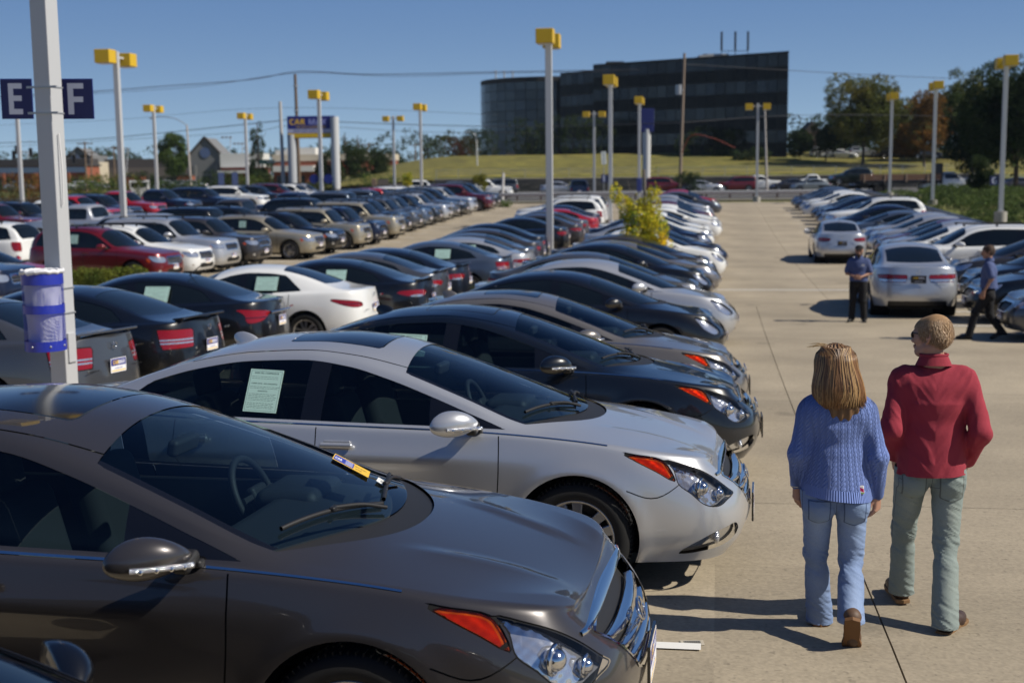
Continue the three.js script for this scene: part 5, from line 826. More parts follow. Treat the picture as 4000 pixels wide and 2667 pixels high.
for (const [px, d, w, h, cols, label] of [[120, 128, 5, 3.2, RUST, 'orange-brown shrub left of the big lamp pole at the lot edge'], [30, 132, 8, 2.6, DARK, 'dark hedge at the far left edge of the lot'], [330, 126, 6, 2.9, GREEN, 'green shrub right of the big lamp pole behind the pickups'], [430, 130, 5, 3.0, OLIVE, 'olive shrub behind the white and red pickups'], [590, 134, 7, 3.0, DARK, 'broad dark shrub right of the white van'], [690, 140, 5, 2.2, GREEN, 'low green bush beside the curved street light'], [800, 136, 7, 3.2, DARK, 'dark bush behind the two blue road signs'], [905, 142, 6, 3.0, GREEN, 'green bush right of the two blue road signs'], [1000, 150, 5, 2.4, OLIVE, 'small olive bush at the foot of the evergreen'], [1230, 150, 4, 1.8, DARK, 'dark low bush under the pylon sign'], [1480, 150, 6, 2.6, GREEN, 'green shrub beside the far left lot exit']]) shrub('shrub', label, px, d, 0.75, w, h, 2.5, cols, 900, 0.17);
shrub('hedge', 'low clipped yellow-green hedge in front of the dark red crossover', 372, 36, gy(-36), 2.5, 0.72, 1.2, [[0.10, 0.13, 0.02], [0.15, 0.17, 0.028], [0.07, 0.10, 0.02]], 3500, 0.055, { turn: -0.2, lobes: 7 });
shrub('shrub', 'small green plant in the island behind the last tail-row black sedan', 1905, 31, gy(-31), 0.9, 0.5, 0.6, GREEN, 500, 0.05);
shrub('shrub', 'tuft of grass on the kerb island at the end of the left lot', 1968, 97, 0.75, 1.0, 0.55, 0.8, [[0.10, 0.16, 0.03], [0.14, 0.2, 0.04]], 400, 0.07);
// ---------------------------------------------------------------- the cars on the lot
const deg = Math.PI / 180;
const nth = ['first', 'second', 'third', 'fourth', 'fifth', 'sixth', 'seventh', 'eighth', 'ninth', 'tenth', 'eleventh', 'twelfth', 'thirteenth', 'fourteenth', 'fifteenth', 'sixteenth', 'seventeenth', 'eighteenth', 'nineteenth', 'twentieth', 'twenty-first', 'twenty-second', 'twenty-third', 'twenty-fourth'];
const KIND = { sedan: ['sedan_car', 'car'], sedanSwept: ['sedan_car', 'car'], saloonSquare: ['sedan_car', 'car'], saloonSwoosh: ['sedan_car', 'car'], saloonSweep: ['coupe_car', 'car'], saloonPointed: ['sedan_car', 'car'], saloonWide: ['sedan_car', 'car'], saloonBlock: ['sedan_car', 'car'], coupeSwept: ['sedan_car', 'car'], crossover: ['crossover_car', 'suv'], jeep: ['off_road_car', 'suv'], suv: ['utility_car', 'suv'], pickup: ['pickup_truck', 'pickup'], near: ['sedan_car', 'car'] };
// the bumper nearest the aisle stands under a pixel column at a depth; end = +1 nose, -1 tail
let vary = 77; const vr = (a, b) => { vary = (vary * 1664525 + 1013904223) >>> 0; return a + (b - a) * vary / 4294967296; };
function park(type, color, px, depth, yawDeg, end, label, group) {
  const yaw = yawDeg * deg, p = Gd(px, depth), h = protoL(type) / 2 * end;
  p.x -= Math.cos(yaw) * h; p.z += Math.sin(yaw) * h;
  const c = car(type, typeof color === 'string' ? C[color] : color, KIND[type][0], p, yaw, label, KIND[type][1], group); if (!type.startsWith('saloon')) c.scale.set(vr(0.96, 1.03), vr(0.965, 1.05), vr(0.97, 1.02)); return c;
}
const word = { suv: 'utility car', crossover: 'crossover', jeep: 'boxy off-road car', pickup: 'pickup truck', saloonSweep: 'coupe' };
const cw = { navy: 'navy blue', blueblack: 'blue-black', bluegray: 'blue-grey', bluesilver: 'bluish silver', warmgray: 'brownish grey', darkred: 'dark red', gray: 'grey', charcoal: 'charcoal grey', ltgreen: 'pale grey' };
function rowOf(list, yaw, end, text, group, from = 0) {
  list.forEach(([type, color, px, depth, own, dy], i) => park(type, color, px, depth, yaw + (dy || 0), end, own || `${cw[color] || color} ${word[type] || 'sedan'}, ${nth[i + from]} ${text}`, group));
}
// the four alike sedans in front
const nearSpots = [
  [C.charcoal, -1.82, -5.5, -10.5, 'charcoal grey sedan filling the lower left, sunroof and chrome grille, nearest the camera'],
  [C.silver, -0.85, -8.42, -11.2, 'silver sedan with green window sticker, right behind the charcoal grey sedan'],
  [paint(0.004, 0.006, 0.010, 0.15, 0.3), -0.19, -11.5, -9, 'black sedan with orange corner lamp between the silver and the brownish grey sedan'],
  [C.warmgray, 0.26, -14.5, -9, 'brownish grey sedan with orange corner lamp, fourth of the alike near sedans']];
const nearCars = nearSpots.map(([pm, x, z, r, label]) => car('near', pm, 'sedan_car', V(x, 0, z), r * deg, label, 'car', 'alike sedans with chrome grilles in the nearest stalls'));
const cut = car('near', C.black, 'sedan_car', V(-2.22, 0, -2.7), -10 * deg, 'black sedan cut off by the bottom left corner, only its mirror and pillar showing', 'car');
for (const m of cut.children.filter((o) => o.name === 'door_mirror')) for (const q of [...m.children]) if (q.name.startsWith('indicator')) m.remove(q);
{ // things on the near cars
  const c = nearCars[0], L = 4.82, yAt = (s, z) => SEDAN.yC(s) + (SEDAN.yR(s) - SEDAN.yC(s)) * Math.pow(Math.abs(z) / SEDAN.zR(s), 2.2);
  nearCars[0].updateMatrixWorld(true); const inv = c.matrixWorld.clone().invert();
  const glassAt = (px, py) => { const o = camera.position.clone().applyMatrix4(inv), d = ray(px, py).transformDirection(inv); let p = o.clone(); for (let t = 2; t < 9; t += 0.004) { p = o.clone().addScaledVector(d, t); const s = L / 2 - p.x; if (s > 0.95 && s < 2.3 && Math.abs(p.z) < 0.8 && p.y < yAt(s, p.z) + 0.004) break; } return p; };
  const sheet = (name, corners, mat) => { const q = corners.map((k) => glassAt(...k)), g = new THREE.BufferGeometry(); g.setAttribute('position', new THREE.BufferAttribute(new Float32Array(q.flatMap((p) => [p.x, p.y + 0.003, p.z])), 3)); g.setAttribute('uv', new THREE.BufferAttribute(new Float32Array([0, 1, 1, 1, 1, 0, 0, 0]), 2)); g.setIndex([0, 2, 1, 0, 3, 2]); g.computeVertexNormals(); mesh(name, g, mat, c); };
  sheet('windshield_sticker', [[1309, 1773], [1446, 1845], [1438, 1868], [1297, 1793]], std(0xffffff, 0.5, 0, { side: THREE.DoubleSide, map: canvasTex(256, 56, (k, w, h) => { k.fillStyle = '#e6b93c'; k.fillRect(0, 0, w, h); k.fillStyle = '#2a3aa0'; k.fillRect(6, 6, 140, h - 12); k.fillStyle = '#f2f2f2'; k.font = 'bold 26px sans-serif'; k.fillText('CAR', 12, 38); for (let i = 0; i < 4; i++) k.fillRect(86, 12 + i * 9, 52, 3); k.fillStyle = '#5a4a12'; k.font = 'bold 15px sans-serif'; k.fillText('2012 38,451', 152, 24); k.fillText('18,998', 158, 44); }) }));
  sheet('windshield_sticker', [[1479, 1866], [1519, 1892], [1513, 1907], [1469, 1880]], std(0xffffff, 0.5, 0, { side: THREE.DoubleSide, map: canvasTex(128, 48, (k, w, h) => { k.fillStyle = '#e9ebe6'; k.fillRect(0, 0, w, h); k.fillStyle = '#555'; for (let i = 0; i < 30; i++) k.fillRect(34 + i * 3, 16, 1 + (i * 7) % 3 * 0.6, 20); k.fillRect(10, 8, 60, 3); }) }));
  for (const [i, s, y, w, h] of [[1, 2.98, 1.16, 0.22, 0.28], [2, 3.02, 1.16, 0.34, 0.20]]) { const o = mesh('window_sticker', box(w, h, 0.003), stickerMat, nearCars[i]); o.position.set(L / 2 - s, y, 0.735); o.rotation.x = -0.46; o.rotation.z = -0.05; }
}
// centre row, noses into the aisle, from near to far
rowOf([
  ['sedanSwept', 'black', 2858, 19.5, 'black sedan with clear lamps just beyond the brownish grey sedan, nose to aisle'], ['coupeSwept', 'silver', 2890, 22.6, 'silver sedan whose nose shows behind the black sedan, right of its bonnet'], ['sedan', 'gray', 2775, 27.2], ['sedanSwept', 'black', 2805, 30.2], ['sedan', 'warmgray', 2812, 33], ['sedan', 'charcoal', 2808, 35.8],
  ['coupeSwept', 'white', 2846, 38.6], ['sedanSwept', 'navy', 2838, 43], ['sedan', 'bluesilver', 2788, 46.2], ['sedan', 'navy', 2784, 49.2], ['sedan', 'white', 2792, 52.4], ['sedanSwept', 'white', 2797, 56], ['sedan', 'white', 2822, 60], ['sedanSwept', 'white', 2816, 63.4], ['sedan', 'maroon', 2803, 67], ['sedan', 'bluesilver', 2797, 70.6], ['sedanSwept', 'silver', 2792, 75], ['sedan', 'gray', 2822, 80], ['sedanSwept', 'red', 2812, 86],
], -9, 1, 'in the centre row of noses beyond the near sedans', 'centre row with noses into the right aisle');
// centre row, tails to the middle
rowOf([
  ['saloonSquare', 'gray', 430, 13.9, 'grey sedan with square tail lamps behind the lamp pole and blue bin', -5], ['saloonSquare', 'black', 808, 16.3, 'black sedan with square tail lamps and boot spoiler behind the silver sedan', -3], ['saloonSwoosh', 'black', 1090, 20, 'black sedan with curved tail lamps and chrome boot strip beside the white coupe'], ['saloonSweep', 'white', 1460, 22.6, 'white coupe with swept red tail lamps in the middle of the lot'], ['saloonPointed', 'black', 1690, 24.8, 'black sedan with pointed tail lamp and pale sticker just beyond the white coupe'], ['saloonPointed', 'gray', 1752, 27.6, 'grey sedan squeezed between two black sedans with pointed tail lamps'], ['saloonPointed', 'blueblack', 1836, 29.6, 'black sedan, last before the green gap in the tail row'],
  ['saloonSquare', 'bluegray', 2008, 33.2], ['saloonPointed', 'silver', 2090, 35.4], ['saloonSweep', 'gray', 2104, 38], ['sedan', 'charcoal', 2120, 41.4], ['sedanSwept', 'blueblack', 2136, 44.8], ['sedan', 'black', 2228, 51.5], ['sedanSwept', 'charcoal', 2288, 54.6], ['sedan', 'gray', 2300, 57.2], ['sedanSwept', 'red', 2346, 59.9], ['sedan', 'navy', 2350, 62.8], ['crossover', 'white', 2366, 65.6], ['suv', 'white', 2375, 68.6], ['sedan', 'gray', 2380, 72], ['sedan', 'silver', 2384, 76],
], 171, -1, 'from the near end of the tail row', 'centre row with tails to the middle');
// right row, noses into the aisle
rowOf([
  ['sedan', 'gray', 3920, 22.8, 'grey sedan at the right edge behind the walking employee'], ['sedan', 'black', 3788, 26.2], ['coupeSwept', 'blueblack', 3756, 29.6], ['sedan', 'charcoal', 3690, 33.2], ['crossover', 'white', 3452, 36.6], ['sedanSwept', 'white', 3426, 40.4], ['sedan', 'silver', 3422, 43.6], ['sedan', 'maroon', 3420, 46.7], ['sedan', 'silver', 3378, 49.7], ['sedan', 'silver', 3356, 52.8], ['sedanSwept', 'bluegray', 3270, 56.2], ['sedan', 'navy', 3226, 59.7], ['crossover', 'white', 3222, 63], ['sedanSwept', 'silver', 3198, 66.5], ['sedan', 'navy', 3180, 70], ['sedan', 'charcoal', 3165, 73.4], ['sedanSwept', 'white', 3136, 77], ['sedan', 'white', 3118, 81], ['sedan', 'gray', 3104, 85], ['sedan', 'bluegray', 3092, 89],
], 171, 1, 'from the near end of the right row by the guard rail', 'right row along the guard rail');
// two silver cars standing in the aisle
{ const A = park('saloonWide', 'silver', 3597, 26.6, 80, -1, 'silver sedan seen from behind in the aisle beside the bearded employee'); A.scale.set(1, 1.04, 1);
  const B2 = park('saloonBlock', 'silver', 3293, 44.4, 80.5, -1, 'silver sedan seen from behind further up the aisle, mirror standing out'); }
// left lot, noses to the right
rowOf([
  ['suv', 'navy', 82, 29.5, 'dark blue car nose at the left edge beside the blue bin'], ['sedanSwept', 'red', 196, 33.5, 'red sedan behind the lamp pole, its lamps left of the pole'], ['crossover', 'darkred', 690, 38.2, 'dark red crossover right of the lamp pole, parked beside the low hedge'], ['crossover', 'white', 800, 41.2, 'white crossover between the dark red one and the silver utility car'], ['suv', 'silver', 915, 44, 'silver utility car with square lamps next to the white crossover'], ['suv', 'charcoal', 1046, 46.8, 'dark utility car left of the beige crossover'], ['crossover', 'beige', 1257, 50.2, 'beige crossover showing its whole front wheel in the left lot'], ['crossover', 'black', 1340, 53], ['jeep', 'beige', 1446, 55.8], ['jeep', 'navy', 1508, 58.6], ['jeep', 'beige', 1574, 62], ['jeep', 'blueblack', 1597, 65], ['jeep', 'gray', 1648, 67.8], ['jeep', 'bluegray', 1682, 70.6], ['jeep', 'black', 1726, 73.4], ['jeep', 'silver', 1762, 76.2], ['suv', 'gray', 1796, 79], ['suv', 'black', 1826, 81.6], ['suv', 'silver', 1862, 84.4], ['suv', 'maroon', 1930, 89.5], ['suv', 'black', 1955, 94],
], -13, 1, 'of the left lot row running to the far kerb', 'left lot row with noses to the aisle');
rowOf([
  ['crossover', 'white', 132, 44], ['suv', 'silver', 690, 51], ['pickup', 'silver', 560, 58], ['suv', 'black', 872, 57.5], ['crossover', 'black', 985, 60.5], ['pickup', 'charcoal', 1130, 64], ['suv', 'black', 1262, 68], ['pickup', 'navy', 1336, 72], ['suv', 'bluegray', 1402, 76], ['suv', 'bluegray', 1485, 80], ['suv', 'red', 1525, 85], ['suv', 'white', 1606, 89],
], 167, -1, 'in the hidden left lot row with tails to the right', 'left lot row with tails showing over the noses');
rowOf([
  ['pickup', 'darkred', 172, 62], ['suv', 'black', 262, 65.5], ['pickup', 'white', 398, 67.5], ['pickup', 'red', 470, 71.5], ['suv', 'blueblack', 545, 75], ['pickup', 'red', 640, 78.5], ['pickup', 'navy', 784, 82], ['suv', 'navy', 930, 88], ['suv', 'white', 1044, 98], ['suv', 'blueblack', 1122, 104], ['suv', 'maroon', 1192, 109], ['crossover', 'white', 1256, 114], ['crossover', 'silver', 1294, 118],
], -13, 1, 'in the furthest left row against the shrubs', 'furthest left row with noses to the right');
// ---------------------------------------------------------------- lamp poles, signs, rails
const poleM = std([0.52, 0.53, 0.54], 0.45, 0.15), yellow = std([0.62, 0.40, 0.015], 0.45), steel = std([0.42, 0.43, 0.44], 0.4, 0.6), wood = std([0.13, 0.09, 0.06], 0.9), blueP = std([0.012, 0.022, 0.16], 0.4), bluePaint = phys([0.02, 0.035, 0.36], 0.35, 0, { clearcoat: 0.4, clearcoatRoughness: 0.2 });
const lensM = std([0.6, 0.6, 0.58], 0.3);
const cover = rbox(0.11, 0.26, 0.012, 0.004);
function lampPole(px, d, top, arm, label, o = {}) {
  const p = o.at || Gd(px, d); if (o.y !== undefined) p.y = o.y;
  const t = thing('lamp_pole', label, 'lamp pole', p, -RD - (o.twist || 0), 'grey lamp poles with yellow heads'), h = top - p.y, w = o.w || 0.2;
  mesh('pole', rbox(w, h, w, 0.012, 0, h / 2, 0), poleM, t); mesh('pole_base', [cyl(0.3, 0.3, 0.5, 20, 0, 0.1, 0), rbox(0.34, 0.03, 0.34, 0.008, 0, 0.37, 0)], std([0.4, 0.38, 0.34], 0.85), t);
  if (o.door) { const c = mesh('hand_hole_cover', cover, poleM, t); c.position.set(w / 2 + 0.006, 0.9, 0); c.rotation.y = Math.PI / 2; }
  const ax = arm ? V(1, 0, 0) : V(0, 0, 1), L = arm ? 0.72 : 0.88;
  for (const s of [1, -1]) { const g = new THREE.Group(); g.name = 'lamp_head'; g.position.copy(ax).multiplyScalar(s * L); g.position.y = h - 0.26; t.add(g);
    mesh('lamp_box', rbox(0.6, 0.5, 0.6, 0.02), yellow, g); mesh('lamp_lens', box(0.48, 0.03, 0.48, 0, -0.262, 0), lensM, g);
    mesh('lamp_arm', arm ? box(L - 0.3, 0.08, 0.08, -s * (L / 2 + 0.05), 0.05, 0) : box(0.08, 0.08, L - 0.3, 0, 0.05, -s * (L / 2 + 0.05)), poleM, g); }
  return t;
}
const board = (txt, bg, fg, w = 128, h = 128, f = 'bold 146px sans-serif', y = 116) => std(0xffffff, 0.45, 0, { map: canvasTex(w, h, (k) => { k.fillStyle = bg; k.fillRect(0, 0, w, h); k.fillStyle = fg; k.font = f; k.textAlign = 'center'; k.fillText(txt, w * (txt === 'E' && h > 100 ? 0.44 : 0.5), y); }) });
{ // the near pole with letters and bin
  const p = P(236, 1216, 12.9); p.y = gy(p.z); const t = lampPole(0, 0, 8.6, false, 'tall grey lamp pole close to the camera carrying the E and F signs', { at: p, w: 0.19, door: false, twist: 0.13 });
  const mountY = 4.02;
  for (const [L, px, w, lab] of [['E', 64, 0.31, 'dark blue board with grey letter E strapped to the left of the near pole'], ['F', 292, 0.36, 'dark blue board with grey letter F strapped to the right of the near pole']]) {
    const q = P(px, 386, 12.9), s = thing('letter_sign', lab, 'sign', q, 0.10); mesh('sign_board', rbox(w, 0.40, 0.012, 0.003), blueP, s);
    const f = new THREE.PlaneGeometry(w - 0.02, 0.38); f.translate(0, 0, 0.009); mesh('sign_face', f, board(L, '#0b0f3f', '#8d93a6'), s);
    if (L === 'F') mesh('sign_flange', box(0.012, 0.40, 0.07, -w / 2 + 0.01, 0, -0.03), bluePaint, s);
  }
  mesh('strap', [0.125, -0.125].flatMap((dy) => [box(0.2, 0.014, 0.2, 0, mountY + dy - p.y + 0.13, 0), box(0.34, 0.02, 0.02, 0, mountY + dy - p.y + 0.13, 0.1)]), steel, t);
  mesh('hanging_cord', tube([[0.115, 3.05, 0.03], [0.13, 2.7, 0.03], [0.12, 2.35, 0.03]].map((q) => V(q[0], q[1] + 0.1, q[2])), 0.008, 10, 5), std([0.7, 0.7, 0.7], 0.6), t);
  const cv = mesh('hand_hole_cover', cover, poleM, t); cv.scale.set(1.1, 1.15, 1.6); cv.position.set(0.106, 1.02, 0.0); cv.rotation.y = Math.PI / 2;
  mesh('strap', [1.62, 1.02 + 0.35].map((y) => box(0.204, 0.016, 0.204, 0, y, 0)), steel, t);
  const b = thing('trash_bin', 'blue perforated metal bin with white bag mounted on the near pole', 'trash bin', P(170, 1216, 12.55), 0.1), R = 0.195, H = 0.76;
  const holes = canvasTex(64, 64, (k, w, h) => { k.fillStyle = '#fff'; k.fillRect(0, 0, w, h); k.fillStyle = '#000'; for (const [x, y] of [[16, 16], [48, 48]]) { k.beginPath(); k.arc(x, y, 20.5, 0, 7); k.fill(); } }, false); holes.repeat.set(44, 11);
  const perf = phys([0.02, 0.035, 0.36], 0.4, 0, { alphaMap: holes, alphaTest: 0.5, side: THREE.DoubleSide });
  const band = (y, h) => new THREE.CylinderGeometry(R + 0.003, R + 0.003, h, 48, 1, true).translate(0, y, 0), full = { side: THREE.DoubleSide };
  const solid = phys([0.02, 0.035, 0.36], 0.35, 0, { clearcoat: 0.4, clearcoatRoughness: 0.2, ...full });
  mesh('band', [band(H / 2 - 0.055, 0.11), band(0.03, 0.085), band(-H / 2 + 0.05, 0.10), cyl(R, R, 0.01, 40, 0, -H / 2 + 0.01, 0)], solid, b);
  for (const [y, h] of [[0.19, 0.25], [-0.16, 0.31]]) mesh('perforated_sheet', new THREE.CylinderGeometry(R, R, h, 56, 1, true).translate(0, y, 0), perf, b);
  const bag = new THREE.CylinderGeometry(R - 0.012, R - 0.03, H - 0.05, 60, 30, true), bp = bag.attributes.position; for (let i = 0; i < bp.count; i++) { const x = bp.getX(i), y = bp.getY(i), z = bp.getZ(i), a = Math.atan2(z, x), k = 1 - 0.10 * fbm(a * 3 + 5, y * 9, 2, 3) - (y < 0.02 ? 0.5 * sstep(0.02, -0.30, y) * sstep(0.2, 0.9, Math.sin(a - 0.2)) * 0.6 : 0); bp.setXYZ(i, x * k, y, z * k); } bag.computeVertexNormals();
  mesh('bin_bag', bag, std([0.82, 0.83, 0.85], 0.6, 0, full), b);
  const lip = new THREE.TorusGeometry(R + 0.002, 0.016, 8, 90), lp = lip.attributes.position; for (let i = 0; i < lp.count; i++) { const a = Math.atan2(lp.getY(i), lp.getX(i)); lp.setZ(i, lp.getZ(i) * 1.4 + 0.035 * (fbm(a * 5 + 9, 1, 2, 3) - 0.4)); } lip.rotateX(-Math.PI / 2).translate(0, H / 2 + 0.012, 0); lip.computeVertexNormals(); mesh('bag_rim', lip, std([0.70, 0.70, 0.72], 0.6), b);
  mesh('rivet', [-0.5, 0.3, 1.1, 2].map((a) => at(new THREE.SphereGeometry(0.011, 10, 8), Math.cos(a) * (R + 0.004), -H / 2 + 0.05, Math.sin(a) * (R + 0.004))), steel, b);
}
for (const [px, d, top, arm, label, o] of [
  [485, 50, 8.15, 0, 'lamp pole right of the E and F signs, rising from the pickups'], [92, 79, 8.1, 0, 'lamp pole half hidden behind the letter E sign'], [620, 98, 8.7, 0, 'lamp pole between the white van and the curved street light'], [973, 112, 8.7, 0, 'lamp pole in front of the broad evergreen'],
  [1260, 77, 8.3, 0, 'lamp pole right in front of the blue and yellow pylon sign', { rings: 1 }], [1545, 125, 8.9, 1, 'lamp pole with spread heads above the pines'], [1650, 102, 8.8, 0, 'lamp pole right of the spread-head pole, before the lawn'], [2148, 46, 8.3, 0, 'tall lamp pole in the middle of the lot before the office building', { w: 0.23 }],
  [2385, 69, 8.4, 0, 'lamp pole behind the young yellow tree bearing a small E sign', { sign: 'E' }], [2497, 96, 8.8, 0, 'lamp pole beside the blue-topped white pylon, with blue base box', { box: 1 }], [2322, 118, 8.8, 1, 'lamp pole with spread heads left of the small E sign'], [2955, 107, 8.8, 1, 'lamp pole with spread heads before the right part of the office'],
  [3640, 84, 8.9, 0, 'lamp pole on the bank in front of the rust orange tree', { y: 0.95 }], [3472, 98, 9.0, 0, 'lamp pole on the bank in front of the olive tree', { y: 1.2 }], [3908, 62, 8.6, 0, 'tall lamp pole on the right bank bearing the letter G sign', { y: 0.9, sign: 'G' }]]) {
  const t = lampPole(px, d, top, arm, label, o || {}); const q = t.position;
  if (o && o.sign) { const G2 = o.sign === 'G', s = thing('letter_sign', G2 ? 'small dark blue board with letter G on the right bank pole' : 'small dark blue board with letter E behind the yellow tree', 'sign', V(q.x - (G2 ? 0.36 : 0.28), G2 ? 2.75 : 3.02, q.z), 0.08), w = G2 ? 0.42 : 0.42; mesh('sign_board', rbox(w, w, 0.03, 0.004), blueP, s); mesh('sign_face', new THREE.PlaneGeometry(w - 0.03, w - 0.03).translate(0, 0, 0.018), board(o.sign, '#10164e', '#aab0c4'), s); }
  if (o && o.rings) for (const e of [-1, 1]) { const s = thing('round_sign', e < 0 ? 'round blue sign on the left of the pole by the pylon sign' : 'round blue sign on the right of the pole by the pylon sign', 'sign', V(q.x + e * 0.42, q.y + 2.6, q.z)); mesh('disc', cyl(0.28, 0.28, 0.03, 24, 0, 0, 0, Math.PI / 2), blueP, s); }
  if (o && o.box) mesh('base_box', rbox(0.34, 1.0, 0.34, 0.02, 0, 1.6, 0), std([0.03, 0.05, 0.22], 0.5), t);
}
function rail(pts, label, hBase) { // W-beam guard rail on posts
  const t = thing('guard_rail', label, 'guard rail'), prof = [[0, 0.31], [0.05, 0.27], [0.08, 0.22], [0.05, 0.17], [0.01, 0.155], [0.05, 0.14], [0.08, 0.09], [0.05, 0.04], [0, 0]];
  const pos = [], idx = [], n = pts.length, m = prof.length;
  for (let i = 0; i < n; i++) { const a = pts[Math.max(0, i - 1)], b = pts[Math.min(n - 1, i + 1)], dx = b.x - a.x, dz = b.z - a.z, l = Math.hypot(dx, dz), nx = -dz / l, nz = dx / l, s = nx * -pts[i].x + nz * -pts[i].z > 0 ? 1 : -1; for (const [o, y] of prof) pos.push(pts[i].x + nx * s * o, pts[i].y + hBase + y, pts[i].z + nz * s * o); }
  for (let i = 0; i + 1 < n; i++) for (let j = 0; j + 1 < m; j++) { const o = i * m + j; idx.push(o, o + 1, o + m, o + 1, o + m + 1, o + m); }
  const g = new THREE.BufferGeometry(); g.setAttribute('position', new THREE.BufferAttribute(new Float32Array(pos), 3)); g.setIndex(idx); g.computeVertexNormals(); mesh('rail_beam', g, std([0.36, 0.37, 0.38], 0.5, 0.5, { side: THREE.DoubleSide }), t);
  const pg = box(0.12, 1.0, 0.15); for (let i = 0; i < n; i += 1) { const p = mesh('rail_post', pg, wood, t); p.position.set(pts[i].x, pts[i].y + 0.28, pts[i].z - 0.1); }
}
{ const r = []; for (let d = 24; d <= 108; d += 2.1) { const x = lerp(8.9, 12.4, (d - 23) / 22), xx = d < 45 ? x : lerp(12.4, 19.6, (d - 45) / 44); r.push(V(xx + 6.3, gy(-d), -d)); } rail(r, 'steel guard rail running along the bank behind the right row', 0.62);
  const f = []; for (let x = -12; x <= 33; x += 2.1) f.push(V(x, 0.82, -114.2)); rail(f, 'steel guard rail crossing the far end of the lot before the road', 0.45); }
// fence on the lawn: thin wires on posts
{ const t = thing('wire_fence', 'thin grey post and wire fence along the top of the retaining wall', 'fence'), pg = cyl(0.03, 0.03, 1.3, 6); for (let x = -10; x < 66; x += 3) { const p = mesh('fence_post', pg, steel, t); p.position.set(x, 3.2, -174.2); } for (const y of [3.82, 3.5, 3.2]) mesh('fence_wire', rod(V(-10, y, -174.2), V(66, y, -174.2), 0.02, 0.02, 5), steel, t); }
// utility poles and street lights
function post(name, label, cat, pxB, pxT, d, yB, yT, r, mat, more) { const a = P(pxB, 700, d), b = P(pxT, 300, d); a.y = yB; b.y = yT; const t = thing(name, label, cat, a), e = b.clone().sub(a); mesh('pole', rod(V(0, 0, 0), e, r, r * 0.7, 10), mat, t); if (more) more(t, e); return t; }
const cross = (y, w) => (t, e) => { mesh('cross_arm', box(w, 0.14, 0.14, e.x * y, e.y * y, e.z * y), wood, t); mesh('insulator', [-0.45, -0.15, 0.15, 0.45].map((k) => cyl(0.05, 0.05, 0.18, 8, e.x * y + k * w, e.y * y + 0.15, e.z * y)), steel, t); };
post('utility_pole', 'tall brown wooden pole behind the pylon sign', 'utility pole', 1168, 1152, 165, 0.8, 16.2, 0.26, wood, (t, e) => mesh('pole_band', [0.9, 0.7].map((k) => cyl(0.3, 0.3, 0.2, 10, e.x * k, e.y * k, e.z * k)), steel, t));
post('utility_pole', 'plain grey pole left of the pylon sign', 'utility pole', 1106, 1090, 150, 0.8, 11.9, 0.25, std([0.4, 0.4, 0.39], 0.8));
post('utility_pole', 'leaning wooden pole with grey transformer in front of the office building', 'utility pole', 2656, 2674, 135, 0.8, 15.6, 0.19, std([0.22, 0.17, 0.13], 0.9), (t, e) => { mesh('transformer', [cyl(0.32, 0.32, 1.0, 16, e.x * 0.74 - 0.62, e.y * 0.74, 0), box(0.5, 0.08, 0.08, e.x * 0.74 - 0.3, e.y * 0.74, 0)], steel, t); mesh('guy_cable', tube([V(e.x * 0.3, e.y * 0.3, 0), V(e.x * 0.5 + 0.9, e.y * 0.42, 0), V(3.4, e.y * 0.40, 0), V(5.8, e.y * 0.33, 0)], 0.03, 20, 5), std([0.28, 0.05, 0.03], 0.7), t); });
for (const [pxB, pxT, yT, d, lab] of [[335, 315, 8.6, 190, 'wooden pole with cross arm left of the pickups'], [445, 428, 8.3, 210, 'wooden pole with two cross arms right of the first one'], [350, 342, 8.0, 230, 'distant wooden pole with cross arm between two nearer ones'], [1425, 1432, 9.2, 240, 'distant wooden pole with cross arm above the pines'], [1618, 1618, 9.4, 260, 'distant wooden pole left of the far treeline'], [1668, 1664, 8.2, 250, 'distant wooden pole right of the lamp pole before the lawn']]) post('utility_pole', lab, 'utility pole', pxB, pxT, d, 0.8, yT, 0.16, wood, cross(0.96, 2.4));
post('street_light', 'curved arm street light reaching left over the far road', 'street light', 745, 720, 150, 0.8, 9.3, 0.13, std([0.42, 0.37, 0.33], 0.8), (t, e) => { mesh('light_arm', tube([e.clone(), e.clone().add(V(-1.2, 0.7, 0)), e.clone().add(V(-3.0, 1.0, 0)), e.clone().add(V(-3.8, 0.9, 0))], 0.05, 20, 6), steel, t); mesh('light_head', rbox(0.7, 0.18, 0.3, 0.06, e.x - 4.0, e.y + 0.85, e.z), steel, t); });
post('street_light', 'pale street light with short curved arm beside the curved office end', 'street light', 1866, 1858, 190, 0.8, 8.2, 0.13, std([0.42, 0.42, 0.4], 0.7), (t, e) => { mesh('light_arm', tube([e.clone(), e.clone().add(V(-0.3, 0.9, 0)), e.clone().add(V(-1.1, 1.2, 0))], 0.06, 14, 6), steel, t); mesh('light_head', rbox(0.7, 0.16, 0.3, 0.05, e.x - 1.4, e.y + 1.2, e.z), steel, t); });
post('street_pole', 'bare grey pole beside the spread-head lamp at the right of the office', 'pole', 2998, 2990, 150, 0.8, 10.6, 0.14, std([0.40, 0.37, 0.34], 0.8));
post('sign_post', 'grey post at the guard rail left of the tall middle lamp pole', 'post', 1962, 1962, 116, 0.8, 3.3, 0.16, std([0.42, 0.41, 0.4], 0.8));
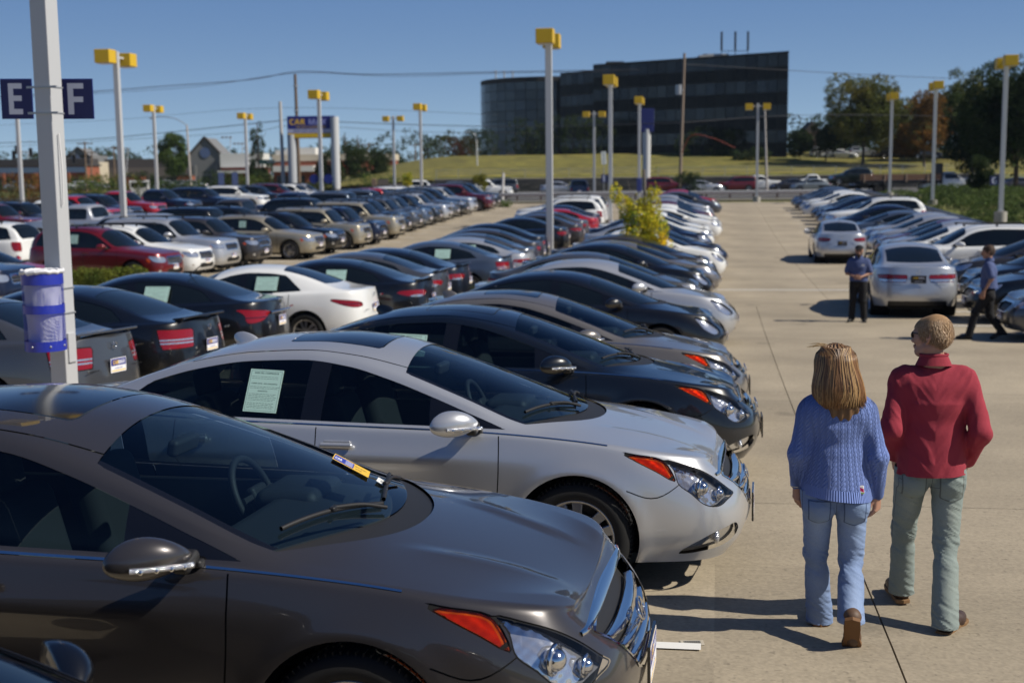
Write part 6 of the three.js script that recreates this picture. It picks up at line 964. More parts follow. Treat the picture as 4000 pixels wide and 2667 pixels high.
for (const [px, yT, lab] of [[890, 9.5, 'thin distant floodlight mast above the gabled store'], [936, 8.2, 'short distant floodlight mast right of the taller one'], [92, 7.0, 'thin distant floodlight mast above the brick shops'], [485, 7.5, 'thin distant floodlight mast behind the lamp pole of the pickups']]) post('floodlight_mast', lab, 'floodlight mast', px, px, 260, 0.8, yT + 1.5, 0.1, steel, (t, e) => mesh('floodlight', [-0.8, 0, 0.8].map((k) => rbox(0.6, 0.35, 0.4, 0.05, k, e.y, 0)), steel, t));
{ const w = (pts, r, label) => { const o = mesh('overhead_cable', tube(pts.map(([x, y, d]) => P(x, y, d)), r, 90, 5), std([0.05, 0.05, 0.055], 0.8)); tag(o, label, 'cable'); };
  w([[-300, 392, 170], [380, 356, 168], [620, 338, 167], [1000, 308, 166], [1157, 280, 165], [1420, 290, 163], [1660, 288, 160], [1900, 282, 157], [2500, 272, 150]], 0.05, 'upper thick cable sagging across the sky to the office roof');
  w([[-300, 399, 170], [380, 364, 168], [800, 334, 167], [1157, 286, 165], [1500, 297, 162], [1680, 296, 160], [1880, 288, 157], [2500, 278, 150]], 0.028, 'thin cable hugging just below the upper thick cable');
  w([[-200, 565, 200], [330, 545, 190], [720, 510, 175], [1090, 472, 150], [1157, 468, 165], [1500, 483, 170], [1950, 494, 170], [2665, 480, 135]], 0.05, 'lower thick cable running left to right across the pylon sign');
  w([[-200, 585, 200], [430, 548, 210], [1000, 512, 175], [1160, 490, 165], [1620, 514, 170], [2100, 520, 165]], 0.03, 'lowest cable passing behind the pylon sign');
  w([[-300, 500, 200], [400, 470, 200], [1160, 420, 165], [1950, 448, 165]], 0.02, 'faint thin cable midway between the upper and lower cables');
  w([[2670, 250, 135], [3400, 292, 150], [4300, 330, 160]], 0.03, 'cable leaving the leaning pole to the right'); w([[2668, 478, 135], [3060, 452, 150], [3500, 450, 170], [4300, 470, 180]], 0.03, 'lower cable leaving the leaning pole to the right'); }
// pylon sign on two posts
{ const d = 150, l = P(1143, 700, d), r = P(1310, 700, d), t = thing('pylon_sign', 'blue and yellow pylon sign reading CARMAX on two round posts', 'sign', V((l.x + r.x) / 2, 0.8, l.z - 0.0)), hw = (r.x - l.x) / 2;
  mesh('sign_post', cyl(0.5, 0.5, 7.2, 24, -hw, 3.6, 0), std([0.42, 0.44, 0.46], 0.6), t); mesh('sign_post', cyl(0.5, 0.5, 9.2, 24, hw + 0.1, 4.6, 0.2), std([0.55, 0.56, 0.56], 0.5), t);
  const w = 2 * hw + 0.5, h = 2.55, tex = canvasTex(512, 256, (k) => { k.fillStyle = '#131a6e'; k.fillRect(0, 0, 512, 256); k.font = 'bold 92px sans-serif'; k.fillStyle = '#e2b41a'; k.fillText('CAR', 18, 98); k.fillStyle = '#8f96c8'; k.fillText('MAX', 226, 98); k.fillStyle = '#b89a2a'; k.font = 'bold 30px sans-serif'; k.fillText('THE AUTO SUPERSTORE', 90, 138); k.fillStyle = '#a9acc4'; k.fillRect(0, 152, 512, 44); k.fillStyle = '#1b2166'; k.font = 'bold 34px sans-serif'; k.fillText('NEW AND USED CARS', 60, 186); k.fillStyle = '#c9a61c'; k.fillRect(0, 202, 512, 54); });
  mesh('sign_box', rbox(w, h, 0.7, 0.04, -0.15, 8.05, 0), std([0.02, 0.035, 0.22], 0.45), t); mesh('sign_face', new THREE.PlaneGeometry(w - 0.1, h - 0.1).translate(-0.15, 8.05, 0.356), std(0xffffff, 0.5, 0, { map: tex }), t); }
{ const d = 150, c = P(2526, 700, d), t = thing('pylon_sign', 'round white pylon with dark blue box sign in front of the office building', 'sign', V(c.x, 0.8, c.z)); mesh('sign_post', cyl(0.5, 0.42, 7.4, 24, 0, 3.7, 0), std([0.55, 0.56, 0.55], 0.5), t); mesh('sign_box', rbox(1.5, 2.7, 0.9, 0.05, 0.05, 8.4, 0), std([0.012, 0.018, 0.12], 0.4), t); mesh('sign_edge', box(0.02, 2.3, 0.6, 0.815, 8.45, 0), std(0xffffff, 0.5, 0, { map: canvasTex(32, 128, (k) => { k.fillStyle = '#222a6a'; k.fillRect(0, 0, 32, 128); k.fillStyle = '#b9b9be'; for (const y of [8, 36, 64, 92]) k.fillRect(8, y, 16, 18); }) }), t); }
for (const [px, lab] of [[862, 'blue road sign panel, left of a pair by the dark bush'], [916, 'blue road sign panel, right of a pair by the dark bush']]) { const c = P(px, 690, 132), t = thing('road_sign', lab, 'sign', V(c.x, 0.8, c.z)); mesh('sign_post', cyl(0.05, 0.05, 1.6, 8, 0, 0.6, 0), steel, t); mesh('sign_board', rbox(0.62, 1.5, 0.05, 0.02, 0, 2.15, 0), std(0xffffff, 0.5, 0, { map: canvasTex(64, 160, (k) => { k.fillStyle = '#3a4a78'; k.fillRect(0, 0, 64, 160); k.strokeStyle = '#8490b4'; k.lineWidth = 4; for (const y of [10, 60, 110]) { k.strokeRect(10, y, 44, 38); k.beginPath(); k.arc(32, y + 19, 9, 0, 7); k.stroke(); } }) }), t); }
{ const c = P(2359, 645, 132), t = thing('banner_sign', 'narrow white upright banner left of the small E sign', 'sign', V(c.x, 0.8, c.z)); mesh('sign_post', cyl(0.04, 0.04, 3.4, 8, 0, 1.7, 0), steel, t); mesh('banner', rbox(0.5, 1.3, 0.03, 0.01, 0, 3.95, 0, 0, 0, 0.06), std(0xffffff, 0.6, 0, { map: canvasTex(48, 128, (k) => { k.fillStyle = '#dfe3e0'; k.fillRect(0, 0, 48, 128); k.fillStyle = '#5d6a66'; for (let y = 10; y < 120; y += 22) k.fillRect(16, y, 14, 14); }) }), t); }
{ const c = P(1040, 596, 160), t = thing('street_name_sign', 'dark green street name sign over the road before the evergreen', 'sign', V(c.x, 5.0, c.z)); mesh('sign_board', rbox(2.0, 0.55, 0.06, 0.02), std([0.01, 0.05, 0.045], 0.5), t); mesh('sign_arm', rod(V(0, 0, 0), V(3.4, 0.1, 0), 0.06), steel, t); mesh('sign_post', rod(V(3.4, -4.2, 0), V(3.4, 0.4, 0), 0.11), steel, t); }
// traffic signals hanging at the far left
for (const [px, py, lab] of [[52, 605, 'dark traffic signal, leftmost of three over the left road'], [63, 585, 'dark traffic signal, middle of three over the left road'], [118, 595, 'dark traffic signal, nearest to the lamp pole over the left road'], [288, 620, 'dark traffic signal right of the big lamp pole']]) { const c = P(px, py, 165), t = thing('traffic_signal', lab, 'traffic light', c); mesh('signal_housing', rbox(0.42, 1.1, 0.35, 0.04), M.plastic, t); for (const y of [0.33, 0, -0.33]) mesh('signal_lens', cyl(0.13, 0.13, 0.06, 14, 0, y, 0.18, Math.PI / 2), M.rimDark, t); mesh('hanger', rod(V(0, 0.55, 0), V(0, 1.6, 0), 0.02), steel, t); }
// dumpster enclosure by the left exit
{ const c = P(1475, 715, 140), t = thing('trash_enclosure', 'grey brown walled enclosure with brick pillar at the far lot exit', 'enclosure', V(c.x, 0.75, c.z)); mesh('enclosure_wall', box(3.6, 1.5, 0.25, 1.5, 0.75, 0), std([0.22, 0.2, 0.18], 0.9), t); mesh('pillar', rbox(0.5, 2.1, 0.5, 0.02, -0.4, 1.05, 0), std([0.2, 0.14, 0.1], 0.9), t); mesh('gate', box(1.2, 1.5, 0.08, 0.6, 1.3, 0.1), std([0.13, 0.11, 0.09], 0.8), t); }
// ---------------------------------------------------------------- stores at the left
const brick = std([0.27, 0.085, 0.045], 0.9), greyW = std([0.16, 0.165, 0.17], 0.85), darkRoof = std([0.05, 0.045, 0.045], 0.9), whiteW = std([0.62, 0.62, 0.6], 0.8), storeGlass = phys([0.015, 0.018, 0.02], 0.08, 0);
function store(name, label, px0, px1, d, y0, build) { const a = P(px0, 600, d), b = P(px1, 600, d); build(thing(name, label, 'building', V((a.x + b.x) / 2, y0, (a.z + b.z) / 2)), b.x - a.x); }
const gable = (w, h, d, y) => { const s = new THREE.Shape(); s.moveTo(-w / 2, 0); s.lineTo(w / 2, 0); s.lineTo(0, h); return new THREE.ExtrudeGeometry(s, { depth: d, bevelEnabled: false }).translate(0, y, -d); };
store('brick_shops', 'long orange brick shop row with blue fascia at the far left', -180, 330, 235, 0.8, (t, w) => { mesh('wall', box(w, 4.6, 8, 0, 2.3, -4), brick, t); mesh('fascia', box(w + 0.3, 1.0, 0.4, 0, 3.9, 0.3), std([0.10, 0.15, 0.24], 0.6), t); mesh('roof', [box(w + 0.5, 0.3, 9, 0, 4.75, -4), box(w, 1.1, 5, 0, 5.4, -5)], darkRoof, t); for (let i = 0; i < 8; i++) { const x = -w / 2 + (i + 0.5) * w / 8; mesh('shop_window', box(w / 8 - 0.9, 2.1, 0.1, x, 1.2, 0.06), storeGlass, t); mesh('column', box(0.5, 3.4, 0.5, x - w / 16, 1.7, 0.6), brick, t); } mesh('shop_sign', box(3.4, 0.7, 0.1, -w / 2 + 9.2, 3.05, 0.1), std(0xffffff, 0.5, 0, { map: canvasTex(128, 32, (k) => { k.fillStyle = '#a04a34'; k.fillRect(0, 0, 128, 32); k.fillStyle = '#e8e0dc'; k.font = 'bold 24px serif'; k.fillText('Lalo\'s Bar', 6, 24); }) }), t); mesh('shop_sign', box(3.0, 0.7, 0.1, w / 2 - 3.2, 3.05, 0.1), std(0xffffff, 0.5, 0, { map: canvasTex(128, 32, (k) => { k.fillStyle = '#a04a34'; k.fillRect(0, 0, 128, 32); k.fillStyle = '#e8e0dc'; k.font = 'bold 24px serif'; k.fillText('Grille', 20, 24); }) }), t); });
store('gabled_store', 'grey gabled store front with emblem right of the big lamp pole', 246, 360, 265, 0.8, (t, w) => { mesh('wall', box(w, 7, 10, 0, 3.5, -5), greyW, t); mesh('gable', gable(w * 0.8, 1.9, 8, 6.6), greyW, t); mesh('roof', [rod(V(-w * 0.43, 6.6, 0.1), V(0, 8.7, 0.1), 0.18), rod(V(0, 8.7, 0.1), V(w * 0.43, 6.6, 0.1), 0.18)], darkRoof, t); mesh('emblem', cyl(0.9, 0.9, 0.1, 20, -0.6, 6.3, 0.06, Math.PI / 2), std([0.1, 0.13, 0.22], 0.6), t); mesh('side_wing', box(2.2, 4.4, 6, w / 2 + 0.5, 3.4, -2), std([0.5, 0.44, 0.34], 0.8), t); });
store('long_store', 'long low dark roofed store between the two gabled stores', 330, 760, 272, 0.8, (t, w) => { mesh('wall', box(w, 4.4, 14, 0, 2.2, -7), std([0.13, 0.11, 0.10], 0.9), t); mesh('roof', box(w, 1.9, 14, 0, 5.3, -7.5), std([0.075, 0.065, 0.065], 0.9), t); for (let i = 0; i < 7; i++) mesh('shop_window', box(2.4, 2.0, 0.1, -w / 2 + (i + 0.5) * w / 7, 1.4, 0.06), storeGlass, t); });
for (const [px0, px1, lab] of [[490, 556, 'small brick box building under the long dark roofed store'], [695, 748, 'small orange brick box building behind the curved street light']]) store('brick_hut', lab, px0, px1, 215, 0.8, (t, w) => { mesh('wall', box(w, 2.6, 3, 0, 1.3, 0), brick, t); mesh('roof', box(w + 0.2, 0.15, 3.2, 0, 2.7, 0), darkRoof, t); });
store('gabled_store', 'grey gabled store with blue emblem and white side wall', 730, 870, 245, 0.8, (t, w) => { mesh('wall', box(w, 6.2, 12, 0, 3.1, -6), greyW, t); mesh('gable', gable(w, 3.6, 10, 6.2), greyW, t); mesh('roof', [rod(V(-w * 0.54, 5.9, 0.1), V(0, 9.9, 0.1), 0.22), rod(V(0, 9.9, 0.1), V(w * 0.54, 5.9, 0.1), 0.22)], darkRoof, t); mesh('emblem', cyl(1.0, 1.0, 0.1, 20, 0, 6.9, 0.06, Math.PI / 2), std([0.08, 0.12, 0.24], 0.6), t); mesh('side_wall', box(8.0, 2.6, 8, w / 2 + 3.6, 5.4, -3), whiteW, t); mesh('side_base', box(8.0, 4.1, 8, w / 2 + 3.6, 2.05, -3.2), std([0.16, 0.05, 0.04], 0.9), t); mesh('awning', box(8.4, 0.5, 2.4, w / 2 + 3.6, 3.2, 1.6), whiteW, t); mesh('column', [-1, 1].map((k) => box(0.6, 4.6, 0.5, k * w * 0.3, 2.3, 0.3)), greyW, t); for (const k of [-1, 0, 1]) mesh('shop_window', box(1.4, 2.2, 0.1, k * 2.2, 1.4, 0.06), storeGlass, t); });
store('brick_store', 'long orange brick store with white parapet roof behind the pines', 1065, 1535, 225, 0.8, (t, w) => { mesh('wall', box(w, 5.0, 10, 0, 2.5, -5), brick, t); mesh('parapet', box(w + 0.3, 1.1, 10.3, 0, 5.5, -5), std([0.52, 0.46, 0.36], 0.85), t); mesh('roof_unit', [box(5.2, 1.2, 4, -6.0, 6.7, -4), box(3.6, 0.9, 3, -8.6, 6.4, -3)], whiteW, t); mesh('canopy', box(7, 1.0, 3, -6.6, 3.6, 1.4), whiteW, t); for (let i = 0; i < 7; i++) mesh('shop_window', box(1.9, 2.0, 0.1, -w / 2 + (i + 0.5) * w / 7, 1.4, 0.06), storeGlass, t); mesh('red_sign', box(2.2, 1.0, 0.1, 1.6, 3.9, 0.08), std([0.5, 0.05, 0.015], 0.5), t); });
store('house', 'distant house roof right of the office building', 3130, 3195, 250, 7, (t, w) => { mesh('wall', box(w, 3.5, 5, 0, 1.75, 0), std([0.1, 0.06, 0.05], 0.9), t); mesh('roof', gable(w * 1.15, 2.0, 5, 3.5).translate(0, 0, 2.5), darkRoof, t); });
// ---------------------------------------------------------------- traffic on the road and cars by the office
function roadCar(type, color, px, d, face, label, name, y = 0.83) { const p = P(px, 730, d), c = car(type, C[color], name || KIND[type][0], p, face, label, KIND[type][1]); c.position.y = y; c.rotation.x = c.rotation.z = 0; return c; }
roadCar('suv', 'gray', 1945, 150, Math.PI, 'grey utility car on the road left of the tall middle lamp pole');
roadCar('sedan', 'silver', 2190, 148, 0, 'silver sedan on the road just right of the tall middle lamp pole');
roadCar('suv', 'navy', 2258, 120, Math.PI / 2, 'dark blue utility car seen from behind at the end of the lot');
roadCar('sedan', 'silver', 2745, 146, 0.05, 'silver sedan on the road right of the dark evergreen shrub');
roadCar('suv', 'darkred', 2875, 150, Math.PI, 'red and white utility car on the road before the retaining wall');
roadCar('pickup', 'white', 2960, 158, 0, 'white pickup with red load behind the spread-head lamp on the right');
roadCar('suv', 'darkred', 2600, 150, 0, 'dark red utility car on the road left of the dark evergreen shrub');
roadCar('sedan', 'ltgreen', 3165, 150, Math.PI, 'pale silver sedan on the road above the far end of the right row');
roadCar('pickup', 'white', 3172, 164, Math.PI, 'white pickup with blue bonnet cover behind the pale silver sedan');
roadCar('sedan', 'gray', 3395, 148, Math.PI, 'grey sedan partly hidden under the dark minivan on the trailer');
roadCar('sedan', 'charcoal', 3085, 152, Math.PI, 'dark sedan on the road before the retaining wall near the right row');
roadCar('sedan', 'gray', 3770, 140, 0, 'grey sedan in front of the white flatbed truck');
roadCar('sedan', 'charcoal', 3965, 138, Math.PI, 'dark sedan on the road at the right edge behind the lamp pole');
roadCar('pickup', 'white', 1890, 124, -0.05, 'white pickup at the far corner of the left lot by the young tree');
roadCar('crossover', 'bluesilver', 1815, 128, 0, 'bluish silver crossover behind the white pickup by the young tree');
roadCar('suv', 'white', 1655, 142, 0, 'white van-like utility car with red stripe beyond the left lot');
roadCar('crossover', 'white', 3222, 200, 0, 'white crossover parked under the olive tree beside the office', null, hillY(48, -200)); roadCar('sedan', 'white', 3290, 198, -0.4, 'white sedan parked under the olive tree, middle of the parked cars', null, hillY(50, -198)); roadCar('crossover', 'silver', 3370, 200, 0, 'silver crossover parked at the trunk of the olive tree', null, hillY(54, -200)); roadCar('suv', 'black', 3480, 198, 0, 'black utility car parked below the rust orange tree, left one', null, hillY(58, -198)); roadCar('suv', 'charcoal', 3610, 196, 0, 'dark utility car parked below the rust orange tree, right one', null, hillY(60, -196));
for (const [px, col, lab] of [[75, 'silver', 'silver car parked before the far left brick shops'], [320, 'white', 'white car parked before the gabled store, left of its neighbour'], [365, 'silver', 'silver car parked before the gabled store, right of its neighbour'], [660, 'silver', 'silver car parked by the small brick box buildings'], [715, 'bluesilver', 'bluish car parked before the small orange brick box'], [755, 'silver', 'silver car parked before the gabled store with white side wall']]) roadCar('sedan', col, px, 200, 0.1, lab, null, 1.3);
{ // white cargo van seen from behind
  const p = P(542, 752, 136), t = thing('cargo_van', 'white cargo van seen from behind above the red pickup', 'van', V(p.x, 0.75, p.z), 0.25); const w = std([0.66, 0.67, 0.67], 0.4);
  mesh('body', [rbox(2.0, 1.85, 5.2, 0.14, 0, 1.28, -2.6), rbox(1.96, 0.5, 1.4, 0.12, 0, 0.75, -5.6)], w, t); for (const s of [-1, 1]) { mesh('rear_window', rbox(0.72, 0.55, 0.02, 0.01, s * 0.44, 1.72, 0.01), storeGlass, t); mesh('tail_light', box(0.12, 0.5, 0.02, s * 0.9, 1.1, 0.01), M.red, t); mesh('rear_door', rbox(0.92, 1.5, 0.015, 0.006, s * 0.475, 1.28, 0.0), w, t); for (const z of [-0.9, -4.6]) mesh('wheel', cyl(0.36, 0.36, 0.24, 20, s * 0.88, 0.36, z, 0, 0, Math.PI / 2), M.rubber, t); } mesh('rear_bumper', rbox(1.95, 0.2, 0.16, 0.04, 0, 0.5, 0.06), whiteW, t); }
{ // flatbed truck and the minivan on its trailer
  const p = P(3700, 760, 132), t = car('pickup', C.white, 'flatbed_truck', p, 0, 'white flatbed truck with long brown slatted bed on the road right', 'truck'); t.position.y = 0.84; t.rotation.x = t.rotation.z = 0; t.scale.set(1.0, 1.12, 1.15); const br = std([0.16, 0.085, 0.05], 0.85);
  mesh('bed_frame', [box(8.2, 0.3, 2.1, -5.2, 1.0, 0), box(0.2, 1.9, 2.2, -1.0, 1.75, 0)], M.plastic, t); for (let i = 0; i < 3; i++) mesh('bed_board', box(8.2, 0.16, 0.06, -5.2, 1.28 + i * 0.19, 1.08), br, t); for (const x of [-2.4, -4.6, -6.8, -8.9]) mesh('bed_stake', box(0.1, 0.75, 0.08, x, 1.4, 1.13), std([0.35, 0.25, 0.18], 0.8), t); for (const x of [-6.4, -7.4]) for (const s of [-1, 1]) { const w = mesh('wheel', cyl(0.42, 0.42, 0.26, 22, x, 0.42, s * 0.9, Math.PI / 2), M.rubber, t); }
  const q = P(3322, 740, 134), tr = thing('car_trailer', 'low dark trailer carrying the dark minivan', 'trailer', V(q.x, 0.84, q.z)); mesh('deck', box(6.2, 0.18, 2.1, 0, 0.75, 0), M.plastic, tr); for (const x of [-0.6, 0.5]) for (const s of [-1, 1]) mesh('wheel', cyl(0.36, 0.36, 0.24, 20, x, 0.36, s * 0.95, Math.PI / 2), M.rubber, tr); mesh('hitch', rod(V(3.1, 0.7, 0), V(4.6, 0.7, 0), 0.08), M.plastic, tr);
  const mv = car('crossover', C.green, 'minivan', V(q.x, 0, q.z), Math.PI, 'dark green minivan standing on the trailer on the road', 'minivan'); mv.position.y = 1.69; mv.rotation.x = mv.rotation.z = 0; mv.scale.y = 1.03; }
// ---------------------------------------------------------------- people: distance fields meshed with surface nets
function nets(f, lo, hi, h) {                                       // -> soup of 8 numbers (uv left 0); normals from the field
  const nx = Math.ceil((hi.x - lo.x) / h) + 1, ny = Math.ceil((hi.y - lo.y) / h) + 1, nz = Math.ceil((hi.z - lo.z) / h) + 1, D = new Float32Array(nx * ny * nz), id = (i, j, k) => (k * ny + j) * nx + i;
  for (let k = 0; k < nz; k++) for (let j = 0; j < ny; j++) for (let i = 0; i < nx; i++) D[id(i, j, k)] = f(lo.x + i * h, lo.y + j * h, lo.z + k * h);
  const vi = new Int32Array(nx * ny * nz).fill(-1), P0 = [];
  for (let k = 0; k + 1 < nz; k++) for (let j = 0; j + 1 < ny; j++) for (let i = 0; i + 1 < nx; i++) {
    let n = 0, sx = 0, sy = 0, sz = 0; const d = []; for (let c = 0; c < 8; c++) d.push(D[id(i + (c & 1), j + ((c >> 1) & 1), k + (c >> 2))]);
    let m = 0; for (let c = 0; c < 8; c++) if (d[c] < 0) m++; if (m === 0 || m === 8) continue;
    for (const [a, b] of NET_EDGES) if ((d[a] < 0) !== (d[b] < 0)) { const t = d[a] / (d[a] - d[b]); n++; sx += lerp(a & 1, b & 1, t); sy += lerp((a >> 1) & 1, (b >> 1) & 1, t); sz += lerp(a >> 2, b >> 2, t); }
    vi[id(i, j, k)] = P0.length; P0.push([lo.x + (i + sx / n) * h, lo.y + (j + sy / n) * h, lo.z + (k + sz / n) * h]);
  }
  const e = h * 0.5, N = P0.map(([x, y, z]) => { const n = V(f(x + e, y, z) - f(x - e, y, z), f(x, y + e, z) - f(x, y - e, z), f(x, y, z + e) - f(x, y, z - e)); return n.normalize(); }), out = [];
  const tri = (a, b, c) => { for (const q of [a, b, c]) out.push(...P0[q], N[q].x, N[q].y, N[q].z, 0, 0); };
  const quad = (a, b, c, d, fl) => { if (a < 0 || b < 0 || c < 0 || d < 0) return; if (fl) { tri(a, b, c); tri(a, c, d); } else { tri(a, c, b); tri(a, d, c); } };
  for (let k = 1; k + 1 < nz; k++) for (let j = 1; j + 1 < ny; j++) for (let i = 1; i + 1 < nx; i++) {
    const s = D[id(i, j, k)] < 0;
    if (s !== D[id(i + 1, j, k)] < 0) quad(vi[id(i, j - 1, k - 1)], vi[id(i, j, k - 1)], vi[id(i, j, k)], vi[id(i, j - 1, k)], s);
    if (s !== D[id(i, j + 1, k)] < 0) quad(vi[id(i - 1, j, k - 1)], vi[id(i - 1, j, k)], vi[id(i, j, k)], vi[id(i, j, k - 1)], s);
    if (s !== D[id(i, j, k + 1)] < 0) quad(vi[id(i - 1, j - 1, k)], vi[id(i, j - 1, k)], vi[id(i, j, k)], vi[id(i - 1, j, k)], s);
  }
  return out;
}
const NET_EDGES = [[0, 1], [2, 3], [4, 5], [6, 7], [0, 2], [1, 3], [4, 6], [5, 7], [0, 4], [1, 5], [2, 6], [3, 7]];
const bone = (a, b, ra, rb, fz = 1) => ({ a, b, ra, rb, fz });
function dBone(o, x, y, z) { const f = o.fz, bx = o.b[0] - o.a[0], by = o.b[1] - o.a[1], bz = (o.b[2] - o.a[2]) * f, px = x - o.a[0], py = y - o.a[1], pz = (z - o.a[2]) * f, t = clamp((px * bx + py * by + pz * bz) / (bx * bx + by * by + bz * bz || 1e-9), 0, 1); return Math.hypot(px - bx * t, py - by * t, pz - bz * t) - lerp(o.ra, o.rb, t); }
const smin = (a, b, k) => { const h = Math.max(k - Math.abs(a - b), 0) / k; return Math.min(a, b) - h * h * k * 0.25; };
const field = (bones, k, mod) => (x, y, z) => { let d = 1e9; for (const b of bones) d = smin(d, dBone(b, x, y, z), b.k ?? k); return mod ? d + mod(x, y, z, d) : d; };
function bounds(bones, pad) { const lo = V(1e9, 1e9, 1e9), hi = V(-1e9, -1e9, -1e9); for (const b of bones) for (const [p, r] of [[b.a, b.ra], [b.b, b.rb]]) { lo.min(V(p[0] - r - pad, p[1] - r - pad, p[2] - r - pad)); hi.max(V(p[0] + r + pad, p[1] + r + pad, p[2] + r + pad)); } return [lo, hi]; }
function surf(bones, k, h, mod) { const [lo, hi] = bounds(bones, 0.03); return nets(field(bones, k, mod), lo, hi, h); }
function skinGeo(soup, off = 0) { const n = soup.length / 8, p = new Float32Array(n * 3), q = new Float32Array(n * 3), u = new Float32Array(n * 2); for (let i = 0; i < n; i++) { for (let c = 0; c < 3; c++) { p[i * 3 + c] = soup[i * 8 + c] + soup[i * 8 + 3 + c] * off; q[i * 3 + c] = soup[i * 8 + 3 + c]; } u[i * 2] = soup[i * 8 + 6]; u[i * 2 + 1] = soup[i * 8 + 7]; } const g = new THREE.BufferGeometry(); g.setAttribute('position', new THREE.BufferAttribute(p, 3)); g.setAttribute('normal', new THREE.BufferAttribute(q, 3)); g.setAttribute('uv', new THREE.BufferAttribute(u, 2)); return g; }
const setUV = (soup, f) => { for (let i = 0; i < soup.length; i += 8) { const [u, v] = f(soup[i], soup[i + 1], soup[i + 2], soup[i + 5]); soup[i + 6] = u; soup[i + 7] = v; } return soup; };
// --- cloth materials
const cableTex = noiseTex(128, 128, (x, y) => { // one cable with a ribbed gutter on each side
  let h = 0.12; const g = Math.abs(x - 0.5);
  if (g < 0.34) { for (const ph of [0, 0.5]) { const t = y + ph, c = 0.5 + 0.155 * Math.sin(t * 6.283), dx = (x - c) / 0.19, up = 0.5 + 0.5 * Math.cos(t * 6.283); if (Math.abs(dx) < 1) h = Math.max(h, Math.sqrt(1 - dx * dx) * (0.35 + 0.6 * up)); } } else h = 0.20 + 0.35 * Math.exp(-(((g - 0.43) / 0.035) ** 2));
  return [h + 0.08 * Math.sin(y * 6.283 * 12) * Math.sin(x * 6.283 * 10), h, h]; });
cableTex.repeat.set(1 / 0.040, 1 / 0.048);
const ribTex = noiseTex(64, 64, (x, y) => { const h = 0.5 + 0.5 * Math.sin(x * 6.283 * 2); return [h, h, h]; }); ribTex.repeat.set(1 / 0.022, 1 / 0.05);
const weaveTex = noiseTex(256, 256, (x, y) => { const h = 0.5 + 0.25 * Math.sin(x * 6.283 * 48) * Math.sin(y * 6.283 * 48) + 0.5 * (fbm(x * 18, y * 18, 4) - 0.47); return [h, h, h]; }); weaveTex.repeat.set(1 / 0.16, 1 / 0.16);
const shade = (c, k) => '#' + lin(c[0] * k, c[1] * k, c[2] * k).getHexString();
function denim(base, worn, rips) { // planar cloth map: x -0.3..0.3, y 0..1
  return canvasTex(768, 1280, (k, w, h) => {
    k.fillStyle = shade(base, 1); k.fillRect(0, 0, w, h); const X = (x) => (x + 0.3) / 0.6 * w, Y = (y) => (1 - y) * h;
    for (const [x, y, rx, ry, a] of worn) { const g = k.createRadialGradient(X(x), Y(y), 2, X(x), Y(y), rx / 0.6 * w); g.addColorStop(0, `rgba(${rips},${a})`); g.addColorStop(1, `rgba(${rips},0)`); k.save(); k.translate(0, Y(y)); k.scale(1, ry / rx * (h / w) * 0.6); k.translate(0, -Y(y)); k.fillStyle = g; k.fillRect(0, -h, w, 3 * h); k.restore(); }
    let s = 7; const r = () => { s = (s * 1664525 + 1013904223) >>> 0; return s / 4294967296; };
    for (let i = 0; i < 26000; i++) { k.fillStyle = r() > 0.5 ? 'rgba(255,255,255,.05)' : 'rgba(10,15,40,.07)'; k.fillRect(r() * w, r() * h, 1.2, 3 + r() * 10); }
    k.strokeStyle = 'rgba(18,26,50,.62)'; k.lineWidth = 3; const line = (...p) => { k.beginPath(); p.forEach(([x, y], i) => i ? k.lineTo(X(x), Y(y)) : k.moveTo(X(x), Y(y))); k.stroke(); };
    line([0, 0.92], [0, 0.66]); line([-0.17, 0.80], [-0.09, 0.765], [0, 0.745], [0.09, 0.765], [0.17, 0.80]); line([-0.19, 0.858], [0.19, 0.858]);
    k.lineWidth = 2; line([-0.172, 0.8], [-0.165, 0.02]); line([0.172, 0.8], [0.165, 0.02]);
  });
}
const SKIN = phys([0.40, 0.215, 0.145], 0.55, 0, { sheen: 0.2, sheenRoughness: 0.5, sheenColor: lin(0.5, 0.3, 0.2) });
const handBones = (w, dir, side, back, s = 1, curl = 0.5) => { // w wrist, dir to the fingers, side +1 thumb towards +x
  const d = V(...dir).normalize(), bk = V(...back).normalize(), sd = d.clone().cross(bk).normalize().multiplyScalar(side), at3 = (o, a, b, c) => o.clone().addScaledVector(d, a * s).addScaledVector(sd, b * s).addScaledVector(bk, c * s), W = V(...w), out = [], A = (v) => [v.x, v.y, v.z];
  for (const b of [-0.024, -0.008, 0.008, 0.024]) out.push(bone(A(at3(W, 0.0, b * 0.6, 0)), A(at3(W, 0.085, b, 0.004)), 0.015 * s, 0.0125 * s));
  for (const [b, l] of [[-0.031, 0.058], [-0.011, 0.074], [0.010, 0.079], [0.030, 0.070]]) { let p = at3(W, 0.086, b, 0.004), an = curl * 0.35; for (const [q, r0, r1] of [[0.46, 0.0095, 0.0088], [0.31, 0.0086, 0.0080], [0.23, 0.0078, 0.0066]]) { an += curl * 0.45; const e = p.clone().addScaledVector(d, l * q * s * Math.cos(an)).addScaledVector(bk, -l * q * s * Math.sin(an)).addScaledVector(sd, b * 0.12 * q * s); out.push({ ...bone(A(p), A(e), r0 * s, r1 * s), k: 0.006 }); p = e; } }
  let p = at3(W, 0.022, 0.028, -0.006); for (const [a, b, c, r0, r1] of [[0.034, 0.020, -0.012, 0.013, 0.0105], [0.030, 0.006, -0.010, 0.0105, 0.0095], [0.024, -0.002, -0.008, 0.0092, 0.0075]]) { const e = at3(p, a, b, c); out.push({ ...bone(A(p), A(e), r0 * s, r1 * s), k: 0.008 }); p = e; }
  return out;
};
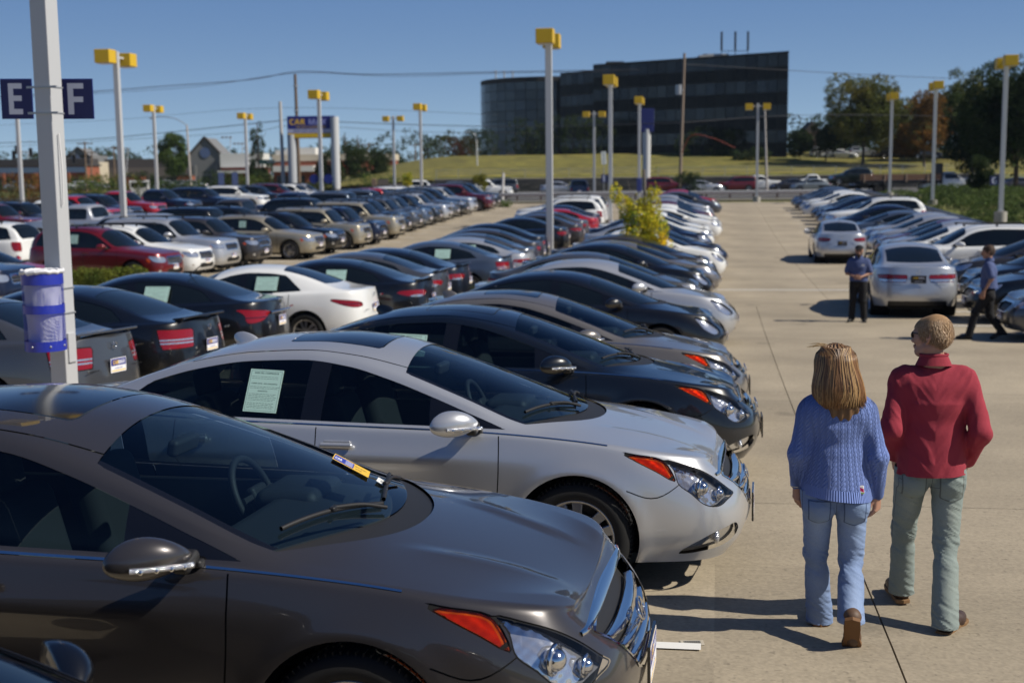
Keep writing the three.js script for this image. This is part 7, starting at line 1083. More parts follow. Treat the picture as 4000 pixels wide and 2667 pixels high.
function headField(c, yaw, pitch, s, slim) { // returns bones in world of the person; face looks along -z before yaw
  const q = new THREE.Quaternion().setFromEuler(new THREE.Euler(pitch, yaw, 0, 'YXZ')), T = (x, y, z) => { const v = V(x * s, y * s, z * s).applyQuaternion(q); return [c[0] + v.x, c[1] + v.y, c[2] + v.z]; };
  const B = [bone(T(0, 0.035, 0.022), T(0, 0.03, -0.02), 0.078 * s, 0.073 * s), bone(T(0, 0.045, 0.03), T(0, 0.02, 0.045), 0.074 * s, 0.066 * s), bone(T(0, -0.01, -0.03), T(0, -0.055, -0.042), 0.060 * s, 0.044 * s), bone(T(-0.022, -0.09, -0.062), T(0.022, -0.09, -0.062), 0.021 * s, 0.021 * s), bone(T(-0.05, -0.055, 0.0), T(-0.02, -0.088, -0.055), 0.024 * s, 0.020 * s), bone(T(0.05, -0.055, 0.0), T(0.02, -0.088, -0.055), 0.024 * s, 0.020 * s),
    { ...bone(T(0, 0.012, -0.092), T(0, -0.032, -0.112), 0.007 * s, 0.0125 * s), k: 0.012 }, { ...bone(T(-0.012, -0.036, -0.098), T(0.012, -0.036, -0.098), 0.0095 * s, 0.0095 * s), k: 0.01 }, { ...bone(T(-0.036, 0.024, -0.082), T(0.036, 0.024, -0.082), 0.012 * s, 0.012 * s), k: 0.02 }, { ...bone(T(-0.018, -0.058, -0.094), T(0.018, -0.058, -0.094), 0.0075 * s, 0.0075 * s), k: 0.008 }, { ...bone(T(-0.015, -0.069, -0.092), T(0.015, -0.069, -0.092), 0.0075 * s, 0.0075 * s), k: 0.008 }, { ...bone(T(-0.045, -0.02, -0.06), T(-0.05, -0.01, -0.04), 0.02 * s, 0.02 * s), k: 0.03 }, { ...bone(T(0.045, -0.02, -0.06), T(0.05, -0.01, -0.04), 0.02 * s, 0.02 * s), k: 0.03 }];
  for (const e of [-1, 1]) { const E0 = [[0.078, 0.022, 0.018], [0.086, 0.026, 0.034], [0.086, 0.006, 0.036], [0.080, -0.02, 0.022], [0.074, -0.028, 0.012]].map(([x, y, z]) => T(e * x, y, z)); for (let i = 0; i < 4; i++) B.push({ ...bone(E0[i], E0[i + 1], 0.0065 * s, 0.0065 * s), k: 0.006 }); B.push({ ...bone(T(e * 0.076, 0.0, 0.022), T(e * 0.078, 0.0, 0.026), 0.016 * s, 0.014 * s), k: 0.006 }); }
  return { bones: B, T, q };
}
// o: joints and looks; all in the person's own metres, facing -z
function person(label, pos, turn, o) {
  const t = thing('person', label, 'person', pos, turn); if (o.scale) t.scale.setScalar(o.scale); const J = o.joints, h = o.res, A = (n) => J[n], M0 = o.mats, g2 = o.girth || 1;
  const legs = (ex) => ['L', 'R'].flatMap((s) => [bone(A('hip' + s), A('knee' + s), (0.086 + ex) * g2, (0.060 + ex) * g2), bone(A('knee' + s), A('ankle' + s), (0.058 + ex) * g2, (0.040 + ex) * g2)]);
  // body
  const hd = headField(A('head'), o.headYaw || 0, o.headPitch || 0, o.headScale || 1), neck = bone(A('neck'), [A('head')[0], A('head')[1] - 0.055, A('head')[2] + 0.02], 0.056 * g2, 0.052 * g2);
  const torsoB = [bone(A('pelvis'), A('waist'), 0.105, 0.095, 1.35), bone(A('waist'), A('chest'), 0.095, 0.12, 1.35), bone(A('chest'), A('neck'), 0.12, 0.05, 1.3), bone(A('shL'), A('shR'), 0.045, 0.045)], armB = ['L', 'R'].flatMap((s) => [bone(A('sh' + s), A('el' + s), 0.040, 0.034), bone(A('el' + s), A('wr' + s), 0.034, 0.024)]);
  const bodyBones = [...torsoB, ...armB, ...legs(-0.016), neck]; const parts = [surf(bodyBones, 0.05, o.bodyRes || 0.014)];
  parts.push(surf([neck, ...hd.bones], 0.028, o.faceRes || h * 0.6));
  for (const s of ['L', 'R']) if (o['hand' + s]) parts.push(surf([bone(A('el' + s), A('wr' + s), 0.03, 0.023), ...handBones(A('wr' + s), o['hand' + s].dir, o['hand' + s].side, o['hand' + s].back, o.handScale || 1, o['hand' + s].curl ?? 0.6)].slice(0), 0.012, o.handRes || h * 0.55));
  mesh('body', parts.map((p) => skinGeo(p)), o.skin || SKIN, t);
  // trousers
  const cuffs = ['L', 'R'].map((s) => { const k = A('knee' + s), a = A('ankle' + s), e = a.map((v, i) => a[i] + (a[i] - k[i]) * ((o['cuff' + s] ?? o.cuffDrop) ?? 0.12)); return bone(k.map((v, i) => lerp(k[i], a[i], 0.35)), e, (0.062 + (o.flare || 0) * 0.3) * g2, (0.064 + (o.flare || 0)) * g2); });
  const W = o.hipW || 0.095, pel = A('pelvis'), trouserB = [bone([pel[0] - W * 0.55, pel[1] + 0.02, pel[2]], [pel[0] + W * 0.55, pel[1] + 0.02, pel[2]], 0.118 * g2, 0.118 * g2, 1.05), bone([pel[0] - W * 0.5, pel[1] + 0.10, pel[2]], [pel[0] + W * 0.5, pel[1] + 0.10, pel[2]], 0.088 * g2, 0.088 * g2, 1.2), ...['L', 'R'].map((s) => bone([A('hip' + s)[0], A('hip' + s)[1] - 0.055, A('hip' + s)[2] + 0.035], [A('hip' + s)[0], A('hip' + s)[1] - 0.02, A('hip' + s)[2] + 0.02], 0.086 * g2, 0.088 * g2)), ...legs(o.loose ?? 0.012), ...cuffs];
  const fold = (x, y, z) => { const kn = Math.exp(-(((y - A('kneeL')[1]) / 0.10) ** 2)), lo = sstep(0.28, 0.06, y), up = sstep(0.5, 0.72, y); const r = Math.abs(fbm(x * 7 + 3, y * 26 + x * 14, z * 9, 3) - 0.47) * 2; return (o.wrinkle ?? 1) * (0.006 + 0.010 * kn + 0.010 * lo + 0.004 * up) * (r - 0.35) + 0.003 * (noise3(x * 20, y * 9, z * 20) - 0.5); };
  let tr = surf(trouserB, 0.022, h, fold); const top = o.hemY + 0.03; [tr] = split(tr, (v) => v[1] - top);
  tr = split(tr, (v) => -(v[1] - 0.0 - Math.min(...['L', 'R'].map((s) => { const c = cuffs[s === 'L' ? 0 : 1].b, d = Math.hypot(v[0] - c[0], (v[2] - c[2])); return d < 0.14 ? Math.max(c[1] - 0.0, 0.015) : -1; }).map((q) => q < 0 ? 9 : q)) % 9))[0];
  setUV(tr, (x, y) => [(x + 0.3) / 0.6, y]);
  if (o.pockets) for (const [cx, cy, w, hh] of o.pockets) { const sd = smoothPoly([[cx - w, cy + hh], [cx + w, cy + hh], [cx + w * 0.93, cy - hh * 0.75], [cx, cy - hh * 1.05], [cx - w * 0.93, cy - hh * 0.75]], true); const [pk, rest] = split(tr, (v) => Math.max(sd(v[0], v[1]), -(v[5] - 0.05))); tr = [...rest, ...pk]; const [inn, edge] = split(pk, (v) => sd(v[0], v[1]) + 0.0065); mesh('back_pocket', [skinGeo(inn, 0.005)], M0.pocket, t); mesh('pocket_seam', skinGeo(edge, 0.0045), M0.seam || M0.pocket, t); }
  mesh('trousers', skinGeo(tr), M0.trousers, t);
  // top
  const ex = o.topLoose ?? 0.014, arms = ['L', 'R'].flatMap((s) => { const e = A('el' + s), w = o.shortSleeve ? A('sh' + s).map((v, i) => lerp(v, e[i], 0.8)) : A('wr' + s), b0 = bone(A('sh' + s), o.shortSleeve ? w : e, (0.050 + ex) * g2, (o.shortSleeve ? 0.056 : 0.043) + ex); b0.arm = s; if (o.shortSleeve) return [b0]; const b1 = bone(e, w, 0.043 + ex, 0.030 + ex * 0.7); b1.arm = s; return [b0, b1]; });
  const cw = (o.chestW || 0.19) * g2, ww = (o.waistW || 0.165) * g2, hw = (o.hemW || 0.185) * g2, fz = o.flat || 1.5, wst = A('waist'), chs = A('chest'), hy = o.hemY;
  const tb = [bone([0, hy - 0.06, pel[2] + 0.014], [wst[0] + 0.0, wst[1], wst[2]], hw + 0.016, ww, fz * 0.84), bone(wst, chs, ww, cw, fz), bone(chs, [A('neck')[0], A('neck')[1] - 0.07, A('neck')[2]], cw * 0.96, 0.085, fz * 0.9), bone([A('shL')[0] * 0.72, A('shL')[1] + 0.012, A('shL')[2]], [A('shR')[0] * 0.72, A('shR')[1] + 0.012, A('shR')[2]], 0.060 + ex * 0.4, 0.060 + ex * 0.4, 1.1), bone([-cw * 0.55, chs[1] + 0.06, chs[2]], [cw * 0.55, chs[1] + 0.06, chs[2]], 0.115, 0.115, 1.15)];
  const topF = (x, y, z) => (o.topWrinkle ?? 1) * ((Math.abs(fbm(x * 6 + z * 3, y * 7 - Math.abs(x) * 9, z * 6 + 4, 3) - 0.47) - 0.12) * 0.030 + 0.012 * sstep(hy + 0.16, hy, y) * (fbm(x * 16, y * 5, z * 9, 2) - 0.4));
  let tp = surf([...tb, ...arms], o.topK || 0.03, h, topF); [tp] = split(tp, (v) => Math.hypot(v[0] - A('neck')[0], v[2] - A('neck')[2]) < 0.09 ? v[1] - (A('neck')[1] + 0.012 + 0.25 * (v[2] - A('neck')[2])) : -1); const inArm = (x, y, z) => Math.min(...arms.map((q) => dBone(q, x, y, z))) < Math.min(...tb.map((q) => dBone(q, x, y, z))) - 0.004; { const kept = [], rest = []; for (let i = 0; i < tp.length; i += 24) { const m = [0, 1, 2].map((c) => (tp[i + c] + tp[i + 8 + c] + tp[i + 16 + c]) / 3); (inArm(...m) ? kept : rest).push(...tp.slice(i, i + 24)); } const [, cut] = split(rest, (v) => v[1] - hy - (o.hemTilt || 0) * v[0]); tp = kept.concat(cut); }
  for (let i = 0; i < tp.length; i += 24) { const m = [0, 1, 2].map((c) => (tp[i + c] + tp[i + 8 + c] + tp[i + 16 + c]) / 3); let best = null, bd = 0.014; for (const b of arms) { const d = Math.abs(dBone(b, ...m)); if (d < bd && dBone(tb[1], ...m) > 0.0) { bd = d; best = b; } } for (let k = 0; k < 3; k++) { const q = i + k * 8, x = tp[q], y = tp[q + 1], z = tp[q + 2]; if (best) { const a = Math.atan2(x - lerp(best.a[0], best.b[0], 0.5), z - lerp(best.a[2], best.b[2], 0.5)); tp[q + 6] = a * 0.06; tp[q + 7] = y; } else { tp[q + 6] = Math.atan2(x, Math.abs(z - pel[2]) * 1.5 + 0.02) * 0.20; tp[q + 7] = y; } } }
  if (o.ribHem) { let rib; { const kept = [], rest = []; for (let i = 0; i < tp.length; i += 24) (inArm(tp[i], tp[i + 1], tp[i + 2]) ? kept : rest).push(...tp.slice(i, i + 24)); let r2; [rib, r2] = split(rest, (v) => v[1] - hy - 0.055 - (o.hemTilt || 0) * v[0]); tp = kept.concat(r2); } mesh('ribbed_hem', skinGeo(rib), M0.rib, t); for (const s of ['L', 'R']) { const w = A('wr' + s); let c; [c, tp] = split(tp, (v) => Math.hypot(v[0] - w[0], v[1] - w[1], v[2] - w[2]) - 0.065); mesh('ribbed_cuff', skinGeo(c, -0.002), M0.rib, t); } }
  mesh(o.topName || 'sweater', skinGeo(tp), M0.top, t);
  if (o.collar) { const c = A('neck'), g = new THREE.CylinderGeometry(0.066, 0.092, 0.062, 40, 6, true), p = g.attributes.position; for (let i = 0; i < p.count; i++) { const y = p.getY(i), f = (y + 0.031) / 0.062, a = Math.atan2(p.getZ(i), p.getX(i)); p.setXYZ(i, p.getX(i) * 1.05 + c[0], y + c[1] + 0.012 + 0.012 * Math.sin(a), p.getZ(i) * 0.95 + c[2]); } g.computeVertexNormals(); const g3 = g.clone().scale(1, 1, 1); mesh('collar', [g, at(new THREE.TorusGeometry(0.068, 0.006, 8, 40).rotateX(Math.PI / 2), 0, 0, 0).scale(1.05, 1, 0.95).translate(c[0], c[1] + 0.044, c[2])], M0.collar || M0.top, t); }
  // shoes
  for (const s of ['L', 'R']) { const f = o['foot' + s], a = A('ankle' + s), c = Math.cos(f.yaw || 0), n = Math.sin(f.yaw || 0), R = (x, y, z) => { const cp = Math.cos(f.pitch || 0), sp = Math.sin(f.pitch || 0), y1 = y * cp - z * sp, z1 = y * sp + z * cp; return [f.at[0] + x * c + z1 * n, f.at[1] + y1, f.at[2] - x * n + z1 * c]; }; const L = o.shoeL || 0.26;
    const up = surf([bone(R(0, 0.055, 0.0), R(0.004, 0.035, -L * 0.62), 0.043, 0.038, 1), bone(R(0.006, 0.03, -L * 0.55), R(0.0, 0.028, -L * 0.80), 0.043, 0.034), bone(R(0, 0.05, 0.0), R(0, 0.09, -0.01), 0.042, 0.040)], 0.02, o.shoeRes || 0.008, (x, y, z) => 0); mesh('shoe', skinGeo(up), M0.shoe, t);
    const sh = new THREE.Shape(), pts = [[-0.034, 0.035], [0, 0.048], [0.034, 0.035], [0.038, -0.03], [0.036, -L * 0.45], [0.048, -L * 0.62], [0.042, -L * 0.82], [0.008, -L * 0.95], [-0.034, -L * 0.84], [-0.044, -L * 0.62], [-0.034, -L * 0.4], [-0.038, -0.03]]; pts.forEach(([x, z], i) => i ? sh.lineTo(x, -z) : sh.moveTo(x, -z)); const so = new THREE.ExtrudeGeometry(sh, { depth: 0.016, bevelEnabled: true, bevelSize: 0.004, bevelThickness: 0.004, bevelSegments: 2, curveSegments: 4 }).rotateX(-Math.PI / 2), p = so.attributes.position; for (let i = 0; i < p.count; i++) { const q = R(p.getX(i), p.getY(i), p.getZ(i)); p.setXYZ(i, ...q); } so.computeVertexNormals(); mesh('shoe_sole', so, M0.sole, t); }
  if (o.extra) o.extra(t, hd, A);
  return t;
}
function ribbons(parent, name, strands, w, mat) { // strands: lists of points with a colour; two-sided strips facing outward from an axis
  const pos = [], nor = [], col = [], idx = [];
  for (const [pts, c, out] of strands) { const o = pos.length / 3; pts.forEach((p, i) => { const d = (pts[i + 1] || p).clone().sub(pts[i - 1] || p).normalize(), s = d.clone().cross(out).normalize(), n = s.clone().cross(d).normalize(), ww = w * (1 - 0.75 * (i / (pts.length - 1)) ** 3); for (const e of [-1, 1]) { pos.push(p.x + s.x * ww * e, p.y + s.y * ww * e, p.z + s.z * ww * e); nor.push(n.x * 0.8 + s.x * e * 0.6, n.y * 0.8 + s.y * e * 0.6, n.z * 0.8 + s.z * e * 0.6); const k = 0.85 + 0.3 * i / pts.length; col.push(c[0] * k, c[1] * k, c[2] * k); } if (i) { const q = o + i * 2; idx.push(q - 2, q - 1, q, q - 1, q + 1, q); } }); }
  const g = new THREE.BufferGeometry(); for (const [k, a, n] of [['position', pos, 3], ['normal', nor, 3], ['color', col, 3]]) g.setAttribute(k, new THREE.BufferAttribute(new Float32Array(a), n)); g.setAttribute('uv', new THREE.BufferAttribute(new Float32Array(pos.length / 3 * 2), 2)); g.setIndex(idx); return mesh(name, g, mat, parent);
}
const hairMat = phys([1, 1, 1], 0.42, 0, { vertexColors: true, side: THREE.DoubleSide, sheen: 0.4, sheenColor: lin(0.6, 0.45, 0.3), sheenRoughness: 0.4 });
function shortHair(t, hd, cols, len, n, lowBack, capMat) { // cropped hair: a close cap and thousands of short hairs
  const cap = surf(hd.bones.slice(0, 2).map((b) => ({ ...b, ra: b.ra + 0.0085, rb: b.rb + 0.0085 })), 0.028, 0.006); const inv = hd.q.clone().invert(), c0 = V(...hd.T(0, 0, 0)); const [keep] = split(cap, (v) => { const l = V(v[0], v[1], v[2]).sub(c0).applyQuaternion(inv); return Math.max(0.052 + 0.0 - l.y - sstep(-0.055, 0.0, l.z) * (0.052 - lowBack) - 0, -1); }); mesh('hair', skinGeo(keep), capMat, t);
  const st2 = []; for (let i = 0; i < n; i++) { const k = Math.floor(rnd() * keep.length / 24) * 24, p = V(keep[k], keep[k + 1], keep[k + 2]), m = V(keep[k + 3], keep[k + 4], keep[k + 5]), d = m.clone().multiplyScalar(0.32).add(V(rr(-0.15, 0.15) + 0.2, rr(-0.9, -0.6), rr(-0.15, 0.15) + 0.3)).normalize(), c = cols[Math.floor(rnd() * cols.length)], l = len * rr(0.5, 1.2); st2.push([[p.clone(), p.clone().addScaledVector(d, l * 0.6), p.clone().addScaledVector(d, l).add(V(0, -l * 0.25, 0))], c, m.clone().add(V(rr(-0.2, 0.2), rr(-0.2, 0.2), rr(-0.2, 0.2)))]); }
  ribbons(t, 'hair_strands', st2, 0.0016, hairMat);
}
// --- the woman in the blue cable sweater
const wJ = { pelvis: [0, 0.80, 0.09], waist: [0, 0.96, 0.085], chest: [0, 1.12, 0.075], neck: [0, 1.29, 0.07], head: [-0.012, 1.425, 0.035], hipL: [-0.085, 0.77, 0.09], hipR: [0.085, 0.77, 0.09], kneeL: [-0.088, 0.42, 0.0], ankleL: [-0.058, 0.075, -0.07], kneeR: [0.088, 0.41, 0.07], ankleR: [0.068, 0.16, 0.32], shL: [-0.142, 1.205, 0.075], shR: [0.142, 1.205, 0.075], elL: [-0.196, 0.985, 0.11], wrL: [-0.194, 0.805, 0.03], elR: [0.206, 0.975, 0.12], wrR: [0.214, 0.765, 0.06] };
const wDen = denim([0.17, 0.245, 0.41], [[-0.09, 0.60, 0.09, 0.20, 0.42], [0.09, 0.60, 0.09, 0.2, 0.42], [0, 0.82, 0.2, 0.05, 0.2], [-0.08, 0.25, 0.07, 0.15, 0.3], [0.08, 0.25, 0.07, 0.2, 0.45], [0.16, 0.45, 0.02, 0.02, 0.8]], '178,198,226');
person('woman in blue cable-knit sweater and faded jeans walking away beside the man', V(1.69, 0.955, -6.58), -RD, {
  joints: wJ, res: 0.0075, bodyRes: 0.014, faceRes: 0.0045, handRes: 0.0035, headScale: 0.98, hemY: 0.765, topLoose: 0.006, hemTilt: -0.10, chestW: 0.158, waistW: 0.150, hemW: 0.172, hipW: 0.11, flat: 1.5, ribHem: true, flare: 0.004, loose: 0.0, girth: 1.0, topWrinkle: 0.45, cuffDrop: 0.16, cuffR: -0.02,
  handL: { dir: [0.05, -1, -0.12], side: 1, back: [-0.9, 0, 0.4], curl: 0.5 }, handR: { dir: [-0.06, -1, -0.15], side: 1, back: [0.85, 0, 0.5], curl: 0.75 }, handScale: 0.95, headYaw: 0.22,
  footL: { at: [-0.055, 0.006, -0.06], yaw: 0.05 }, footR: { at: [0.07, 0.165, 0.385], pitch: -1.0, yaw: -0.06 }, shoeL: 0.24,
  pockets: [[-0.088, 0.695, 0.056, 0.062], [0.090, 0.690, 0.056, 0.064]],
  mats: { top: std([0.18, 0.265, 0.60], 0.85, 0, { bumpMap: cableTex, bumpScale: 0.012 }), rib: std([0.18, 0.265, 0.60], 0.85, 0, { bumpMap: ribTex, bumpScale: 0.005 }), trousers: std(0xffffff, 0.85, 0, { map: wDen, side: THREE.DoubleSide }), seam: std([0.07, 0.11, 0.21], 0.85), pocket: std([0.19, 0.27, 0.43], 0.85, 0, { bumpMap: weaveTex, bumpScale: 0.001 }), shoe: std([0.10, 0.055, 0.03], 0.6), sole: std([0.16, 0.075, 0.025], 0.75) },
  extra: (t, hd, A) => {
    const strands = [], c = V(...A('head')), cols = [[0.16, 0.075, 0.028], [0.24, 0.12, 0.045], [0.33, 0.185, 0.075], [0.10, 0.046, 0.02], [0.42, 0.26, 0.11]];
    const capB = [bone([c.x, c.y + 0.035, c.z + 0.02], [c.x, c.y + 0.03, c.z - 0.02], 0.085, 0.080), bone([c.x, c.y + 0.03, c.z + 0.035], [c.x + 0.01, c.y - 0.10, c.z + 0.055], 0.090, 0.108), bone([c.x + 0.01, c.y - 0.10, c.z + 0.055], [c.x + 0.030, c.y - 0.20, c.z + 0.062], 0.110, 0.122, 1.35)];
    const cap = surf(capB, 0.04, 0.008, (x, y, z) => 0.006 * Math.sin(Math.atan2(x - c.x, z - c.z) * 23 + 3 * noise3(x * 9, y * 5, z * 9))); const [, keep] = split(cap, (v) => { const f = -(v[2] - c.z); return f > 0.045 ? 0.02 - (v[1] - c.y - 0.075) : 1; }); mesh('hair', skinGeo(keep), std([0.16, 0.085, 0.036], 0.5), t);
    const fF = field(capB, 0.04);
    for (let i = 0; i < 2600; i++) { const a = rr(-2.15, 2.15), loc = noise3(a * 9, 2, 3), L = rr(0.9, 1.06) + 0.05 * loc; let p = V(c.x + 0.015 * Math.sin(a) + rr(-0.015, 0.015), c.y + 0.115, c.z + rr(-0.02, 0.03)), pts = [], ty = c.y + 0.112, end = c.y - 0.255 * L - 0.02, dev = rr(-0.004, 0.012), swing = rr(-0.01, 0.02);
      for (let k = 0; k <= 11; k++) { const f = k / 11, y = lerp(ty, end, f), wide = 0.010 + 0.075 * Math.min(1, Math.sqrt(f * 4.2)); const an = a + 0.25 * (noise3(i * 0.37, f * 2.2, 5) - 0.5) * f; let q = V(c.x + Math.sin(an) * wide + 0.02 * f, y, c.z + 0.02 + Math.cos(an) * wide * 0.95); for (let it = 0; it < 5; it++) { const d = fF(q.x, q.y, q.z) - 0.002 - dev, e = 0.004, n = V(fF(q.x + e, q.y, q.z) - fF(q.x - e, q.y, q.z), 0, fF(q.x, q.y, q.z + e) - fF(q.x, q.y, q.z - e)); if (n.lengthSq() < 1e-9) break; n.normalize(); if (q.y > c.y - 0.19) q.addScaledVector(n, -d * 0.8); } if (f > 0.75) { const g = (f - 0.75) / 0.25; q.x += (0.055 * Math.sin(a) + 0.045 + swing) * g * g; q.z += 0.012 * g * Math.cos(a); } pts.push(q); }
      strands.push([pts, cols[Math.floor(clamp(loc * 1.1 + rr(-0.25, 0.25), 0, 0.99) * cols.length)], V(Math.sin(a), 0.15, Math.cos(a))]); }
    for (let i = 0; i < 26; i++) { const p = V(c.x + rr(-0.08, -0.01), c.y + 0.11, c.z + rr(-0.02, 0.02)), d = V(rr(-0.6, 0.2), rr(0.3, 0.9), rr(-0.2, 0.2)).multiplyScalar(0.03); strands.push([[0, 1, 2, 3, 4].map((k) => p.clone().addScaledVector(d, k * 0.4).add(V(-0.004 * k * k * rnd(), -0.002 * k * k, 0))), [0.5, 0.34, 0.17], V(0, 0, 1)]); }
    ribbons(t, 'hair_strands', strands, 0.0016, hairMat);
    mesh('phone', rbox(0.062, 0.045, 0.012, 0.005, 0.10, 0.818, 0.196, -0.12, 0, 0.12), std(0xffffff, 0.3, 0, { map: canvasTex(64, 48, (k) => { k.fillStyle = '#e9e6df'; k.fillRect(0, 0, 64, 48); k.fillStyle = '#c2185b'; k.beginPath(); k.moveTo(30, 0); k.lineTo(64, 20); k.lineTo(64, 40); k.lineTo(30, 20); k.fill(); k.fillStyle = '#7cb342'; k.fillRect(0, 40, 64, 6); k.fillStyle = '#333'; k.beginPath(); k.arc(14, 22, 7, 0, 7); k.fill(); }) }), t);
    mesh('bracelet', at(new THREE.TorusGeometry(0.031, 0.004, 8, 24).rotateX(Math.PI / 2), A('wrL')[0], A('wrL')[1] - 0.012, A('wrL')[2]), std([0.5, 0.48, 0.45], 0.3, 0.8), t);
    const stitch = []; for (const [cx, cy, w, hh] of [[-0.095, 0.745, 0.062, 0.07], [0.092, 0.735, 0.06, 0.072]]) { }
  } });
// --- the man in the red sweater
const mJ = { pelvis: [0, 0.85, 0.0], waist: [0, 1.02, 0.0], chest: [0, 1.21, 0.0], neck: [0.0, 1.415, 0.0], head: [-0.012, 1.55, -0.015], hipL: [-0.092, 0.83, 0], hipR: [0.092, 0.83, 0], kneeL: [-0.105, 0.45, -0.17], ankleL: [-0.092, 0.085, -0.27], kneeR: [0.085, 0.445, 0.05], ankleR: [0.062, 0.085, 0.24], shL: [-0.172, 1.325, 0.0], shR: [0.172, 1.325, 0.0], elL: [-0.222, 1.065, 0.09], wrL: [-0.18, 0.89, -0.07], elR: [0.236, 1.06, 0.10], wrR: [0.20, 0.87, -0.06] };
const mDen = denim([0.205, 0.25, 0.235], [[-0.09, 0.62, 0.09, 0.2, 0.35], [0.09, 0.62, 0.09, 0.2, 0.3], [-0.1, 0.25, 0.08, 0.2, 0.22], [0.08, 0.25, 0.08, 0.2, 0.22]], '188,192,176');
person('man in dark red sweater, pale jeans and sunglasses looking left, hands in pockets', V(2.25, 0.955, -6.75), -RD, {
  joints: mJ, res: 0.008, bodyRes: 0.014, faceRes: 0.004, handRes: 0.0045, headScale: 0.94, headYaw: 0.92, headPitch: 0.02, hemY: 0.82, hemTilt: 0.02, chestW: 0.188, waistW: 0.172, hemW: 0.172, hipW: 0.10, flat: 1.5, flare: 0.004, loose: 0.004, topLoose: 0.010, topWrinkle: 1.5, collar: true, cuffDrop: 0.10,
  handL: { dir: [0.3, -1, -0.2], side: 1, back: [-0.9, 0, 0.4], curl: 0.4 }, handR: { dir: [-0.3, -1, -0.2], side: 1, back: [0.9, 0, 0.4], curl: 0.4 },
  footL: { at: [-0.092, 0.006, -0.26], yaw: 0.12 }, footR: { at: [0.062, 0.006, 0.25], yaw: -0.5 }, shoeL: 0.29, pockets: [[-0.095, 0.755, 0.062, 0.07], [0.098, 0.75, 0.062, 0.07]],
  mats: { top: std([0.31, 0.028, 0.048], 0.92, 0, { bumpMap: weaveTex, bumpScale: 0.0015 }), trousers: std(0xffffff, 0.9, 0, { map: mDen, side: THREE.DoubleSide }), seam: std([0.11, 0.13, 0.12], 0.88), pocket: std([0.22, 0.265, 0.245], 0.88, 0, { bumpMap: weaveTex, bumpScale: 0.001 }), shoe: std([0.045, 0.022, 0.014], 0.5), sole: std([0.20, 0.11, 0.045], 0.7) },
  extra: (t, hd, A) => { shortHair(t, hd, [[0.40, 0.25, 0.12], [0.52, 0.34, 0.18], [0.30, 0.175, 0.085]], 0.011, 7000, -0.05, std([0.30, 0.175, 0.08], 0.8));
    const T = (x, y, z) => V(...hd.T(x, y, z)), gl = []; for (const e of [-1, 1]) { gl.push(rod(T(e * 0.068, 0.020, -0.080), T(e * 0.083, 0.022, 0.020), 0.0032)); const l = new THREE.SphereGeometry(0.026, 16, 10).scale(1, 0.78, 0.28); l.applyQuaternion(hd.q); const p = T(e * 0.036, 0.008, -0.093); gl.push(l.translate(p.x, p.y, p.z)); } gl.push(rod(T(-0.012, 0.014, -0.10), T(0.012, 0.014, -0.10), 0.003)); mesh('sunglasses', gl, M.black, t); } });
// --- lot employees and two figures far left
const shirt = std([0.055, 0.08, 0.19], 0.85), darkT = std([0.006, 0.006, 0.008], 0.9), shoeB = std([0.008, 0.007, 0.007], 0.5), skin2 = std([0.33, 0.175, 0.115], 0.6);
const staff = { res: 0.016, bodyRes: 0.018, faceRes: 0.0075, handRes: 0.007, shoeRes: 0.012, shortSleeve: true, topName: 'shirt', topLoose: 0.018, topWrinkle: 0.8, loose: 0.012, skin: skin2, collar: true, hemW: 0.18, waistW: 0.18, chestW: 0.195, mats: { top: shirt, trousers: darkT, pocket: darkT, shoe: shoeB, sole: shoeB } };
const aJ = { ...mJ, head: [0, 1.555, -0.02], kneeL: [-0.11, 0.46, -0.03], ankleL: [-0.13, 0.085, 0.02], kneeR: [0.11, 0.46, -0.03], ankleR: [0.13, 0.085, 0.0], elL: [-0.25, 1.07, -0.02], wrL: [-0.06, 1.0, -0.24], elR: [0.25, 1.07, -0.02], wrR: [0.06, 1.0, -0.24] };
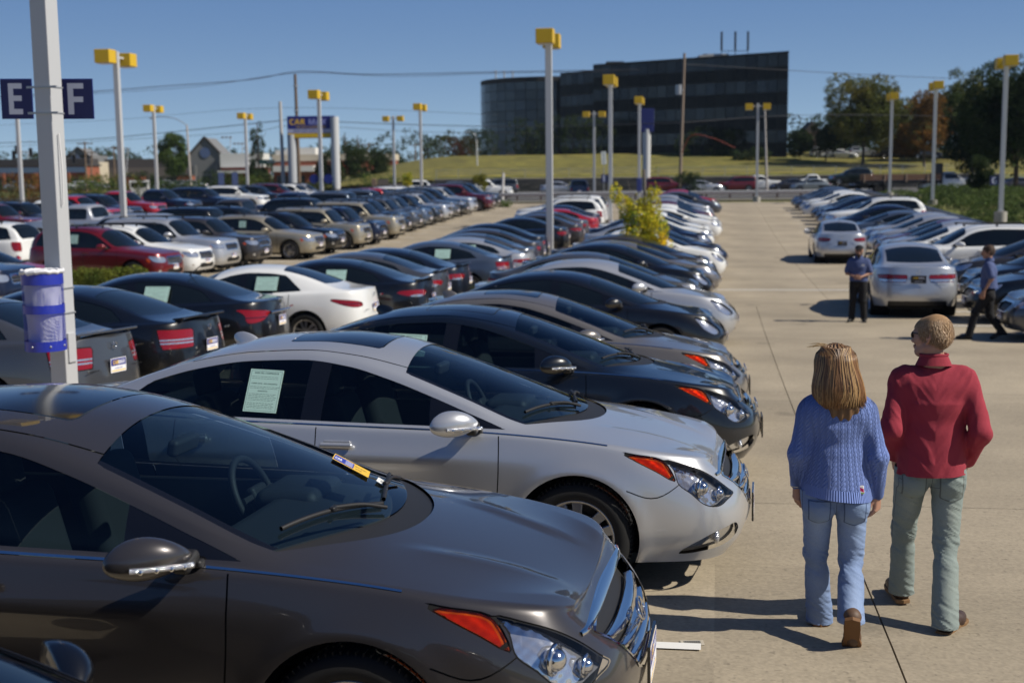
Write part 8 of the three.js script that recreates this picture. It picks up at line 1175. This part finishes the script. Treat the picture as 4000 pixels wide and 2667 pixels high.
{ const p = Gd(3360, 26.2); person('bearded employee in blue shirt, dark cap and sunglasses standing by the silver sedan', p, Math.PI - 0.35, { ...staff, joints: aJ, girth: 1.06, scale: 0.94, hemY: 0.90, headYaw: 0.1, handL: { dir: [1, -0.1, -0.4], side: 1, back: [-0.3, 0, -1], curl: 0.7 }, handR: { dir: [-1, -0.1, -0.4], side: -1, back: [0.3, 0, -1], curl: 0.7 }, footL: { at: [-0.13, 0.0, 0.03], yaw: 0.2 }, footR: { at: [0.13, 0.0, 0.01], yaw: -0.2 },
  extra: (t, hd, A) => { const c = V(...A('head')), T = (x, y, z) => V(...hd.T(x, y, z)); const capG = new THREE.SphereGeometry(0.094, 24, 12, 0, 6.3, 0, 1.5).scale(1, 0.85, 1.1); capG.applyQuaternion(hd.q); const q = T(0, 0.05, 0); const br = rbox(0.15, 0.012, 0.10, 0.005, 0, 0.052, -0.12, -0.15); br.applyQuaternion(hd.q); br.translate(c.x, c.y, c.z); mesh('cap', [capG.translate(q.x, q.y, q.z), br], darkT, t); mesh('beard', skinGeo(surf([bone(hd.T(-0.05, -0.06, -0.02), hd.T(0, -0.095, -0.07), 0.028, 0.034), bone(hd.T(0.05, -0.06, -0.02), hd.T(0, -0.095, -0.07), 0.028, 0.034), bone(hd.T(0, -0.09, -0.07), hd.T(0, -0.135, -0.06), 0.036, 0.022)], 0.02, 0.008)), std([0.03, 0.018, 0.012], 0.9), t); mesh('sunglasses', [-1, 1].map((e) => { const p2 = T(e * 0.034, 0.012, -0.094), l = new THREE.SphereGeometry(0.026, 12, 8).scale(1, 0.75, 0.4); l.applyQuaternion(hd.q); return l.translate(p2.x, p2.y, p2.z); }), M.black, t); mesh('name_patch', rbox(0.07, 0.04, 0.006, 0.002, -0.10, 1.25, -0.155, 0, 0.15), std([0.5, 0.5, 0.52], 0.7), t); } });
const bJ = { ...mJ, head: [0, 1.56, -0.03], kneeL: [-0.09, 0.47, -0.20], ankleL: [-0.09, 0.10, -0.29], kneeR: [0.09, 0.46, 0.02], ankleR: [0.09, 0.13, 0.25], elL: [-0.235, 1.11, 0.06], wrL: [-0.25, 0.88, -0.06], elR: [0.235, 1.11, 0.06], wrR: [0.25, 0.88, -0.02] };
const q2 = Gd(3872, 22.6); person('employee in blue shirt and black trousers striding left past the dark cars', q2, 1.15, { ...staff, joints: bJ, hemY: 0.93, handL: { dir: [0, -1, -0.2], side: 1, back: [-1, 0, 0], curl: 0.6 }, handR: { dir: [0, -1, -0.2], side: -1, back: [1, 0, 0], curl: 0.6 }, footL: { at: [-0.09, 0.0, -0.28], yaw: 0 }, footR: { at: [0.09, 0.10, 0.27], pitch: -0.5 }, extra: (t, hd) => shortHair(t, hd, [[0.06, 0.03, 0.015], [0.09, 0.045, 0.02]], 0.014, 900, -0.055, std([0.05, 0.026, 0.014], 0.8)) }); }
for (const [px, d, label, top, bot, turn] of [[800, 60, 'distant person with reddish face in dark clothes among the left lot cars', [0.03, 0.026, 0.022], [0.02, 0.02, 0.02], 2.6], [842, 60.5, 'distant person in white shirt beside the dark clothed one', [0.55, 0.57, 0.66], [0.02, 0.02, 0.025], 0.6]]) person(label, Gd(px, d), turn, { ...staff, res: 0.026, bodyRes: 0.03, faceRes: 0.012, handRes: 0.012, shoeRes: 0.02, joints: { ...aJ, wrL: [-0.22, 0.9, -0.1], wrR: [0.22, 0.9, -0.1] }, hemY: 0.9, shortSleeve: false, handL: { dir: [0, -1, 0], side: 1, back: [-1, 0, 0] }, handR: { dir: [0, -1, 0], side: -1, back: [1, 0, 0] }, footL: { at: [-0.13, 0, 0.03] }, footR: { at: [0.13, 0, 0.01] }, mats: { ...staff.mats, top: std(top, 0.8), trousers: std(bot, 0.9) }, extra: (t, hd) => shortHair(t, hd, [[0.05, 0.03, 0.02]], 0.012, 120, -0.05, std([0.05, 0.03, 0.02], 0.8)) });
renderer.render(scene, camera);
